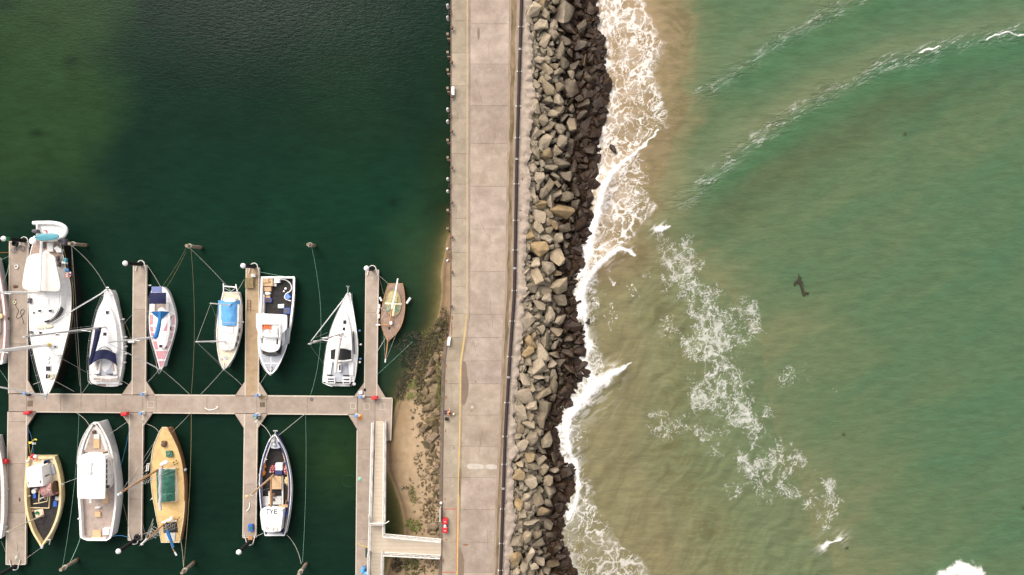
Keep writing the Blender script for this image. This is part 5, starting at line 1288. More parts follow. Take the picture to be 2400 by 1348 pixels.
def cleats(b, lst):
    for x, y in lst: add(b, "cleat", M["steel"], lambda m: (m.tube([P(x - 1.2, y, b.deckz(y) + .1), P(x + 1.2, y, b.deckz(y) + .1)], .03, 5), m.tube([P(x, y, b.deckz(y)), P(x, y, b.deckz(y) + .1)], .03, 5)))
def fender(x, y, z, lab, mt=None, r=.11, l=.6, ang=None):
    m = MB(); c = P(x, y, z)
    if ang is None: m.lathe(c - Vector((0, 0, l / 2)), [(.03, 0), (r * .8, .06), (r, .15), (r, l - .15), (r * .8, l - .06), (.03, l), (.02, l + .35)], 9)
    else:
        d = Vector((math.cos(math.radians(ang)), math.sin(math.radians(ang)), 0)); m.tube([c - d * l * .5, c - d * l * .45, c + d * l * .45, c + d * l * .5], r, 9)
    return solo(m, "fender", mt or M["fender"], lab, "fender", "boat fenders", smooth=True)
def line(a, b_, lab, sag=.25, r=.022, mt=None, mid=None, name="mooring_line"):
    A, B = P(*a), P(*b_); n = 14; m = MB()
    pts = [A + (B - A) * i / n - Vector((0, 0, sag * 4 * (i / n) * (1 - i / n))) for i in range(n + 1)]
    if mid: C = P(*mid); pts = [A * (1 - t) ** 2 + C * 2 * t * (1 - t) + B * t * t for t in [i / n for i in range(n + 1)]]
    for p in pts: p.z = max(p.z, .03)
    m.tube(pts, r * .8, 5); return solo(m, name, mt or M["rope"], lab, "rope", "mooring ropes")

# ---- A: big black-sided ketch
A = boat("sailing_yacht", "very large white-decked ketch with black topsides, cream canopy and inflatable dinghy astern", "yacht",
         [(556, 84, 136), (575, 75, 143), (600, 69, 148.5), (630, 67, 155), (660, 66.5, 164), (690, 66.5, 167), (730, 67.5, 166.5), (770, 69, 162), (800, 72.5, 154), (830, 79, 146.5), (860, 86, 138.5), (890, 94.5, 128.5), (915, 101.5, 118), (932, 106, 108.5)],
         (1.9, 2.5), M["blackhull"], M["nonskid"], drop=.05, gun=.09, gunmat=M["gel"], wl=1.0, bowrake=.22, stripe=M["yline"], camber=.12)
dz = A.deckz
add(A, "sole", M["teak"], lambda m: m.prism([(80, 562), (137, 562), (146, 600), (150, 625), (70, 625), (70, 600)], dz(590) - .02, dz(590) + .03))
add(A, "deckhouse", M["gel"], lambda m: m.prism(chaikin([(80, 650), (146, 650), (145, 700), (140, 728), (126, 748), (106, 755), (92, 750), (84, 735), (80, 705)], 2), 1.9, 2.75, .14, .1), True)
def wind(m):
    pts = chaikin([(142.5, 692), (142, 712), (138.5, 730), (128, 745), (112, 753), (102, 754)], 2, False)
    a = [P(x, y, 2.66) + Vector((0, 0, 0)) for x, y in pts]; k = P(112, 700, 2.66)
    m.ring([[p + (p - k).normalized() * .16 - Vector((0, 0, .55)) for p in a], [p + (p - k).normalized() * .10 - Vector((0, 0, .02)) for p in a], [p + (p - k).normalized() * -.08 + Vector((0, 0, .10)) for p in a]], False, False, False)
add(A, "wraparound_window", M["glass"], wind)
hatches(A, [(92.6, 728.5, 7, 5.5), (117.7, 728.5, 8, 5.5)], dz=.8); hatches(A, [(79, 733, 5, 3.5), (94.5, 780, 6.5, 5.5), (133.7, 783, 7.5, 4), (129, 813, 6, 4), (113, 864, 11, 11), (112, 882, 10.5, 10)])
add(A, "roof_locker", M["nonskid"], lambda m: m.prism(rc(102, 701, 114, 721), 2.75, 2.82, .02))
canopy = [(65, 594.5), (127, 593.5), (131, 620), (138, 650), (142, 672), (139, 681), (134, 683.5), (96, 682.5), (95, 680), (60, 680), (54, 677), (51, 668), (54, 645), (59, 618)]
add(A, "canopy", M["cream"], lambda m: m.prism(chaikin(canopy, 2), 3.72, 3.85, .07), True)
add(A, "canopy_seam", M["spar"], lambda m: m.prism(rc(72, 609, 120, 611.5), 3.851, 3.862))
add(A, "canopy_frame", M["steel"], lambda m: [m.tube([P(x, y, 1.9), P(x, y, 3.75)], .03, 5) for x, y in ((68, 600), (126, 600), (58, 672), (138, 672), (96, 640))])
add(A, "mizzen_boom", M["spar"], lambda m: m.tube([P(97, 566, 4.4), P(95.5, 620, 4.45), P(93.5, 681, 4.5)], .15, 8, .13), True)
mz, mb_, mt_ = mast(A, 104.5, 685, 2.7, None, 17, .15, M["spar"], ((.5, 1.1),), True, 2.2, "mizzen_mast")
mm, mb2, mt2 = mast(A, 114, 808, 2.4, None, 24, .19, M["spar"], ((.4, 1.4), (.7, 1.0)), True, 2.2, "main_mast", bow=P(107, 928, 2.5))
add(A, "mast_collar", M["yellow"], lambda m: m.lathe(P(114, 808, 2.4), [(.25, 0), (.24, .35), (.2, .4)], 10))
add(A, "main_boom", M["spar"], lambda m: m.tube([P(111, 800, 4.2), P(101, 740, 4.3), P(99, 690, 4.3)], .055, 7), True)
furled(A, P(107.5, 928, 2.55), mb2, mt2, .95, .13)
add(A, "mast_base_rail", M["steel"], lambda m: [m.tube([P(x, 780, dz(780) + .3), P(x + .5, 812, dz(800) + .35)], .03, 5) for x in (121, 126)])
add(A, "yellow_board", M["paleyellow"], lambda m: m.prism(chaikin([(80, 764), (90, 761), (118, 760), (125, 764), (118, 769), (92, 771), (82, 770)], 2), dz(765) + .02, dz(765) + .2, .05), True)
add(A, "radar_dome", M["gel"], lambda m: m.lathe(P(79, 565, 5.0), [(.2, 0), (.38, .04), (.40, .2), (.3, .32), (.03, .36)], 16), True)
add(A, "radar_post", M["spar"], lambda m: m.tube([P(81.5, 566, 1.9), P(80.5, 566, 5.0)], .07, 7))
add(A, "stern_arch", M["steel"], lambda m: (m.tube([P(84, 562, 1.9), P(84, 560, 3.3), P(136, 560, 3.3), P(138, 562, 1.9)], .04, 6), m.tube([P(86, 566, 3.2), P(86, 548, 3.2)], .05, 6), m.tube([P(134, 566, 3.2), P(134, 548, 3.2)], .05, 6)))
for q in (rc(110, 568, 124, 590, 0), [(125, 581), (134, 575.5), (144, 585), (143, 592), (133, 592)]): add(A, "stern_locker", M["nonskid"], lambda m: m.prism(q, 1.9, 2.32, .05))
add(A, "hatch_boards", M["hatch"], lambda m: m.prism(rc(100, 569, 106, 582), dz(575) + .03, dz(575) + .1))
add(A, "grill_cover", M["greyrubber"], lambda m: m.prism(chaikin([(131, 563), (140, 557.5), (150, 558), (153, 566), (151, 574), (145, 576), (138, 570)], 2), 2.1, 2.8, .2), True)
for x, y in ((140, 622), (74, 779), (72, 702), (71, 708), (138, 603), (136, 609), (141, 615)): add(A, "winch", M["greyrubber"], lambda m: m.lathe(P(x, y, dz(y) + .02), [(.18, 0), (.14, .2), (.16, .3), (.02, .32)], 10))
add(A, "deck_bag", M["teal"], lambda m: m.prism(rc(147, 605, 155, 614.5, 8), dz(610), dz(610) + .35, .06)); add(A, "life_ring", M["gel"], lambda m: m.prism(rc(143, 614, 153, 618.5, 10), dz(615), dz(615) + .5, .06))
add(A, "flag", [M["fender"], M["orangered"], M["navyhull"]], lambda m: [(setattr(m, "cur", 1 if k % 2 else 0), m.grid(lambda u, v: P(153.5 + 13 * u, 638.2 + 1.9 * (k + v) + 1.2 * math.sin(u * 5), 3.0 + .12 * math.sin(u * 6)), 5, 1)) for k in range(6)] + [setattr(m, "cur", 2), m.grid(lambda u, v: P(161 + 7 * u, 641.5 + 4.5 * v, 3.15), 3, 2)])
add(A, "flagstaff", M["brightwood"], lambda m: m.tube([P(152, 640, 1.9), P(153.5, 638, 3.6)], .025, 5)); add(A, "blue_bundle", M["tarp"], lambda m: m.ball(P(157, 634, 2.2), .25, 8, .7))
add(A, "anchor_chain", M["galv"], lambda m: m.tube([P(x, y, dz(y) + .04) for x, y in chaikin([(114, 834), (118, 838), (112, 843), (117, 848), (112, 852)], 2, False)], .05, 5))
add(A, "deck_fender", M["fender"], lambda m: m.tube([P(136, 835, dz(840) + .1), P(141, 830, dz(840) + .1), P(136, 852, dz(850) + .1)], .07, 6)); add(A, "coiled_line", M["paleyellow"], lambda m: m.tube([P(116 + 5 * math.cos(a) + .4 * a, 882 + 6 * math.sin(a), dz(880) + .06) for a in [k * .4 for k in range(34)]], .05, 5))
add(A, "bowsprit_roller", M["steel"], lambda m: (m.prism([(104.5, 922), (110, 922), (109, 936), (105.5, 936)], 2.5, 2.62, .03),))
lifelines(A, 600, 925, .62, ("l", "r"), 42)
cleats(A, [(151, 670), (151, 684), (151, 706), (70, 745), (128, 876), (100, 902)])
# inflatable dinghy on the davits, paddle board
t = thing("inflatable_dinghy", "white inflatable dinghy with grey outboard hung across the big yacht's stern", "dinghy", P(112, 541, 2.2))
path = chaikin([(78, 523), (92, 522.5), (118, 522), (138, 524.5), (152, 531), (155.5, 540), (152, 550), (142, 558.5), (124, 562), (100, 561.5), (80, 557)], 2, False)
m = MB(); m.tube([P(x, y, 2.6) for x, y in path], .23, 10); m.build("tube", M["gel"], t, True)
m = MB(); m.prism([(86, 526), (140, 527), (151, 540), (140, 556), (86, 556)], 2.35, 2.48, .03); m.build("floor", M["nonskid"], t)
m = MB(); m.prism(rc(84, 526, 87.5, 557), 2.3, 2.85, .03); m.build("transom", M["gel"], t)
m = MB(); m.prism(chaikin(rc(73, 537, 86, 546), 2), 2.4, 3.2, .12); m.build("outboard", M["greyrubber"], t, True)
m = MB(); m.tube([P(102, 540, 2.6), P(109, 540, 2.6), P(109, 548, 2.6)], .05, 5); m.build("fuel_line", M["red"], t)
m = MB(); m.tube([P(121, 528, 2.75), P(121, 556, 2.75)], .02, 4); m.tube([P(90, 533, 2.7), P(97, 545, 2.9)], .03, 4); m.build("oar", M["galv"], t)
m = MB(); m.prism(chaikin([(79, 556), (86, 550), (100, 547.5), (122, 546.5), (134, 549), (138.5, 553.5), (134, 559), (120, 562.5), (100, 564.5), (90, 563.5), (85, 559), (79, 557.5)], 2), 3.35, 3.47, .05)
solo(m, "paddle_board", M["teal"], "teal paddle board lashed across the big yacht's stern arch", "board", smooth=True)

# ---- C: white sloop with navy covers, bow up
C = boat("sailing_yacht", "white sloop with navy boom cover and navy sprayhood, bow towards the top", "yacht",
         [(677, 249, 256), (688, 244, 264), (702, 241.5, 268.5), (723, 231, 274.5), (744, 224.5, 279.5), (765, 219.5, 283.5), (785, 215.5, 286.5), (806, 212.5, 288), (827, 210.5, 288), (848, 209.5, 287), (869, 209.5, 284.5), (889, 211, 280.5), (899, 216, 277.5)],
         (1.45, 1.1), M["gel"], M["nonskid"], drop=.03, gun=.08, camber=.10, wl=.9, bowrake=.06, sternrake=-.02)
add(C, "swim_platform", M["gel"], lambda m: m.prism(chaikin([(212, 896), (280, 896), (278, 905), (264, 907), (240, 906), (222, 902)], 1), .35, .6, .06)); add(C, "platform_teak", M["teak"], lambda m: m.prism([(228, 900), (248, 901), (248, 905.5), (230, 903.5)], .6, .615))
add(C, "cabin_trunk", M["gel"], lambda m: m.prism(chaikin([(246, 716), (256, 716), (268, 745), (274, 775), (276, 812), (274, 832), (228, 832), (226, 808), (229, 775), (238, 740)], 2), C.deckz(770) - .1, C.deckz(770) + .38, .12, .05), True)
hatches(C, [(251.3, 732.5, 7.5, 7.5)], dz=.36); hatches(C, [(245.5, 783, 8, 8)], dz=.36)
for q in (rc(272.2, 782, 274.4, 800, 2), rc(272.6, 806, 274.8, 825, 2)): add(C, "cabin_window", M["glass"], lambda m: m.prism(q, C.deckz(790) + .1, C.deckz(790) + .36))
add(C, "cockpit_well", M["greydeck"], lambda m: m.prism([(226, 846), (270, 846), (272, 886), (224, 886)], C.deckz(865) - .06, C.deckz(865) + .02))
for q in ([(224, 846), (236, 846), (232, 878), (223, 878)], [(260, 846), (272, 846), (274, 878), (266, 878)], [(216, 882), (276, 882), (274, 893), (219, 893)]): add(C, "cockpit_bench", M["gel2"], lambda m: m.prism(q, C.deckz(870), C.deckz(870) + .28, .04))
for q in ([(227.5, 847), (233, 847), (229.5, 868), (226, 868)], [(261, 847), (266, 847), (269, 870), (265, 870)], rc(219, 886, 236, 891, 3), rc(238, 888, 256, 893, 2), rc(258, 887, 274, 892, -3)): add(C, "seat_teak", M["olddeck"], lambda m: m.prism(q, C.deckz(865) + .285, C.deckz(865) + .30))
for x in (228, 257): add(C, "steering_wheel", M["black"], lambda m: (m.tube([P(x - 9 + 9 * 1 + 7.5 * math.cos(a), 877 + .6 * math.sin(a), C.deckz(870) + .55 + .35 * math.sin(a)) for a in [k * .45 for k in range(15)]], .035, 5), m.tube([P(x, 877, C.deckz(870)), P(x, 877, C.deckz(870) + .55)], .06, 5)))
add(C, "sprayhood", M["navy"], lambda m: m.grid(lambda u, v: P(211 + 62 * u + 4 * (v - .5) * (2 * u - 1), 829 + 22 * v - 10 * math.sin(math.pi * u) * (1) + 10 * abs(2 * u - 1) ** 2 * v * .7, C.deckz(830) + .30 + .80 * math.sin(math.pi * min(1, max(0, u * .92 + .04))) ** .6 * (.62 + .38 * v)), 16, 8), True)
add(C, "sprayhood_window", M["hatch2"] if "hatch2" in M else M["galv"], lambda m: m.grid(lambda u, v: P(225 + 38 * u + (1 - v) * 3 * (1 - 2 * u), 813 + 13 * v - 1.0 * math.sin(math.pi * u) * 5, C.deckz(830) + .34 + .45 * math.sin(math.pi * (u * .8 + .1)) * v), 8, 4), True)
add(C, "hood_bow", M["navy"], lambda m: m.tube([P(225 + 40 * u, 826 - 13.5 * math.sin(math.pi * u), C.deckz(830) + .4 + .3 * math.sin(math.pi * u)) for u in [k / 10 for k in range(11)]], .03, 5))
o, b0, b1 = mast(C, 247, 766.5, 1.75, (55, 790), 15.8, .11, M["alu"], ((.35, 1.15), (.66, .9)), True, 1.75, "mast", bow=P(252.5, 679, 1.45), stern=P(246, 897, 1.2))
add(C, "boom_cover", M["navy"], lambda m: m.tube([P(231 + 0, 768, 3.0), P(227, 790, 3.15), P(221, 815, 3.15), P(215, 838, 3.1), P(211, 853, 3.0)], .33, 9, .16), True)
furled(C, P(252.5, 679, 1.45), b0, b0 + (b1 - b0) * .93, .95, .10)
add(C, "pulpit", M["steel"], lambda m: (m.tube([P(246, 690, 1.45), P(247, 688, 2.05), P(252, 676, 2.1), P(259, 688, 2.05), P(261, 690, 1.45)], .025, 5), m.tube([P(250, 674, 1.5), P(255, 674, 1.5)], .06, 5)))
add(C, "pushpit", M["steel"], lambda m: [m.tube([P(213, 868, 1.1) + Vector((0, 0, h)), P(214, 892, 1.1) + Vector((0, 0, h)), P(222, 899, 1.1) + Vector((0, 0, h))], .025, 5) for h in (.35, .65)])
lifelines(C, 692, 868, .6, ("l", "r"), 30)
for i, (x, y) in enumerate(((290, 748.5), (295.5, 790), (296.8, 812), (297, 829), (293.5, 849.5), (284.5, 900))): fender(x - 1, y, .75, f"{['topmost', 'second', 'third', 'fourth', 'fifth', 'lowest'][i]} white fender on the right side of the navy-covered sloop", M["fender"], .11, .55)

# ---- D: pink-decked sloop, bow down
D = boat("sailing_yacht", "small white sloop with pink side decks, bright blue sail cover and navy bimini", "yacht",
         [(672, 357, 381), (682, 354.5, 392), (702, 351, 401), (723, 350.5, 407.5), (744, 349, 411.5), (765, 349.5, 411.5), (785, 352, 407.5), (806, 357.5, 401.5), (827, 363.8, 393.5), (848, 369.5, 386), (866, 374, 379)],
         (1.0, 1.35), M["gel"], M["nonskid"], drop=.04, gun=.10, camber=.08, wl=.85, bowrake=.10)
def sidepatch(m, y0, y1, side, w0=1.5, w1=8):
    n = 6; ys = [y0 + (y1 - y0) * i / n for i in range(n + 1)]; f = D.xl if side == "l" else D.xr; s_ = 1 if side == "l" else -1
    q = [(f(y) + s_ * w0, y) for y in ys] + [(f(y) + s_ * min(w1, (D.xr(y) - D.xl(y)) * .5 - .4), y) for y in ys[::-1]]
    z = max(D.deckz(y0), D.deckz(y1)); m.prism(q, z - .05, z + .022)
for a, b_ in ((738, 760), (766, 777), (780, 794), (800, 819)):
    for sd in "lr": add(D, "pink_panel", M["pink"], lambda m: sidepatch(m, a, b_, sd, 2.5, 8.5 if a < 790 else 10))
for a, b_ in ((823, 842), (846, 861)):
    for sd in "lr": add(D, "pink_panel", M["pink"], lambda m: sidepatch(m, a, b_, sd, 2.5, 99))
add(D, "cabin_trunk", M["gel"], lambda m: m.prism(chaikin([(361, 728), (398, 728), (400, 755), (396, 790), (388, 818), (371, 818), (364, 790), (360, 755)], 2), D.deckz(770) - .1, D.deckz(770) + .38, .08, .05), True)
hatches(D, [(376.3, 811.5, 7, 6.5)], dz=.36)
for q in ([(381.5, 776), (391, 776), (392.5, 755)], [(360.5, 757), (367, 770), (364.5, 775)]): add(D, "roof_panel", M["pink"], lambda m: m.prism(q, D.deckz(770) + .37, D.deckz(770) + .395))
for x, y, a in ((399.2, 746, 3), (398.5, 770, 5), (394.5, 792, 9), (388.5, 812, 15)): add(D, "cabin_window", M["glass"], lambda m: m.prism(rc(x - .9, y - 4, x + .9, y + 4, a), D.deckz(770) + .08, D.deckz(770) + .33))
add(D, "cockpit_well", M["olddeck"], lambda m: m.prism([(358, 711), (392, 711), (393, 730), (357, 730)], D.deckz(715) - .04, D.deckz(715) + .03))
for q in ([(355, 709), (363, 709), (362, 730), (355, 730)], [(388, 709), (395, 709), (396, 730), (389, 730)]): add(D, "cockpit_bench", M["gel2"], lambda m: m.prism(q, D.deckz(715), D.deckz(715) + .22, .03))
add(D, "bimini", M["navy"], lambda m: m.grid(lambda u, v: P(350.5 + 39 * u, 686 + 26.5 * v + 1.5 * (1 - v) * math.sin(math.pi * u) * 0, 2.85 + .22 * math.sin(math.pi * u) - .10 * (2 * v - 1) ** 2), 8, 6), True)
add(D, "solar_panel", M["steelblue"], lambda m: m.prism(rc(355, 672, 379, 685.5, 1), 2.6, 2.66, .01)); add(D, "panel_frame", M["steel"], lambda m: [m.tube([P(x, y, 1.0), P(x, y, 2.62)], .025, 5) for x, y in ((356, 675), (378, 675), (352, 700), (388, 700))])
add(D, "sprayhood", M["blue"], lambda m: m.grid(lambda u, v: P(353 + 45 * u - (2 * u - 1) * 9 * v, 729 + 19 * v * (1 - .55 * abs(2 * u - 1) ** 1.3) + 2 * abs(2 * u - 1), D.deckz(735) + .42 + .62 * (1 - .75 * v) * math.sin(math.pi * (.1 + .8 * u)) ** .7 + .04 * mnoise.noise((u * 7, v * 5, 1))), 16, 8), True)
o, b0, b1 = mast(D, 364, 789.8, 1.5, (250, 803), 11.3, .10, M["spar"], ((.5, .8),), True, 1.3, "mast", bow=P(376, 866, 1.35), stern=P(368, 674, 1.0))
add(D, "sail_cover", M["blue"], lambda m: m.tube([P(376, 730, 2.45), P(374.5, 750, 2.7), P(371, 770, 2.85), P(366, 788, 2.9), P(362, 790.5, 2.9)], .17, 8, .30), True)
furled(D, P(376, 866, 1.35), b0, b1, .93, .085)
add(D, "pulpit", M["steel"], lambda m: [m.tube([P(366, 852, 1.35 + h), P(369, 868, 1.35 + h), P(373, 876.5, 1.4 + h), P(378, 868, 1.35 + h), P(385, 852, 1.35 + h)], .025, 5) for h in (.3, .55)])
lifelines(D, 700, 850, .55, ("l", "r"), 26)
fender(352, 669, .9, "white fender and rail at the top left corner of the pink-decked sloop", M["fender"], .1, .45); fender(308, 801, .8, "white fender hung on the finger left of the pink-decked sloop", M["fender"], .14, .7, 0)

# ---- E: cream boat with blue tarpaulin
E = boat("motor_sailer", "cream double-ended boat with bright blue tarpaulin over its cockpit", "boat",
         [(684, 522, 560), (711, 516, 564.5), (737, 511, 565), (762, 508, 565), (787, 507, 562.5), (812, 508, 557), (838, 512.5, 547), (855, 518, 535.5), (866, 523.5, 527)],
         (1.15, 1.6), M["gel2"], M["creampaint"], drop=.10, gun=.11, camber=.08, wl=.84, gunmat=M["gel2"], bowrake=.08)
add(E, "cabin", M["gel2"], lambda m: m.prism(chaikin([(515, 700), (561, 700), (560, 765), (553, 800), (547, 822), (514, 822), (511, 790), (512, 750)], 1), 1.0, 1.75, .08, .04), True)
add(E, "cabin_hatch", M["nonskid"], lambda m: m.prism(rc(518, 765, 547, 780, 2), 1.75, 1.85, .04))
for x, y, a in ((559.8, 775, 4), (556.2, 793, 9), (551.8, 808, 14)): add(E, "cabin_window", M["glass"], lambda m: m.prism(rc(x, y - 5, x + 1.6, y + 5, a), 1.35, 1.65))
add(E, "foredeck_patch", M["greydeck"], lambda m: (m.prism(chaikin([(524, 836), (529, 834), (534, 838), (533, 843), (527, 843)], 1), E.deckz(840) + .02, E.deckz(840) + .03), m.prism(chaikin([(516, 840), (520, 838), (522, 842), (518, 845)], 1), E.deckz(840) + .02, E.deckz(840) + .03)))
add(E, "cockpit_cover", M["galv"], lambda m: m.prism([(525, 699), (556, 699), (556, 716), (525, 716)], 1.15, 1.25, .04))
add(E, "tarpaulin", M["tarp"], lambda m: m.grid(lambda u, v: P(512 - 1 + 52 * u + (v < .02) * 0, 704 + 59 * v + (10 if v < .02 and .25 < u < .8 else 0) * math.sin(math.pi * min(1, max(0, (u - .25) / .55))), 1.35 + .95 * (1 - (2 * u - 1) ** 2) ** .8 * (1 - .25 * v) + .07 * mnoise.noise((u * 6, v * 4, 2)) - .05 * abs(math.sin(v * 9))), 18, 18), True)
add(E, "tarp_rope", M["rope"], lambda m: m.tube([P(512 + 51 * u, 754 + 3 * math.sin(u * 3), 1.42 + .85 * (1 - (2 * u - 1) ** 2) ** .8) for u in [k / 14 for k in range(15)]], .025, 5))
o, b0, b1 = mast(E, 527, 800, 1.75, (460, 801), 9.5, .10, M["spar"], (), True, 1.2, "main_mast", bow=P(525, 866, 1.6))
o, b2, b3 = mast(E, 540, 715, 2.1, (494, 711), 7.0, .08, M["spar"], (), False, 1.0, "mizzen_mast")
add(E, "triatic_stay", M["wire"], lambda m: (m.tube([b1, b3], .014, 4), m.tube([b1, P(526, 862, 1.6)], .016, 4), m.tube([b3, P(513, 760, 1.3)], .012, 4)))
add(E, "stern_gallows", M["spar"], lambda m: (m.tube([P(524, 690, 1.2), P(524, 684, 2.2), P(523.5, 664, 2.25)], .06, 6), m.tube([P(559, 690, 1.2), P(556, 682, 2.2), P(552.5, 666, 2.25)], .06, 6), m.tube([P(523.5, 671, 2.25), P(555, 673.5, 2.25)], .07, 6), m.tube([P(527, 676, 2.1), P(541, 683, 1.3), P(553, 675, 2.1)], .03, 5)))
add(E, "bow_roller", M["steel"], lambda m: m.tube([P(526, 850, 1.75), P(525.5, 868, 1.7)], .05, 6)); add(E, "bow_rail", M["steel"], lambda m: m.tube([P(508, 790, 2.1), P(509, 820, 2.2), P(514, 848, 2.3), P(523, 868, 2.3), P(535, 852, 2.25), P(546, 838, 2.2)], .025, 5))
lifelines(E, 720, 800, .55, ("l", "r"), 26); fender(569, 755, .9, "small white fender on the right side of the tarpaulin-covered boat", M["fender"], .1, .5)

# ---- F: fishing boat with black deck, bow down
F = boat("fishing_boat", "white fishing boat with open black aft deck and large square white cabin roof", "boat",
         [(648, 612, 690), (656, 611, 691), (686, 610, 690.5), (720, 608, 687.5), (750, 606, 684), (775, 604.8, 680.5), (800, 604, 675.5), (825, 606, 668), (850, 613.5, 657), (868, 623, 646), (877, 631, 637.5)],
         (1.15, 2.0), M["gel"], M["blackdeck"], drop=.72, gun=.22, gunmat=M["gel"], wl=.84, camber=.02, bowrake=.10)
add(F, "side_deck", M["gel2"], lambda m: (m.prism([(612.5, 690), (619.5, 690), (618, 740), (608, 740)], .4, 1.02, .02), m.prism([(614, 700), (618.5, 700), (618, 722), (613.5, 722)], 1.02, 1.035)))
add(F, "foredeck", M["greydeck"], lambda m: m.prism(chaikin([(609, 790), (673, 790), (668, 818), (657, 844), (646, 862), (634, 873), (624, 862), (613, 842), (608, 818)], 1), 1.2, 1.78, .02))
add(F, "foredeck_seam", M["gel"], lambda m: (m.prism(rc(634, 834, 636, 872), 1.78, 1.80), m.prism(rc(616, 850.5, 656, 852.5, 1), 1.78, 1.80)))
add(F, "side_walk", M["greydeck"], lambda m: m.prism([(671, 773), (678.5, 766), (674, 806), (668, 808)], 1.0, 1.66, .02))
add(F, "wheelhouse", M["gel"], lambda m: m.prism([(612, 745), (664, 745), (664, 800), (657, 818), (640, 823), (625, 822), (614, 812), (611, 790)], .5, 2.35))
add(F, "windscreen", M["glass"], lambda m: (lambda a, c: m.ring([a, c], False, False, False))([P(x, y, 2.0) for x, y in ((612, 822), (615, 829.5), (627, 834.5), (643, 835), (658.5, 831.5), (663.5, 805), (661, 799))], [P(x, y, 2.75) for x, y in ((611, 816), (617, 821), (627, 825), (642, 825), (655, 820), (658.5, 803), (659, 797))]))
roof = [(601, 734.5), (671, 737.5), (672.5, 741), (672.5, 770), (669, 775), (657, 785), (658, 797), (656, 814), (650, 822), (641, 826), (628, 826), (616, 822), (610, 816), (611, 785), (600, 773), (599.5, 738)]
add(F, "cabin_roof", M["gel"], lambda m: m.prism(chaikin(roof, 1), 2.85, 3.0, .07), True)
add(F, "flybridge", M["gel"], lambda m: (m.prism(rc(612, 758, 656, 760.5), 3.0, 3.35, .03), m.prism(rc(611, 758, 614, 790), 3.0, 3.4, .03), m.prism(rc(654, 760, 657, 792), 3.0, 3.4, .03), m.prism(chaikin([(613, 783), (628, 771), (630, 784), (652, 786), (650, 792), (616, 790)], 1), 3.0, 3.55, .06), m.prism(rc(638, 767, 650, 786), 3.0, 3.5, .05)))
for k in range(4): add(F, "life_jacket", M["orangered"], lambda m: (m.tube([P(616 + 5.4 * k, 760.5 + (k % 2), 3.12), P(615.5 + 5.4 * k, 765, 3.18), P(618 + 5.4 * k, 771, 3.12)], .10, 6), m.tube([P(614 + 5.4 * k, 763, 3.1), P(614.5 + 5.4 * k, 769, 3.14)], .07, 6)), True)
for q in (rc(612.5, 792, 615.5, 805), rc(648, 794, 651.5, 807, 3)): add(F, "roof_hatch", M["glass"], lambda m: m.prism(q, 3.0, 3.03))
add(F, "antenna", M["galv"], lambda m: [m.tube([P(x, y, 3.0), P(x, y, 4.6)], .02, 4) for x, y in ((617.5, 784), (634, 784.5), (651, 779))] + [m.ball(P(x, y, 3.5), .09, 8) for x, y in ((617.5, 784), (634, 784.5), (623, 795), (640, 796))])
add(F, "bow_winch", M["steel"], lambda m: (m.ball(P(635, 860, 1.95), .14, 8), m.tube([P(634.5, 866, 1.9), P(634, 880, 2.0)], .07, 6)))
add(F, "bow_rail", M["steel"], lambda m: [m.tube([P(605 - 0, 826, 2.0 + h), P(611, 850, 2.1 + h), P(621, 868, 2.2 + h), P(632, 879, 2.2 + h)], .028, 5) for h in (.3, .7)])
add(F, "hull_patch", M["rust"], lambda m: m.prism(rc(686.8, 662, 691.6, 690), 1.0, 1.175))
Zf = .45
def fbox(name, lab, q, h, mt, cat="crate", z=Zf, rnd=.02, inner=None, gr="boxes on the fishing boat's black deck"):
    m = MB(); m.prism(q, z, z + h, rnd); o = solo(m, name, mt, lab, cat, gr)
    if inner:
        c = [sum(p[k] for p in q) / len(q) for k in (0, 1)]; m = MB(); m.prism([(c[0] + (a - c[0]) * .78, c[1] + (b_ - c[1]) * .78) for a, b_ in q], z + h, z + h + .01); w_ = m.build("contents", inner, None); w_.parent = o; w_.matrix_parent_inverse = Matrix.Translation(-o.location)
        if "kind" in w_: pass
    return o
fbox("cardboard_box", "tan cardboard box in the top left corner of the black deck", rc(616, 652.5, 629, 663, -2), .75, M["cardboard"], "box")
fbox("plywood_table", "plywood bench with a dark round hole at the black deck's top end", rc(616, 653, 639, 670.5, 1), .62, M["ply"], "bench"); m = MB(); m.prism(ell(633.2, 661.5, 1.6, 1.6, 10), Zf + .621, Zf + .63); solo(m, "rubber_lid", M["black"], "dark round lid on the plywood bench of the fishing boat", "lid")
fbox("cardboard_box", "brown cardboard box below the plywood bench on the black deck", rc(618, 672, 635, 683, 1), .5, M["cardboard"], "box"); fbox("plastic_sack", "white crumpled sacks below the brown cardboard box on the black deck", chaikin([(620, 684), (632, 684), (634, 690), (626, 692), (620, 690)], 1), .5, M["gel2"], "sack", rnd=.08)
fbox("fish_crate", "grey-brown open crate above the blue crate on the black deck's left side", rc(621, 692, 634, 699), .35, M["greyrubber"], "crate", inner=M["cardboard"]); fbox("fish_crate", "blue open crate with brown gear on the black deck's left side", rc(621.5, 699.5, 636.5, 708.5, 2), .4, M["blueplastic"], "crate", inner=M["darkwood"])
fbox("fish_crate", "bright blue tilted crate at the black deck's right rail", rc(669, 689.5, 680, 701.5, -38), .4, M["blueplastic"], "crate", inner=M["pedblue"]); fbox("fish_crate", "blue crate with round buoys at the black deck's lower right", rc(664.5, 722, 679, 735.5, 2), .4, M["blueplastic"], "crate", inner=M["greyrubber"])
fbox("cool_box", "white rectangular cool box in the middle of the black deck", rc(651, 713, 665, 722.5, -1), .4, M["gel"], "cool box", rnd=.06)
fbox("white_bin", "white box with hinged lid against the black deck's top rail", rc(642, 652.5, 655, 663), .6, M["gel"], "bin"); fbox("bin_lid", "white open lid leaning from the white bin at the top rail", rc(639.5, 660, 648, 671, 8), .3, M["gel2"], "lid")
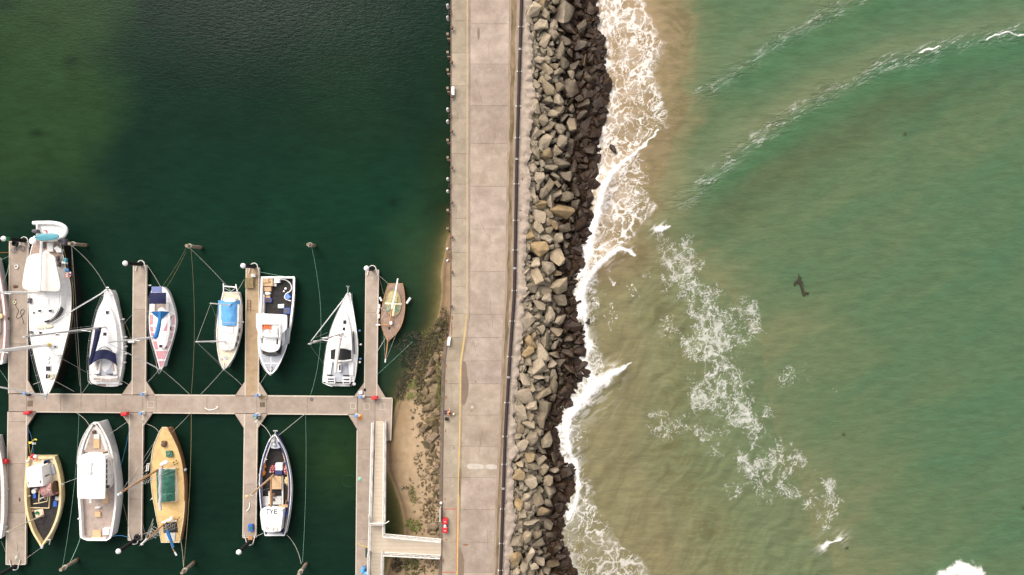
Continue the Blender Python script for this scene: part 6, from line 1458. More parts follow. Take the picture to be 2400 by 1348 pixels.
for x, y, r, lab in ((669.5, 677, 3.2, "larger white buoy lying on the black deck"), (665.5, 683, 2.4, "smaller white buoy lying on the black deck")):
    m = MB(); m.ball(P(x, y, Zf + r / 20), r / 20, 10, 1.0); solo(m, "buoy", M["gel"], lab, "buoy", "white buoys on the black deck", smooth=True)
m = MB(); m.tube([P(x, y, z) for x, y, z in chaikin([(650, 655, 1.0), (668, 654.5, .9), (680, 663, .7), (684.5, 674, .55), (681, 683, .55), (671, 688, .6), (666.5, 695, .85), (668.5, 701, .8), (675, 703.5, .75), (682, 705.5, .7)], 3, False)], .07, 6)
solo(m, "deck_hose", M["fender"], "white hose curling around the right side of the fishing boat's black deck", "hose")

# ---- G: white sloop, beige boom cover, bow up
G = boat("sailing_yacht", "white sloop with long beige boom cover and black cockpit cover, bow towards the top", "yacht",
         [(686, 814, 821), (701, 806.5, 823.5), (726, 794.5, 828.5), (751, 783, 832.5), (777, 774, 836), (802, 767.7, 838.5), (827, 763, 839), (852, 760, 837), (877, 757.5, 834), (895, 756, 830.5)],
         (1.4, 1.1), M["gel"], M["nonskid"], drop=.03, gun=.08, camber=.10, wl=.9, bowrake=.05, sternrake=.0)
add(G, "cabin_trunk", M["gel"], lambda m: m.prism(chaikin([(803, 730), (812, 730), (822, 770), (826, 810), (825, 845), (772, 845), (775, 800), (787, 762)], 2), 1.1, 1.65, .12, .05), True)
hatches(G, [(808, 755, 7.5, 9), (806, 771, 6.5, 7.5)], dz=.34)
add(G, "cabin_window", M["glass"], lambda m: m.prism([(826.8, 776), (829, 780), (831, 830), (829.4, 831), (827, 790)], 1.3, 1.62))
add(G, "sprayhood", M["black"], lambda m: m.grid(lambda u, v: P(775 + 48 * u, 821 + 23 * v - 4 * (1 - v) * math.sin(math.pi * u) + 4 * v * math.sin(math.pi * u) - 2, 1.62 + .45 * math.sin(math.pi * (.08 + .84 * u)) ** .7 * (1 - .35 * (1 - v))), 14, 8), True)
add(G, "hood_rim", M["gel"], lambda m: (m.tube([P(774 + 50 * u, 844 + 2.5 * math.sin(math.pi * u), 1.65 + .5 * math.sin(math.pi * (.08 + .84 * u)) ** .7) for u in [k / 12 for k in range(13)]], .10, 6), m.tube([P(774 + 50 * u, 819.5 - 5 * math.sin(math.pi * u), 1.65 + .33 * math.sin(math.pi * (.08 + .84 * u)) ** .7) for u in [k / 12 for k in range(13)]], .13, 6)), True)
add(G, "cockpit_well", M["greydeck"], lambda m: m.prism([(776, 852), (816, 852), (819, 893), (770, 893)], 1.0, G.deckz(870) + .03))
for q, z_ in (([(764, 848), (779, 848), (775, 878), (763, 878)], 1.42), ([(816, 848), (829, 848), (828, 880), (818, 878)], 1.42), ([(764, 883), (786, 883), (785, 899), (763, 899)], 1.32), ([(803, 884), (823, 884), (821, 900), (803, 900)], 1.32)): add(G, "cockpit_bench", M["gel"], lambda m: m.prism(q, 1.0, z_, .05))
for q in (rc(768, 887, 783, 890.5), rc(768, 893, 783, 896.5), rc(805, 888, 819, 891.5), rc(805, 895, 819, 898.5)): add(G, "seat_slat", M["hatch"], lambda m: m.prism(q, 1.32, 1.335))
add(G, "cockpit_table", M["gel"], lambda m: (m.prism(rc(792, 851, 799, 872, 2), 1.1, 1.6, .03),)); add(G, "table_grill", M["hatch"], lambda m: m.prism(rc(794, 856, 798, 868, 2), 1.6, 1.615))
for x in (774, 811): add(G, "steering_wheel", M["black"], lambda m: m.tube([P(x + 7.5 * math.cos(a), 880 + .7 * math.sin(a), 1.75 + .35 * math.sin(a)) for a in [k * .45 for k in range(15)]], .04, 5))
o, b0, b1 = mast(G, 803.5, 781.5, 1.65, (724, 806), 15.6, .11, M["alu"], ((.35, 1.15), (.66, .9)), True, 1.75, "mast", bow=P(815, 688, 1.4), stern=P(792, 898, 1.2))
add(G, "boom_cover", M["cream"], lambda m: m.tube([P(797, 783, 3.0), P(793, 810, 3.2), P(788.5, 845, 3.15), P(785.5, 873, 3.0)], .33, 9, .13), True)
furled(G, P(815, 689, 1.42), b0, b1, .95, .10)
add(G, "anchor_bow", M["steel"], lambda m: (m.tube([P(815, 690, 1.5), P(815.5, 675, 1.7)], .06, 6), m.tube([P(812, 670.5, 1.75), P(815.5, 675, 1.75), P(819.5, 671, 1.75), P(812, 670.5, 1.75)], .035, 5)))
add(G, "pushpit", M["steel"], lambda m: (m.tube([P(756, 882, 1.75), P(755.5, 897, 1.75), P(768, 903, 1.75), P(779, 906, 1.75)], .035, 5), m.tube([P(756, 882, 1.4), P(755.5, 896, 1.4), P(768, 902, 1.4)], .025, 5), m.tube([P(831, 882, 1.75), P(830, 898, 1.75), P(824, 903, 1.75)], .03, 5)))
add(G, "transom_step", M["gel2"], lambda m: m.prism([(764, 898), (828, 899), (824, 906), (770, 905)], .3, .55, .04))
add(G, "stern_outboard", M["black"], lambda m: m.prism(chaikin(rc(819, 899, 826, 906), 1), .9, 1.4, .08)); add(G, "rail_horseshoe", M["gel"], lambda m: m.ball(P(830, 900, 1.6), .2, 8, .6))
lifelines(G, 702, 880, .6, ("l", "r"), 30)
for i, (x, y) in enumerate(((843.6, 775), (846, 807.5), (845.5, 841))): fender(x - .5, y, .8, f"{['topmost', 'middle', 'lowest'][i]} blue-topped fender on the right side of the beige-covered sloop", M["pedblue"] if i != 1 else M["fender"], .12, .5)
fender(843.3, 849, .8, "cream round fender below the other fenders of the beige-covered sloop", M["cream"], .14, .35)

# ---- H: small wooden boat
Hh = boat("wooden_sailboat", "small open wooden sailing boat with reddish planked deck and long bowsprit", "boat",
          [(664, 909.8, 944), (688, 902, 948.5), (714, 896, 949.5), (739, 893, 947.5), (764, 894, 940.5), (782, 899.5, 929), (797, 906.5, 914), (802, 908.5, 910)],
          (.75, .9), M["brightwood"], mat("weathered_red_deck", (.275, .185, .135), .18, 5, .8, .15, col2=(.46, .375, .31), s2=3.2, amt2=.65, planks=(0, .16), pcol=.72, edge2=(.55, .68)), drop=.03, gun=.06, camber=.05, wl=.82, bowrake=.1)
add(Hh, "cockpit", M["yellowgrp"], lambda m: m.prism(ell(921, 710, 18.5, 32.5, 28, -3), .5, .80, .02)); add(Hh, "cockpit_floor", mat("boat_floor", (.34, .29, .14), .25, 3, .8, .2), lambda m: m.prism(ell(921, 710, 16.8, 30.5, 26, -3), .80, .81))
add(Hh, "coaming", M["pilewood"], lambda m: m.tube([P(x, y, .86) for x, y in ell(921, 710, 19, 33, 30, -3) + [ell(921, 710, 19, 33, 30, -3)[0]]], .05, 6), True)
add(Hh, "thwart", M["paleyellow"], lambda m: (m.prism(rc(901, 709.5, 942, 714.5, 3), .83, .90, .01), m.prism(rc(919, 715, 925, 741, 4), .83, .90, .01)))
add(Hh, "bottom_boards", mat("boat_boards", (.46, .38, .19), .12, 4, .8, .2), lambda m: (m.prism([(912, 686), (919, 682), (934, 694), (937, 708), (908, 708)], .812, .84), m.prism(rc(923, 694, 931, 708, 3), .84, .98, .02)))
add(Hh, "bilge_gear", M["ropegreen"], lambda m: [m.tube([P(x + 5 * math.cos(a * 1.0 + k), y + 6 * math.sin(a * 1.3), .86) for a in [q * .5 for q in range(24)]], .035, 4) for k, (x, y) in enumerate(((909, 724), (932, 725)))])
add(Hh, "lowered_mast", M["brightwood"], lambda m: m.tube([P(914, 753, 1.25), P(919, 722, 1.5), P(926, 690, 1.75), P(932.5, 653, 2.0)], .11, 8, .07), True); add(Hh, "mast_sleeve", M["spar"], lambda m: m.tube([P(918.8, 723, 1.56), P(926, 690, 1.8), P(932.5, 653, 2.04)], .12, 8, .085), True)
add(Hh, "mast_step", M["gel"], lambda m: (m.prism(chaikin([(912, 752), (919, 753), (919.5, 761), (914, 762)], 1), .85, 1.3, .08),)); add(Hh, "gaff_stub", M["brightwood"], lambda m: m.tube([P(916, 761, 1.1), P(884, 761.5, 1.3)], .06, 6)); add(Hh, "stub_sleeve", M["gel"], lambda m: m.tube([P(891, 761.3, 1.3), P(881, 762, 1.35)], .09, 6))
add(Hh, "bowsprit", M["brightwood"], lambda m: m.tube([P(909.5, 792, .95), P(906, 825, 1.05), P(903.3, 842, 1.1)], .06, 7), True); add(Hh, "bowsprit_tip", M["gel"], lambda m: m.tube([P(903.6, 841, 1.1), P(902.7, 849.5, 1.12)], .075, 7)); add(Hh, "bobstay", M["wire"], lambda m: [m.tube([P(903, 847, 1.1), P(x, 782, .85)], .012, 4) for x in (899.5, 929)])
add(Hh, "running_rigging", M["rope"], lambda m: [m.tube([P(927, 688, 1.8), P(x, y, .85)], .015, 4) for x, y in ((899, 700), (890, 757), (888, 756))] + [m.tube([P(903 + 10 * math.cos(a), 723 + 4 * math.sin(a), .95) for a in [k * .4 for k in range(12)]], .025, 4)])
add(Hh, "anchor_gear", M["black"], lambda m: m.tube([P(912 + 2 * math.cos(a), 766 + .5 * a, .93) for a in [k * .5 for k in range(24)]], .03, 4))
for (x, y, a, lab) in ((957.5, 704.7, 55, "long white fender sticking out on the right of the wooden boat"), (892.3, 701, -60, "top white fender on the left of the wooden boat"), (889, 718, 88, "second white fender on the left of the wooden boat"), (887, 730, 70, "small grey-white fender third on the left of the wooden boat"), (888.3, 741, 88, "lowest white fender on the left of the wooden boat")): fender(x, y, .5, lab, M["fender"], .13 if x < 900 else .15, .5 if x < 900 else .8, a)

# ---- I: yellow fishing boat with net drum, bow down
I = boat("fishing_boat", "yellow-rimmed fishing boat with white wheelhouse and red-white net drum", "boat",
         [(1070, 66, 127), (1091, 61.5, 134.5), (1121, 58, 141.5), (1152, 57, 143.5), (1182, 58, 142.5), (1212, 63, 136.5), (1243, 73, 124), (1264, 84.5, 111), (1281, 95, 99)],
         (1.1, 1.9), M["yellowgrp"], M["blackdeck"], drop=.6, gun=.26, gunmat=M["yellowgrp"], wl=.84, camber=.02, bowrake=.08)
add(I, "rubbing_strake", M["galv"], lambda m: m.tube([P(I.xr(y) + 1.0, y, I.z(y) * .78) for y in range(1070, 1268, 8)], .10, 6), True)
add(I, "aft_deck", M["creampaint"], lambda m: m.prism([(66, 1074), (125, 1074), (136, 1105), (139, 1135), (125, 1140), (62, 1140), (62, 1095)], .4, .82, .02))
add(I, "wheelhouse", M["gel"], lambda m: (m.prism([(60, 1098), (78, 1095), (97, 1093), (101, 1140), (64, 1143)], .6, 2.5, .08), m.prism([(97, 1093), (103.5, 1096), (104, 1138), (101, 1140)], .6, 2.0, .03)), True)
add(I, "wheelhouse_window", M["glass"], lambda m: [m.prism(q, 2.2, 2.515) for q in (rc(93, 1126, 95.5, 1133), rc(65.5, 1129, 67, 1136))] + [m.prism(rc(101.5, 1122, 104, 1132, 2), 1.5, 2.02)])
add(I, "exhaust", M["black"], lambda m: m.tube([P(98, 1120, 2.3), P(116, 1112, 1.6)], .06, 6)); add(I, "aft_hatch", M["greydeck"], lambda m: m.prism([(112, 1092), (124, 1089), (130, 1110), (118, 1113)], .82, 1.0, .02))
add(I, "stern_roller", M["creampaint"], lambda m: m.tube([P(63, 1097, 1.5), P(80, 1091, 1.6), P(97, 1092, 1.6), (P(112, 1086, 1.5))], .05, 6))
add(I, "net_drum", M["rednet"], lambda m: m.tube([P(103.5, 1150, 1.35), P(105, 1149.5, 1.35), P(119, 1146, 1.35), P(130, 1143.5, 1.35), P(131.5, 1143, 1.35)], .72, 18), True)
def nets(m):
    k = random.Random(4)
    ax = P(131, 1143, 1.35) - P(104, 1150, 1.35); L0 = P(104, 1150, 1.35); u = ax.normalized(); a_ = u.cross(Vector((0, 0, 1))).normalized(); b_ = a_.cross(u)
    for q in range(17):
        f = .05 + .055 * q; m.cur = q % 2
        m.tube([L0 + ax * (f + .02 * math.sin(3 * th + q)) + (a_ * math.cos(th) + b_ * math.sin(th)) * (.74 + .03 * math.sin(5 * th + q)) for th in [k2 * .35 for k2 in range(19)]], .045, 4)
add(I, "net_wraps", [M["rednet"], M["rope"]], nets); add(I, "drum_flange", M["darkwood"], lambda m: m.tube([P(129.5, 1143.5, 1.35), P(132.5, 1142.8, 1.35)], .80, 18))
add(I, "deck_frame", M["yellowgrp"], lambda m: (m.tube([P(64, 1190, 1.0), P(115, 1191, 1.0)], .06, 5), m.tube([P(115, 1191, 1.0), P(116.5, 1163, 1.0)], .06, 5), m.tube([P(79, 1181, 1.2), P(92, 1179, 1.3), P(110, 1175, 1.3), P(113, 1160, 1.3)], .05, 5), m.tube([P(64, 1163, 1.2), P(72, 1162, 1.2)], .05, 5), m.tube([P(92, 1150, 1.3), P(91, 1176, 1.3)], .07, 5)))
add(I, "winch", M["galv"], lambda m: (m.lathe(P(86, 1149, .6), [(.26, 0), (.26, .55), (.02, .56)], 14), m.tube([P(93, 1170, .9), P(104, 1165, 1.1), P(106, 1170, .8)], .10, 6)))
for q in (rc(124.5, 1175, 133, 1188, 3), rc(77, 1158, 84, 1168)): add(I, "deck_bin", M["blueplastic"], lambda m: m.prism(q, .5, .95, .03))
add(I, "deck_box", M["creampaint"], lambda m: m.prism([(80, 1196), (100, 1193), (103, 1204), (101, 1211), (84, 1214)], .5, .95, .03)); add(I, "box_bucket", M["greenplastic"], lambda m: m.lathe(P(88.5, 1201.5, .95), [(.16, 0), (.2, .2), (.05, .12)], 10)); add(I, "box_board", M["cardboard"], lambda m: (m.prism(rc(69.5, 1194, 79, 1207, 2), .5, .85, .03), m.prism(rc(99, 1198, 102.5, 1205), .95, 1.0)))
add(I, "net_boards", M["greydeck"], lambda m: m.prism(rc(129, 1164, 138, 1173, 8), .9, 1.1, .02))
add(I, "derrick_pole", M["pilewood"], lambda m: m.tube([P(104, 1206, 1.1), P(98, 1209, 1.25), P(96, 1210, 1.5)], .10, 6))
o, b0, b1 = mast(I, 98.5, 1208.5, .6, (17, 1246), 6.9, .085, M["creampaint"], (), False)
add(I, "bow_fitting", M["galv"], lambda m: (m.prism([(93.5, 1278), (100.5, 1278), (99, 1286), (95.5, 1286)], 1.8, 1.98, .02), m.tube([P(106, 1264, 1.9), P(118, 1265.5, 1.9), P(115.5, 1276, 1.7)], .06, 5))); add(I, "anchor_heap", M["ropeblue"], lambda m: m.tube([P(93 + 4 * math.cos(a), 1250 + 3.5 * math.sin(a * 1.3), .55 + .01 * a) for a in [k * .45 for k in range(30)]], .04, 4))
add(I, "white_sack", M["cream"], lambda m: (m.ball(P(104, 1257, .75), .26, 8, .8), m.ball(P(106, 1250, .7), .2, 8, .8), m.tube([P(104, 1231, .6), P(107, 1227, .6), P(108.5, 1222, .6)], .1, 5)), True)
for i, (x, y, r, mt, lab) in enumerate(((77.5, 1067.5, 4, "red", "bright red buoy on the stern corner of the yellow fishing boat"), (72.5, 1071, 3, "red", "small red buoy left of the bright red buoy"), (83, 1070, 4.5, "fender", "white buoy beside the red buoys on the yellow fishing boat"), (76, 1076, 3.2, "rednet", "pink buoy below the red buoys on the yellow fishing boat"), (86, 1077.5, 2.8, "orangered", "orange buoy below the white buoy on the yellow fishing boat"), (65, 1081, 3.6, "cream", "cream buoy on the left rail of the yellow fishing boat"))):
    m = MB(); m.ball(P(x, y, 1.2), r / 20, 10); solo(m, "buoy", M[mt], lab, "buoy", "buoys on the yellow fishing boat's stern", smooth=True)
m = MB(); m.lathe(P(113.5, 1082, .85), [(.22, 0), (.3, .45), (.26, .46), (.2, .1), (.02, .1)], 14); solo(m, "blue_tub", M["navyhull"], "dark blue tub with white handle at the yellow fishing boat's stern", "tub", smooth=True)
# yellow rag on a pole
m = MB(); b_ = P(69, 1058, .8); m.tube([P(71, 1066, 1.2), P(67, 1035, 2.2)], .02, 5); m.grid(lambda u, v: P(67.5 + 19 * u, 1035 - 7 * u + 5 * v * (1 - .4 * u) + 2 * math.sin(u * 7), 2.3 + .15 * math.sin(u * 6)), 8, 2)
solo(m, "marker_flag", M["yellow"], "torn yellow marker flag on a pole above the yellow fishing boat's stern", "flag")
m = MB(); m.grid(lambda u, v: P(75 + 9 * u, 1037 + 5 * v, 1.6 + .1 * math.sin(u * 5)), 4, 2); m.tube([P(72, 1068, 1.2), P(78, 1039, 1.6)], .018, 4); solo(m, "marker_flag", M["galv"], "small grey marker flag beside the torn yellow flag", "flag")

# ---- J: white trawler, bow up
J = boat("motor_vessel", "large white trawler yacht with long plain white cabin roof and pinkish wooden aft deck", "boat",
         [(989, 219.5, 229), (1000, 210, 238), (1031, 195, 254), (1061, 186, 263.5), (1091, 182, 269), (1121, 181, 272.5), (1152, 182, 273.5), (1182, 183.5, 272.5), (1212, 185.5, 269), (1243, 186.5, 264), (1260, 189, 260), (1267.5, 205, 250)],
         (2.3, 1.6), M["gel"], M["olddeck"], drop=.55, gun=.24, gunmat=M["gel"], wl=.92, camber=.03, bowrake=.05)
add(J, "foredeck", M["gel2"], lambda m: m.prism(chaikin([(223, 998), (234, 1004), (248, 1034), (254, 1062), (195, 1062), (202, 1034), (213, 1004)], 1), 1.5, 1.98, .02)); add(J, "deck_boards", M["olddeck"], lambda m: m.prism([(213, 1016), (232, 1016), (248, 1060), (198, 1060)], 1.98, 2.0))
add(J, "fore_hatch", M["ply"], lambda m: m.prism(rc(219, 1029, 233, 1051), 1.98, 2.15, .03)); add(J, "fore_locker", M["gel2"], lambda m: m.prism(rc(219.5, 1018, 232, 1029), 1.98, 2.2, .04)); add(J, "windlass", M["rust"], lambda m: m.lathe(P(222, 1012, 1.98), [(.22, 0), (.2, .25), (.1, .32), (.02, .33)], 10))
add(J, "cabin", M["gel"], lambda m: m.prism([(190, 1070), (246, 1068), (252, 1076), (252, 1138), (244, 1150), (190, 1164)], .9, 2.95, .03), True)
for y in (1076, 1088, 1100, 1112, 1124, 1136): add(J, "cabin_window", M["glass"], lambda m: m.prism(rc(247.5, y, 251.5, y + 9.5), 2.5, 2.97))
add(J, "side_shelf", M["gel2"], lambda m: m.prism([(252.5, 1074), (260, 1077), (259, 1138), (252.5, 1145)], 1.9, 2.5, .05))
add(J, "cabin_roof", M["gel"], lambda m: m.prism(chaikin([(181, 1072), (190, 1067), (209, 1060), (235, 1060.5), (247, 1069), (247, 1100), (246.3, 1168), (244, 1170.5), (183, 1169.5), (180, 1167), (180.5, 1120)], 1), 3.85, 4.0, .09), True)
add(J, "roof_seam", M["gel2"], lambda m: (m.prism(rc(184, 1150, 243, 1150.8), 4.0, 4.01),)); add(J, "roof_aerial", M["galv"], lambda m: (m.tube([P(214, 1085, 4.0), P(213, 1108, 4.1)], .04, 5), m.tube([P(212, 1109.5, 4.0), P(193, 1120, 4.5)], .035, 5), m.box(P(214, 1087, 4.06), (.3, .3, .12)), m.box(P(212, 1109, 4.06), (.3, .3, .12))))
mast(J, 212, 1110, 4.0, (145, 1134), 9.0, .022, M["spar"], (), False, name="whip_aerial")
for q, z0_, z1_ in ((rc(217, 1243, 236, 1262), 1.1, 1.25), (rc(218, 1196, 238, 1217), 1.1, 1.16), (rc(222, 1200, 235, 1212), 1.16, 1.4), (rc(240, 1158, 254, 1180), 1.1, 1.3)): add(J, "aft_hatch", M["ply"], lambda m: m.prism(q, z0_, z1_, .02))
add(J, "aft_bin", M["gel"], lambda m: m.prism(rc(240.5, 1239, 255, 1254), 1.1, 1.65, .04)); add(J, "helm_seat", M["gel"], lambda m: m.prism(rc(222, 1189, 233, 1191.5), 1.1, 1.6, .02)); add(J, "ladder", M["gel"], lambda m: m.prism(rc(209, 1169, 214.5, 1179), 2.6, 2.75))
add(J, "bulwark_stay", M["gel2"], lambda m: [m.tube([P(187.5, y, 1.6), P(191, y + 2, 1.3)], .05, 5) for y in range(1175, 1262, 14)])
add(J, "bow_rail", M["whitemetal"], lambda m: [m.tube(chaikin([P(181 + o_, 1088, 2.0 + h), P(182 + o_, 1062, 2.05 + h), P(188 + o_, 1038, 2.1 + h), P(200 + o_, 1012, 2.2 + h), P(215, 992 + o_ * .4, 2.3 + h), P(221, 992 + o_ * .4, 2.35 + h), P(238, 1010, 2.2 + h), P(250 - o_, 1040, 2.1 + h), P(258 - o_, 1068, 2.05 + h), P(262 - o_, 1092, 2.0 + h)], 2, False), .05, 6) for o_, h in ((0, .95), (2, .5))] + [m.tube([P(x, y, 1.9), P(x - .6 * (1 if x < 222 else -1), y, 2.95)], .035, 5) for x, y in ((187, 1062), (193, 1036), (203, 1012), (216, 994), (236, 1010), (248, 1036), (256, 1062), (185, 1086), (259.5, 1088))], True)
lifelines(J, 1175, 1258, .0, ("l",), 30) if False else None
add(J, "exhaust_cowl", M["fender"], lambda m: m.ball(P(184.5, 1216, 1.75), .12, 8))

# ---- K: yellow ketch, bow up
K = boat("sailing_ketch", "yellow-decked wooden ketch with green tarpaulin over the cabin and two wooden masts", "boat",
         [(1001, 380, 391), (1008, 375, 396), (1018, 370, 402), (1046, 359, 415.5), (1075, 354, 425), (1104, 353, 430), (1133, 353.5, 432.5), (1161, 356.5, 433), (1190, 361.8, 432.5), (1219, 367, 430), (1248, 373, 425), (1272, 377.5, 420.5)],
         (1.75, 1.2), M["brightwood"], M["yellowdeck"], drop=.06, gun=.07, gunmat=M["creampaint"], wl=.88, camber=.10, bowrake=.12)
add(K, "rail_cap", M["darkwood"], lambda m: m.tube([P(K.xr(y) - .3, y, K.z(y) + .05) for y in range(1006, 1180, 6)], .045, 5))
add(K, "cabin", M["creampaint"], lambda m: m.prism([(367, 1098), (411, 1097), (412, 1176), (371, 1178)], 1.2, 1.75, .05))
add(K, "tarpaulin", M["green"], lambda m: m.grid(lambda u, v: P(366 + 44.5 * u + 3 * v * (1 - u) + .8 * mnoise.noise((v * 9, u, 0)), 1100 + 79 * v - 5 * u * v + 1.2 * mnoise.noise((u * 7, v * 2, 0)), 1.80 + .38 * (1 - abs(2 * u - 1) ** 1.6) + .06 * mnoise.noise((u * 5, v * 7, 4)) - (.10 * math.exp(-((v - .74) / .02) ** 2))), 16, 30), True)
add(K, "deck_strip", M["gel"], lambda m: m.prism([(411.5, 1110), (414, 1112), (415.5, 1150), (415, 1175), (412.5, 1176)], 1.3, 1.5))
add(K, "furled_mainsail", mat("grey_sailcloth", (.50, .47, .48), .15, 5, .85, .2, bump=.5, bscale=8), lambda m: m.tube([P(376 + .6 * math.sin(v * 21) - 1.0 * v, 1096 + 100 * v, 3.3 - .2 * v) for v in [k / 22 for k in range(23)]], .20, 8, .16), True)
add(K, "sail_bundle", M["gel"], lambda m: (m.ball(P(388, 1084, 2.5), .28, 9, .7), m.ball(P(382, 1087, 2.4), .24, 9, .7), m.ball(P(378, 1089, 2.4), .18, 9, .7)), True)
o, b0, b1 = mast(K, 380, 1094.5, 1.5, (281, 1157), 10.7, .135, M["brightwood"], (), False, 1.5, "main_mast")
def ratl(m):
    for s in (-1, 1):
        for k in range(12):
            f = .25 + .055 * k; p = b0 + (b1 - b0) * f; w_ = 1.5 * (1 - f) ; q = p + Vector((s * (.1 + w_ * .6), -.5 * (1 - f), 0)); m.tube([q - Vector((.12, .22, 0)), q + Vector((.12, .22, 0))], .025, 4)
        for dy in (-.7, -.2, .35): m.tube([Vector((b0.x + s * 1.75, b0.y + dy, 1.3)), b0 + (b1 - b0) * .85], .016, 4)
    m.tube([P(384, 1003, 1.7), b1], .016, 4); m.tube([P(384, 1010, 1.7), b0 + (b1 - b0) * .8], .014, 4)
add(K, "shrouds_and_ratlines", M["wire"], ratl); add(K, "mast_tip", M["spar"], lambda m: m.tube([b0 + (b1 - b0) * .97, b1 + Vector((0, 0, .35))], .11, 7))
for x, y in ((407, 1084), (413, 1080), (409.5, 1089), (415.5, 1086), (419, 1100), (419.5, 1214), (416, 1218)): add(K, "deadeye", M["darkwood"], lambda m: m.ball(P(x, y, 1.75), .09, 6))
o, b2, b3 = mast(K, 387, 1226, 1.3, (331, 1276), 7.2, .10, M["brightwood"], (), False, 1.2, "mizzen_mast")
add(K, "mizzen_tip", M["gel"], lambda m: m.tube([b2 + (b3 - b2) * .78, b3], .115, 7))
add(K, "mizzen_rigging", M["wire"], lambda m: [m.tube([Vector((b2.x + s * 1.4, b2.y + d, 1.2)), b2 + (b3 - b2) * q], .014, 4) for s in (-1, 1) for d in (-.5, 0, .5) for q in (.7, .9)] + [m.tube([b2 + (b3 - b2) * .8, b0 + (b1 - b0) * .7], .012, 4)] + [m.tube([b2 + (b3 - b2) * f + Vector((-.55, .3, 0)), b2 + (b3 - b2) * f + Vector((.55, -.3, 0))], .02, 4) for f in (.3, .4, .5, .6)])
add(K, "steering_well", M["blackdeck"], lambda m: m.prism([(382, 1225), (414, 1224), (416, 1248), (383, 1249)], 1.15, 1.30)); add(K, "aft_seat", M["galv"], lambda m: m.prism([(386, 1250), (411, 1249), (409, 1268), (389, 1268)], 1.15, 1.33, .03))
add(K, "mizzen_boom", M["pilewood"], lambda m: m.tube([P(387, 1228, 2.9), P(395, 1256, 2.9), P(404, 1284, 2.9), P(413, 1300, 2.9)], .07, 7)); add(K, "mizzen_sail_cover", M["blue"], lambda m: m.tube([P(392, 1243, 3.0), P(396, 1255, 3.1), P(402, 1270, 3.0), P(406.5, 1283, 3.0)], .2, 8, .13), True); add(K, "boom_tip", M["gel"], lambda m: m.tube([P(409.5, 1294, 2.9), P(414, 1302, 2.9)], .085, 7))
add(K, "mizzen_gear", M["gel"], lambda m: (m.tube([P(380 + 6 * k, 1224 - 2.5 * k + (k % 2) * 3, 1.9) for k in range(5)], .13, 6), m.ball(P(402, 1214, 1.7), .2, 7), m.tube([P(397, 1222, 1.6), P(414, 1221, 1.6)], .06, 5)), True); add(K, "dangling_lines", M["rope"], lambda m: [m.tube([P(390 + 5 * k, 1228, 1.9), P(388 + 5 * k, 1241, 1.6)], .02, 4) for k in range(5)])
add(K, "anchor_winch", M["rust"], lambda m: (m.ball(P(384, 1042, 1.75), .33, 9, .8), m.ball(P(387, 1037, 1.7), .22, 8, .8), m.ball(P(381, 1036, 1.65), .16, 8, .8))); add(K, "fore_hatch", M["green"], lambda m: m.prism([(388, 1057.5), (402, 1057), (405, 1071), (389, 1071.5)], 1.6, 1.8, .04)); add(K, "hatch_strap", M["rope"], lambda m: m.tube([P(393, 1066, 1.82), P(398, 1061, 1.82)], .03, 4))
add(K, "side_ladder", M["spar"], lambda m: (m.tube([P(350, 1085, 1.8), P(347, 1104, 1.8)], .04, 5), m.tube([P(345, 1086, 1.6), P(342, 1106, 1.6)], .04, 5), [m.tube([P(350 - .7 * k, 1086 + 4 * k, 1.8), P(345 - .7 * k, 1088 + 4 * k, 1.6)], .03, 4) for k in range(5)])); add(K, "deck_line", M["wire"], lambda m: m.tube([P(357, 1078, 1.7), P(372, 1054, 1.7)], .03, 4))
fender(433.5, 1101, 1.0, "white square fender on the right side of the yellow ketch", M["fender"], .17, .55); fender(357, 1169, .9, "small white fender on the left side of the yellow ketch", M["fender"], .12, .35)

# ---- L: blue fishing boat TYE, bow up
Lb = boat("fishing_boat", "blue-edged fishing boat with letters TYE on its white wheelhouse roof", "boat",
          [(1019, 640, 646), (1032, 630, 654), (1061, 618.5, 669), (1090, 611.2, 676.5), (1118, 607.5, 681.5), (1147, 607.5, 683), (1176, 609.3, 681.5), (1205, 612.3, 678), (1234, 616, 673), (1256, 620.5, 667)],
          (2.0, 1.3), M["navyhull"], M["blackdeck"], drop=.62, gun=.14, gunmat=M["gel"], wl=.88, camber=.02, bowrake=.07)
add(Lb, "inner_stripe", M["navyhull"], lambda m: [m.tube([P(f(y) + s_ * 3.8, y, Lb.z(y) - .02) for y in range(1036, 1254, 6)], .11, 6) for f, s_ in ((Lb.xl, 1), (Lb.xr, -1))], True)
add(Lb, "outer_rail", M["galv"], lambda m: m.tube([P(Lb.xr(y) + 1.6, y, Lb.z(y) * .72) for y in range(1026, 1254, 6)], .09, 6), True)
add(Lb, "side_shelf", M["ply"], lambda m: (m.prism([(Lb.xl(y) + 5.5, y) for y in range(1045, 1110, 8)] + [(Lb.xl(y) + 9, y) for y in range(1109, 1044, -8)], .7, 1.32), m.prism([(Lb.xr(y) - 8, y) for y in range(1060, 1180, 8)] + [(Lb.xr(y) - 5.5, y) for y in range(1179, 1059, -8)], .7, 1.25)))
add(Lb, "foredeck", M["greydeck"], lambda m: m.prism(chaikin([(642, 1022), (653, 1036), (659, 1049), (650, 1052), (640, 1052), (632, 1049), (634, 1036)], 1), 1.3, 1.82, .03)); add(Lb, "anchor", M["steel"], lambda m: (m.tube([P(640.5, 1010, 1.95), P(651, 1010, 1.95)], .08, 6), m.tube([P(646, 1010, 1.95), P(644, 1022, 1.95), P(642, 1046, 1.95)], .07, 6), m.ball(P(641, 1034, 2.0), .17, 8), m.ball(P(643, 1043, 2.0), .2, 8, .8), m.ball(P(640, 1023, 2.05), .18, 8)))
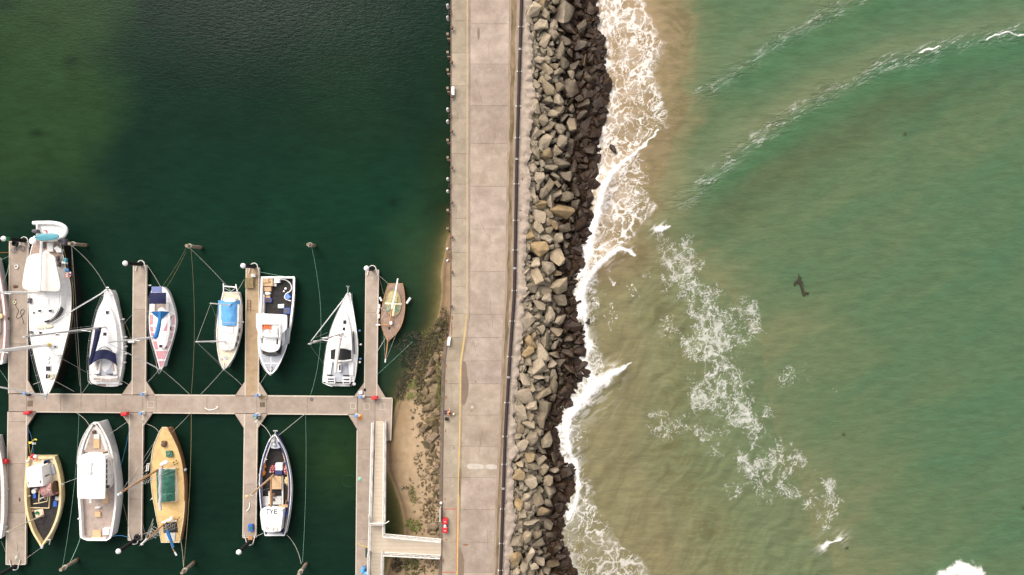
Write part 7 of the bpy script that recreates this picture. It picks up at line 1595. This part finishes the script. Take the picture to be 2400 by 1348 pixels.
add(Lb, "hold_cover", M["ply"], lambda m: m.prism([(638, 1116), (660, 1116), (660, 1147), (637, 1147)], .75, 1.3, .03)); add(Lb, "deck_curb", M["gel2"], lambda m: (m.prism(rc(660.5, 1115, 663.5, 1184), .7, 1.1), m.prism(rc(629, 1152, 632, 1182), .7, 1.1)))
add(Lb, "engine_box", M["galv"], lambda m: (m.prism(rc(639, 1164, 660, 1183), .7, 1.15, .05), m.prism(rc(613, 1164, 629, 1187, -2), .7, 1.0, .03))); add(Lb, "winch", M["rust"], lambda m: (m.ball(P(641, 1160, 1.3), .22, 8), m.ball(P(640, 1171, 1.25), .2, 8), m.ball(P(647, 1162, 1.15), .1, 6)))
add(Lb, "tarp_strip", M["darkwood"], lambda m: m.prism(rc(633, 1053, 656, 1086), .72, .78, .02)); add(Lb, "corner_seat", M["gel2"], lambda m: m.prism([(658, 1079), (671, 1073), (672, 1084), (659, 1088)], .7, 1.05, .02))
add(Lb, "wheelhouse", M["gel"], lambda m: m.prism([(613, 1200), (660, 1198), (656, 1246), (618, 1246)], .6, 2.6))
add(Lb, "wheelhouse_roof", M["gel"], lambda m: m.prism(chaikin([(608.5, 1200), (615, 1191), (628, 1186), (638, 1185), (652, 1187), (663, 1192), (663.5, 1200), (659.5, 1235), (657, 1248), (614.5, 1248), (611, 1222)], 1), 2.65, 2.8, .06), True)
add(Lb, "roof_rim", M["black"], lambda m: m.tube([P(x, y, 2.74) for x, y in ((614, 1192), (622, 1187.5), (634, 1185), (646, 1186), (656, 1189), (662, 1193), (663, 1198))], .05, 5))
def letters(m):
    zt_ = 2.805
    def bar(x0, y0, x1, y1, w_=1.0):
        d = Vector((x1 - x0, y1 - y0)); d.normalize(); nx, ny = -d.y * w_, d.x * w_
        m.prism([(x0 - nx, y0 - ny), (x1 - nx, y1 - ny), (x1 + nx, y1 + ny), (x0 + nx, y0 + ny)], zt_ - .004, zt_)
    bar(624.0, 1194.2, 632.2, 1194.2); bar(628, 1195.3, 627.2, 1204.8)
    bar(633.0, 1193.6, 636.4, 1199.4); bar(640.4, 1193.8, 636.8, 1199.4); bar(636.5, 1199.2, 635.9, 1204.8)
    bar(643.6, 1193.3, 643.2, 1204.8); bar(644.6, 1194.2, 650.2, 1194.3); bar(644.4, 1199.0, 649.2, 1199.1); bar(644.3, 1203.9, 650.0, 1204.0)
add(Lb, "lettering", M["black"], letters)
add(Lb, "roof_fittings", M["rope"], lambda m: (m.tube([P(626 + 2.6 * math.cos(a), 1238 + 2.6 * math.sin(a), 2.84) for a in [k * .5 for k in range(14)]], .04, 5), m.tube([P(644.5 + 5 * math.cos(a), 1241 + 5 * math.sin(a), 2.84) for a in [k * .4 for k in range(17)]], .06, 5), [m.ball(P(x, y, 2.85), .06, 6) for x, y in ((631, 1240), (637, 1212), (654, 1208), (653, 1218), (625, 1214))])); add(Lb, "life_ring", M["gel"], lambda m: m.tube([P(659 + 3.4 * math.cos(a), 1193 + 3.4 * math.sin(a), 2.9) for a in [k * .45 for k in range(15)]], .07, 6))
o, b0, b1 = mast(Lb, 642.5, 1112.5, .8, (588, 1160), 9.2, .12, M["ply"], (), False, 1.4, "mast"); add(Lb, "boom", M["brightwood"], lambda m: m.tube([P(635.5, 1118, 2.9), P(634.5, 1188, 2.9)], .09, 7), True)
add(Lb, "mast_stays", M["wire"], lambda m: (m.tube([P(642, 1024, 1.9), b1], .012, 4), m.tube([P(607.5, 1128, 1.5), b0 + (b1 - b0) * .9], .02, 4), m.tube([P(682, 1130, 1.5), b0 + (b1 - b0) * .9], .012, 4)))
add(Lb, "foredeck_pole", M["gel2"], lambda m: (m.tube([P(638, 1030, 1.95), P(619, 1084, 1.75)], .05, 6), m.tube([P(618, 1075, 1.75), P(626, 1077, 1.75)], .05, 5)))
add(Lb, "aft_coaming", M["greydeck"], lambda m: m.prism([(619, 1250), (668, 1250), (665, 1256), (622, 1257)], .8, 1.28, .03)); add(Lb, "tool_pole", M["ply"], lambda m: (m.tube([P(671, 1172, 1.2), P(667, 1200, 1.2)], .03, 5), m.tube([P(674, 1205, 1.4), P(668, 1240, 1.35)], .07, 5), m.prism(rc(653, 1184, 678, 1189, 2), .7, 1.2))); add(Lb, "bait_bin", M["blueplastic"], lambda m: m.prism(rc(667, 1199, 673, 1214, 6), .7, 1.15, .03))
def cluster(m, lst, r0, z): [m.ball(P(x, y, z + .1 * (i % 3)), r0 * (.85 + .3 * ((i * 7) % 5) / 5), 8) for i, (x, y) in enumerate(lst)]
m = MB(); cluster(m, [(643, 1086), (648, 1088), (639, 1093), (636, 1096), (642, 1096), (634, 1101), (639, 1101), (634, 1106), (641, 1106), (644, 1100), (638, 1097), (645, 1092)], .13, .95); solo(m, "float_cluster", M["rednet"], "cluster of small pink floats beside the blue and white box on the TYE boat", "floats", smooth=True)
t = thing("deck_box", "white and navy box in the middle of the TYE boat's deck", "box", P(653, 1100, .7))
m = MB(); m.prism(rc(645.5, 1086, 661.5, 1102.5, 1), .7, 1.6, .05); m.build("white_lid", M["gel"], t)
m = MB(); m.prism(rc(644.5, 1102.5, 661, 1113.5, 1), .7, 1.55, .05); m.build("navy_front", M["navyhull"], t)
heap(619.5, 1092, 4.2, 6, .35, M["orange"], "net_heap", "upper bright orange net heap on the TYE boat's left side", "net", 31, 1.12); heap(616, 1108, 6, 8, .4, M["orange"], "net_heap", "lower larger orange net heap on the TYE boat's left side", "net", 32, 1.08); heap(672.5, 1127, 6, 10, .35, M["yellowgrp"], "net_heap", "tan yellow net heap on the TYE boat's right side", "net", 33, 1.02)
heap(670, 1102, 5.5, 11, .4, M["rednet"], "net_heap", "red and white net heap on the TYE boat's right side", "net", 34, 1.05); heap(668, 1085, 6, 4, .4, M["greyrubber"], "rope_heap", "grey rope heap above the red net on the TYE boat", "rope", 35, 1.1)

# ---- two yachts at the left edge of the picture, mostly outside it
Q = boat("sailing_yacht", "white yacht with red-brown deck cut off by the left picture edge beside the topmost finger", "yacht",
         [(596, -32, -14), (640, -44, 0), (680, -48, 7.5), (720, -50, 13), (760, -49, 15), (800, -46, 14), (840, -38, 9), (854, -34, 4)],
         (1.5, 1.1), M["gel"], M["teak"], drop=.04, gun=.3, camber=.08, wl=.9)
add(Q, "red_stripe", M["red"], lambda m: m.tube([P(Q.xr(y) - 1.2, y, Q.z(y) + .05) for y in range(620, 850, 8)], .035, 5)); add(Q, "cabin_trunk", M["gel2"], lambda m: m.prism(chaikin([(-34, 690), (-6, 690), (-2, 740), (-4, 790), (-36, 790), (-40, 740)], 1), 1.0, 1.6, .08))
add(Q, "winch", M["yellowgrp"], lambda m: m.lathe(P(4, 741, 1.3), [(.3, 0), (.3, .3), (.1, .35)], 10)); mast(Q, -22, 735, 1.5, None, 14, .1, M["alu"], ((.5, .9),), True, 1.3)
R_ = boat("sailing_yacht", "pale grey yacht cut off by the left picture edge beside the lower finger", "yacht",
          [(1020, -26, -14), (1050, -44, -2), (1090, -52, 6), (1130, -54, 9), (1180, -54, 10), (1220, -50, 9), (1262, -42, 3)],
          (1.6, 1.2), M["gel2"], M["teak"], drop=.04, gun=.34, camber=.08, wl=.92)
add(R_, "cabin_trunk", M["gel2"], lambda m: m.prism(chaikin([(-40, 1090), (-12, 1090), (-8, 1140), (-10, 1190), (-42, 1190)], 1), 1.0, 1.7, .08)); mast(R_, -26, 1120, 1.7, None, 14, .1, M["alu"], ((.5, .9),), True, 1.3)
fender(12, 1081.5, .9, "bright red fender between the pale grey yacht and the lower left finger", M["red"], .3, .55, 0); fender(13, 1147, .8, "upper grey fender of the pale grey yacht at the left picture edge", M["galv"], .14, .6, 8); fender(11, 1235, .8, "lower grey fender of the pale grey yacht at the left picture edge", M["galv"], .14, .6, 8)
fender(17, 779, .8, "pinkish fender between the left edge yacht and the topmost finger", M["galv"], .2, .45, 5); fender(18, 748, .8, "dark red fender above the pinkish one at the left edge yacht", M["rust"], .16, .4, 60)

# ------------------------------------------------------------------ mooring ropes
line((447, 577, 2.6), (448, 927, .6), "long thin rope from the open-water pile straight down to the main walkway", .9, .016, M["ropebrown"])
line((440, 577, 3.0), (540, 680, 1.3), "rope from the open-water pile to the stern of the tarpaulin-covered boat", .35, .02)
line((437, 579, 2.6), (380, 672, 1.1), "thin dark rope from the open-water pile to the pink sloop's stern", .3, .013, M["ropebrown"])
line((169, 577, 2.2), (250, 679, 1.5), "slack rope from the pile by the big yacht to the navy-covered sloop's bow", .4, .022, mid=(228, 625, 1.5))
line((168, 577, 2.2), (190, 924, .6), "long rope from the pile past the big yacht's side down to the main walkway", .5, .02, mid=(180, 730, .9))
line((168, 577, 2.1), (187, 905, .9), "second rope along the big yacht's black side from the pile", .5, .013, mid=(172, 760, .9))
line((730, 577, 1.9), (727, 929, .6), "thin rope from the short pile past the beige-covered sloop to the walkway", .2, .015, M["ropegreen"], mid=(776, 780, .1))
line((523, 867, 1.5), (469, 926, .6), "left bow rope of the tarpaulin-covered boat", .15); line((525, 867, 1.5), (567, 903, .6), "right bow rope of the tarpaulin-covered boat", .15)
line((378, 866, 1.3), (446, 926, .6), "long bow rope from the pink sloop to the main walkway", .15, .022); line((371, 868, 1.3), (346, 896, .6), "short bow rope from the pink sloop to its finger's gusset", .1)
line((389, 676, 1.0), (436, 590, .8), "thin stern rope on the right of the pink sloop's stern", .2, .012, M["ropebrown"]); line((376, 672, 1.0), (345, 622, .6), "stern rope from the pink sloop to its finger's tip", .12)
line((626, 874, 1.9), (603, 909, .6), "bow rope from the black-decked fishing boat to its gusset", .15); line((606, 637, .7), (670, 649, 1.2), "green stern rope from the finger tip to the black-decked fishing boat", .06, .02, M["ropegreen"])
line((572, 655, .6), (556, 682, 1.4), "short rope from the stained finger to the tarpaulin boat's gallows", .08)
line((637, 1030, 1.9), (601, 988, .6), "slack white bow rope from the TYE boat to the coil on its finger", .3, .035, mid=(628, 1000, 1.0)); line((651, 1022, 1.9), (716, 969, .6), "tight white bow rope from the TYE boat to the main walkway", .12, .03)
line((716, 970, .6), (709, 1318, 2.2), "long thin rope from the main walkway down to the pile below the TYE boat", .7, .014, M["ropegreen"]); line((672, 1254, 1.3), (706, 1322, 2.3), "curved stern rope from the TYE boat to the timber pile", .3, .026, M["rope"], mid=(698, 1278, 1.2))
line((617, 1250, 1.2), (599, 1258, .6), "short stern rope from the TYE boat to its finger's tip", .05, .03); line((607, 1126, 1.4), (600, 1170, .6), "thin spring rope from the TYE boat down to its finger", .08, .016)
line((188, 1262, 1.6), (164, 1318, 2.2), "green stern rope from the white trawler to the timber pile", .15, .035, M["ropegreen"]); line((253, 1261, 1.6), (302, 1260, .6), "bright blue stern rope from the white trawler to its finger", .15, .035, M["ropeblue"], mid=(278, 1250, 1.0))
line((211, 1002, 2.2), (178, 967, .6), "slack bow rope from the white trawler to the main walkway", .2, .026, mid=(205, 983, .8)); line((256, 1018, 2.1), (296, 990, .6), "right bow rope from the white trawler to the gusset", .1, .022); line((304, 1000, .6), (281, 1100, 1.6), "thin blue rope down the right side of the white trawler", .15, .018, M["ropeblue"])
line((282, 1160, 1.4), (301, 1235, .6), "brown spring rope from the white trawler to its finger", .1, .018, M["ropebrown"]); line((185, 968, .6), (147, 1326, 2.4), "long thin teal rope left of the white trawler down to the pile", .6, .015, M["ropegreen"])
line((448, 968, .6), (430, 1330, 2.3), "long yellowish rope right of the yellow ketch down to the pile", .6, .024, M["ropebrown"]); line((372, 1013, 1.7), (344, 994, .6), "slack left bow rope of the yellow ketch", .15, .022, mid=(365, 1000, .9)); line((397, 1019, 1.7), (446, 969, .6), "right bow rope of the yellow ketch to the main walkway", .1, .018)
line((422, 1258, 1.3), (430, 1330, 2.2), "stern rope from the yellow ketch to the timber pile", .15, .03, M["rope"]); line((332, 1253, .6), (377, 1240, 1.3), "short stern rope from the yellow ketch to its finger", .1, .02)
line((78, 1068, 1.2), (63, 1001, .6), "blue stern rope from the yellow fishing boat to the gusset", .2, .018, M["ropeblue"], mid=(78, 1020, .7)); line((96, 1284, 1.8), (60, 1310, .6), "bow rope from the yellow fishing boat to the finger's lower end", .1, .018)
line((881, 881, .6), (967, 801, .05), "thin green rope from the finger across the shallows to the weed bed", .1, .018, M["ropegreen"]); line((903, 793, .8), (883, 826, .6), "bow rope of the small wooden boat", .05, .03, M["galv"]); line((910, 665, .8), (888, 646, .6), "stern rope of the small wooden boat", .04, .018); line((899, 690, .8), (888, 648, .6), "second stern rope of the small wooden boat", .06, .014, M["ropebrown"])
line((212, 893, 1.1), (189, 926, .6), "stern rope from the navy-covered sloop to the main walkway", .08); line((280, 890, 1.1), (302, 902, .6), "stern rope from the navy-covered sloop to the right gusset", .06); line((285, 745, 1.3), (310, 810, .6), "thin spring rope from the navy-covered sloop to the finger", .1, .013, M["ropebrown"], mid=(300, 762, .9))
line((126, 892, 2.3), (174, 918, .8), "pale bow rope from the big yacht ending near the main walkway", .05, .028); line((99, 893, 2.3), (78, 901, .8), "short pale bow rope on the left of the big yacht's bow", .05, .03)
line((22, 605, .6), (4, 665, 1.4), "pale green rope from the topmost finger to the left edge yacht", .2, .03, M["ropegreen"], mid=(21, 640, .8)); line((0, 592, 1.4), (22, 592, .6), "orange and white rope at the left picture edge near the bicycle", .02, .03, M["orange"])
line((0, 610, 1.2), (22, 600, .6), "pale tight rope at the left picture edge below the bicycle", .02, .02); line((2, 1268, 1.2), (14, 1298, .6), "stern rope of the pale grey yacht at the left picture edge", .05, .016); line((0, 868, 1.0), (20, 897, .6), "pale green rope at the left picture edge above the main walkway", .04, .02, M["ropegreen"])
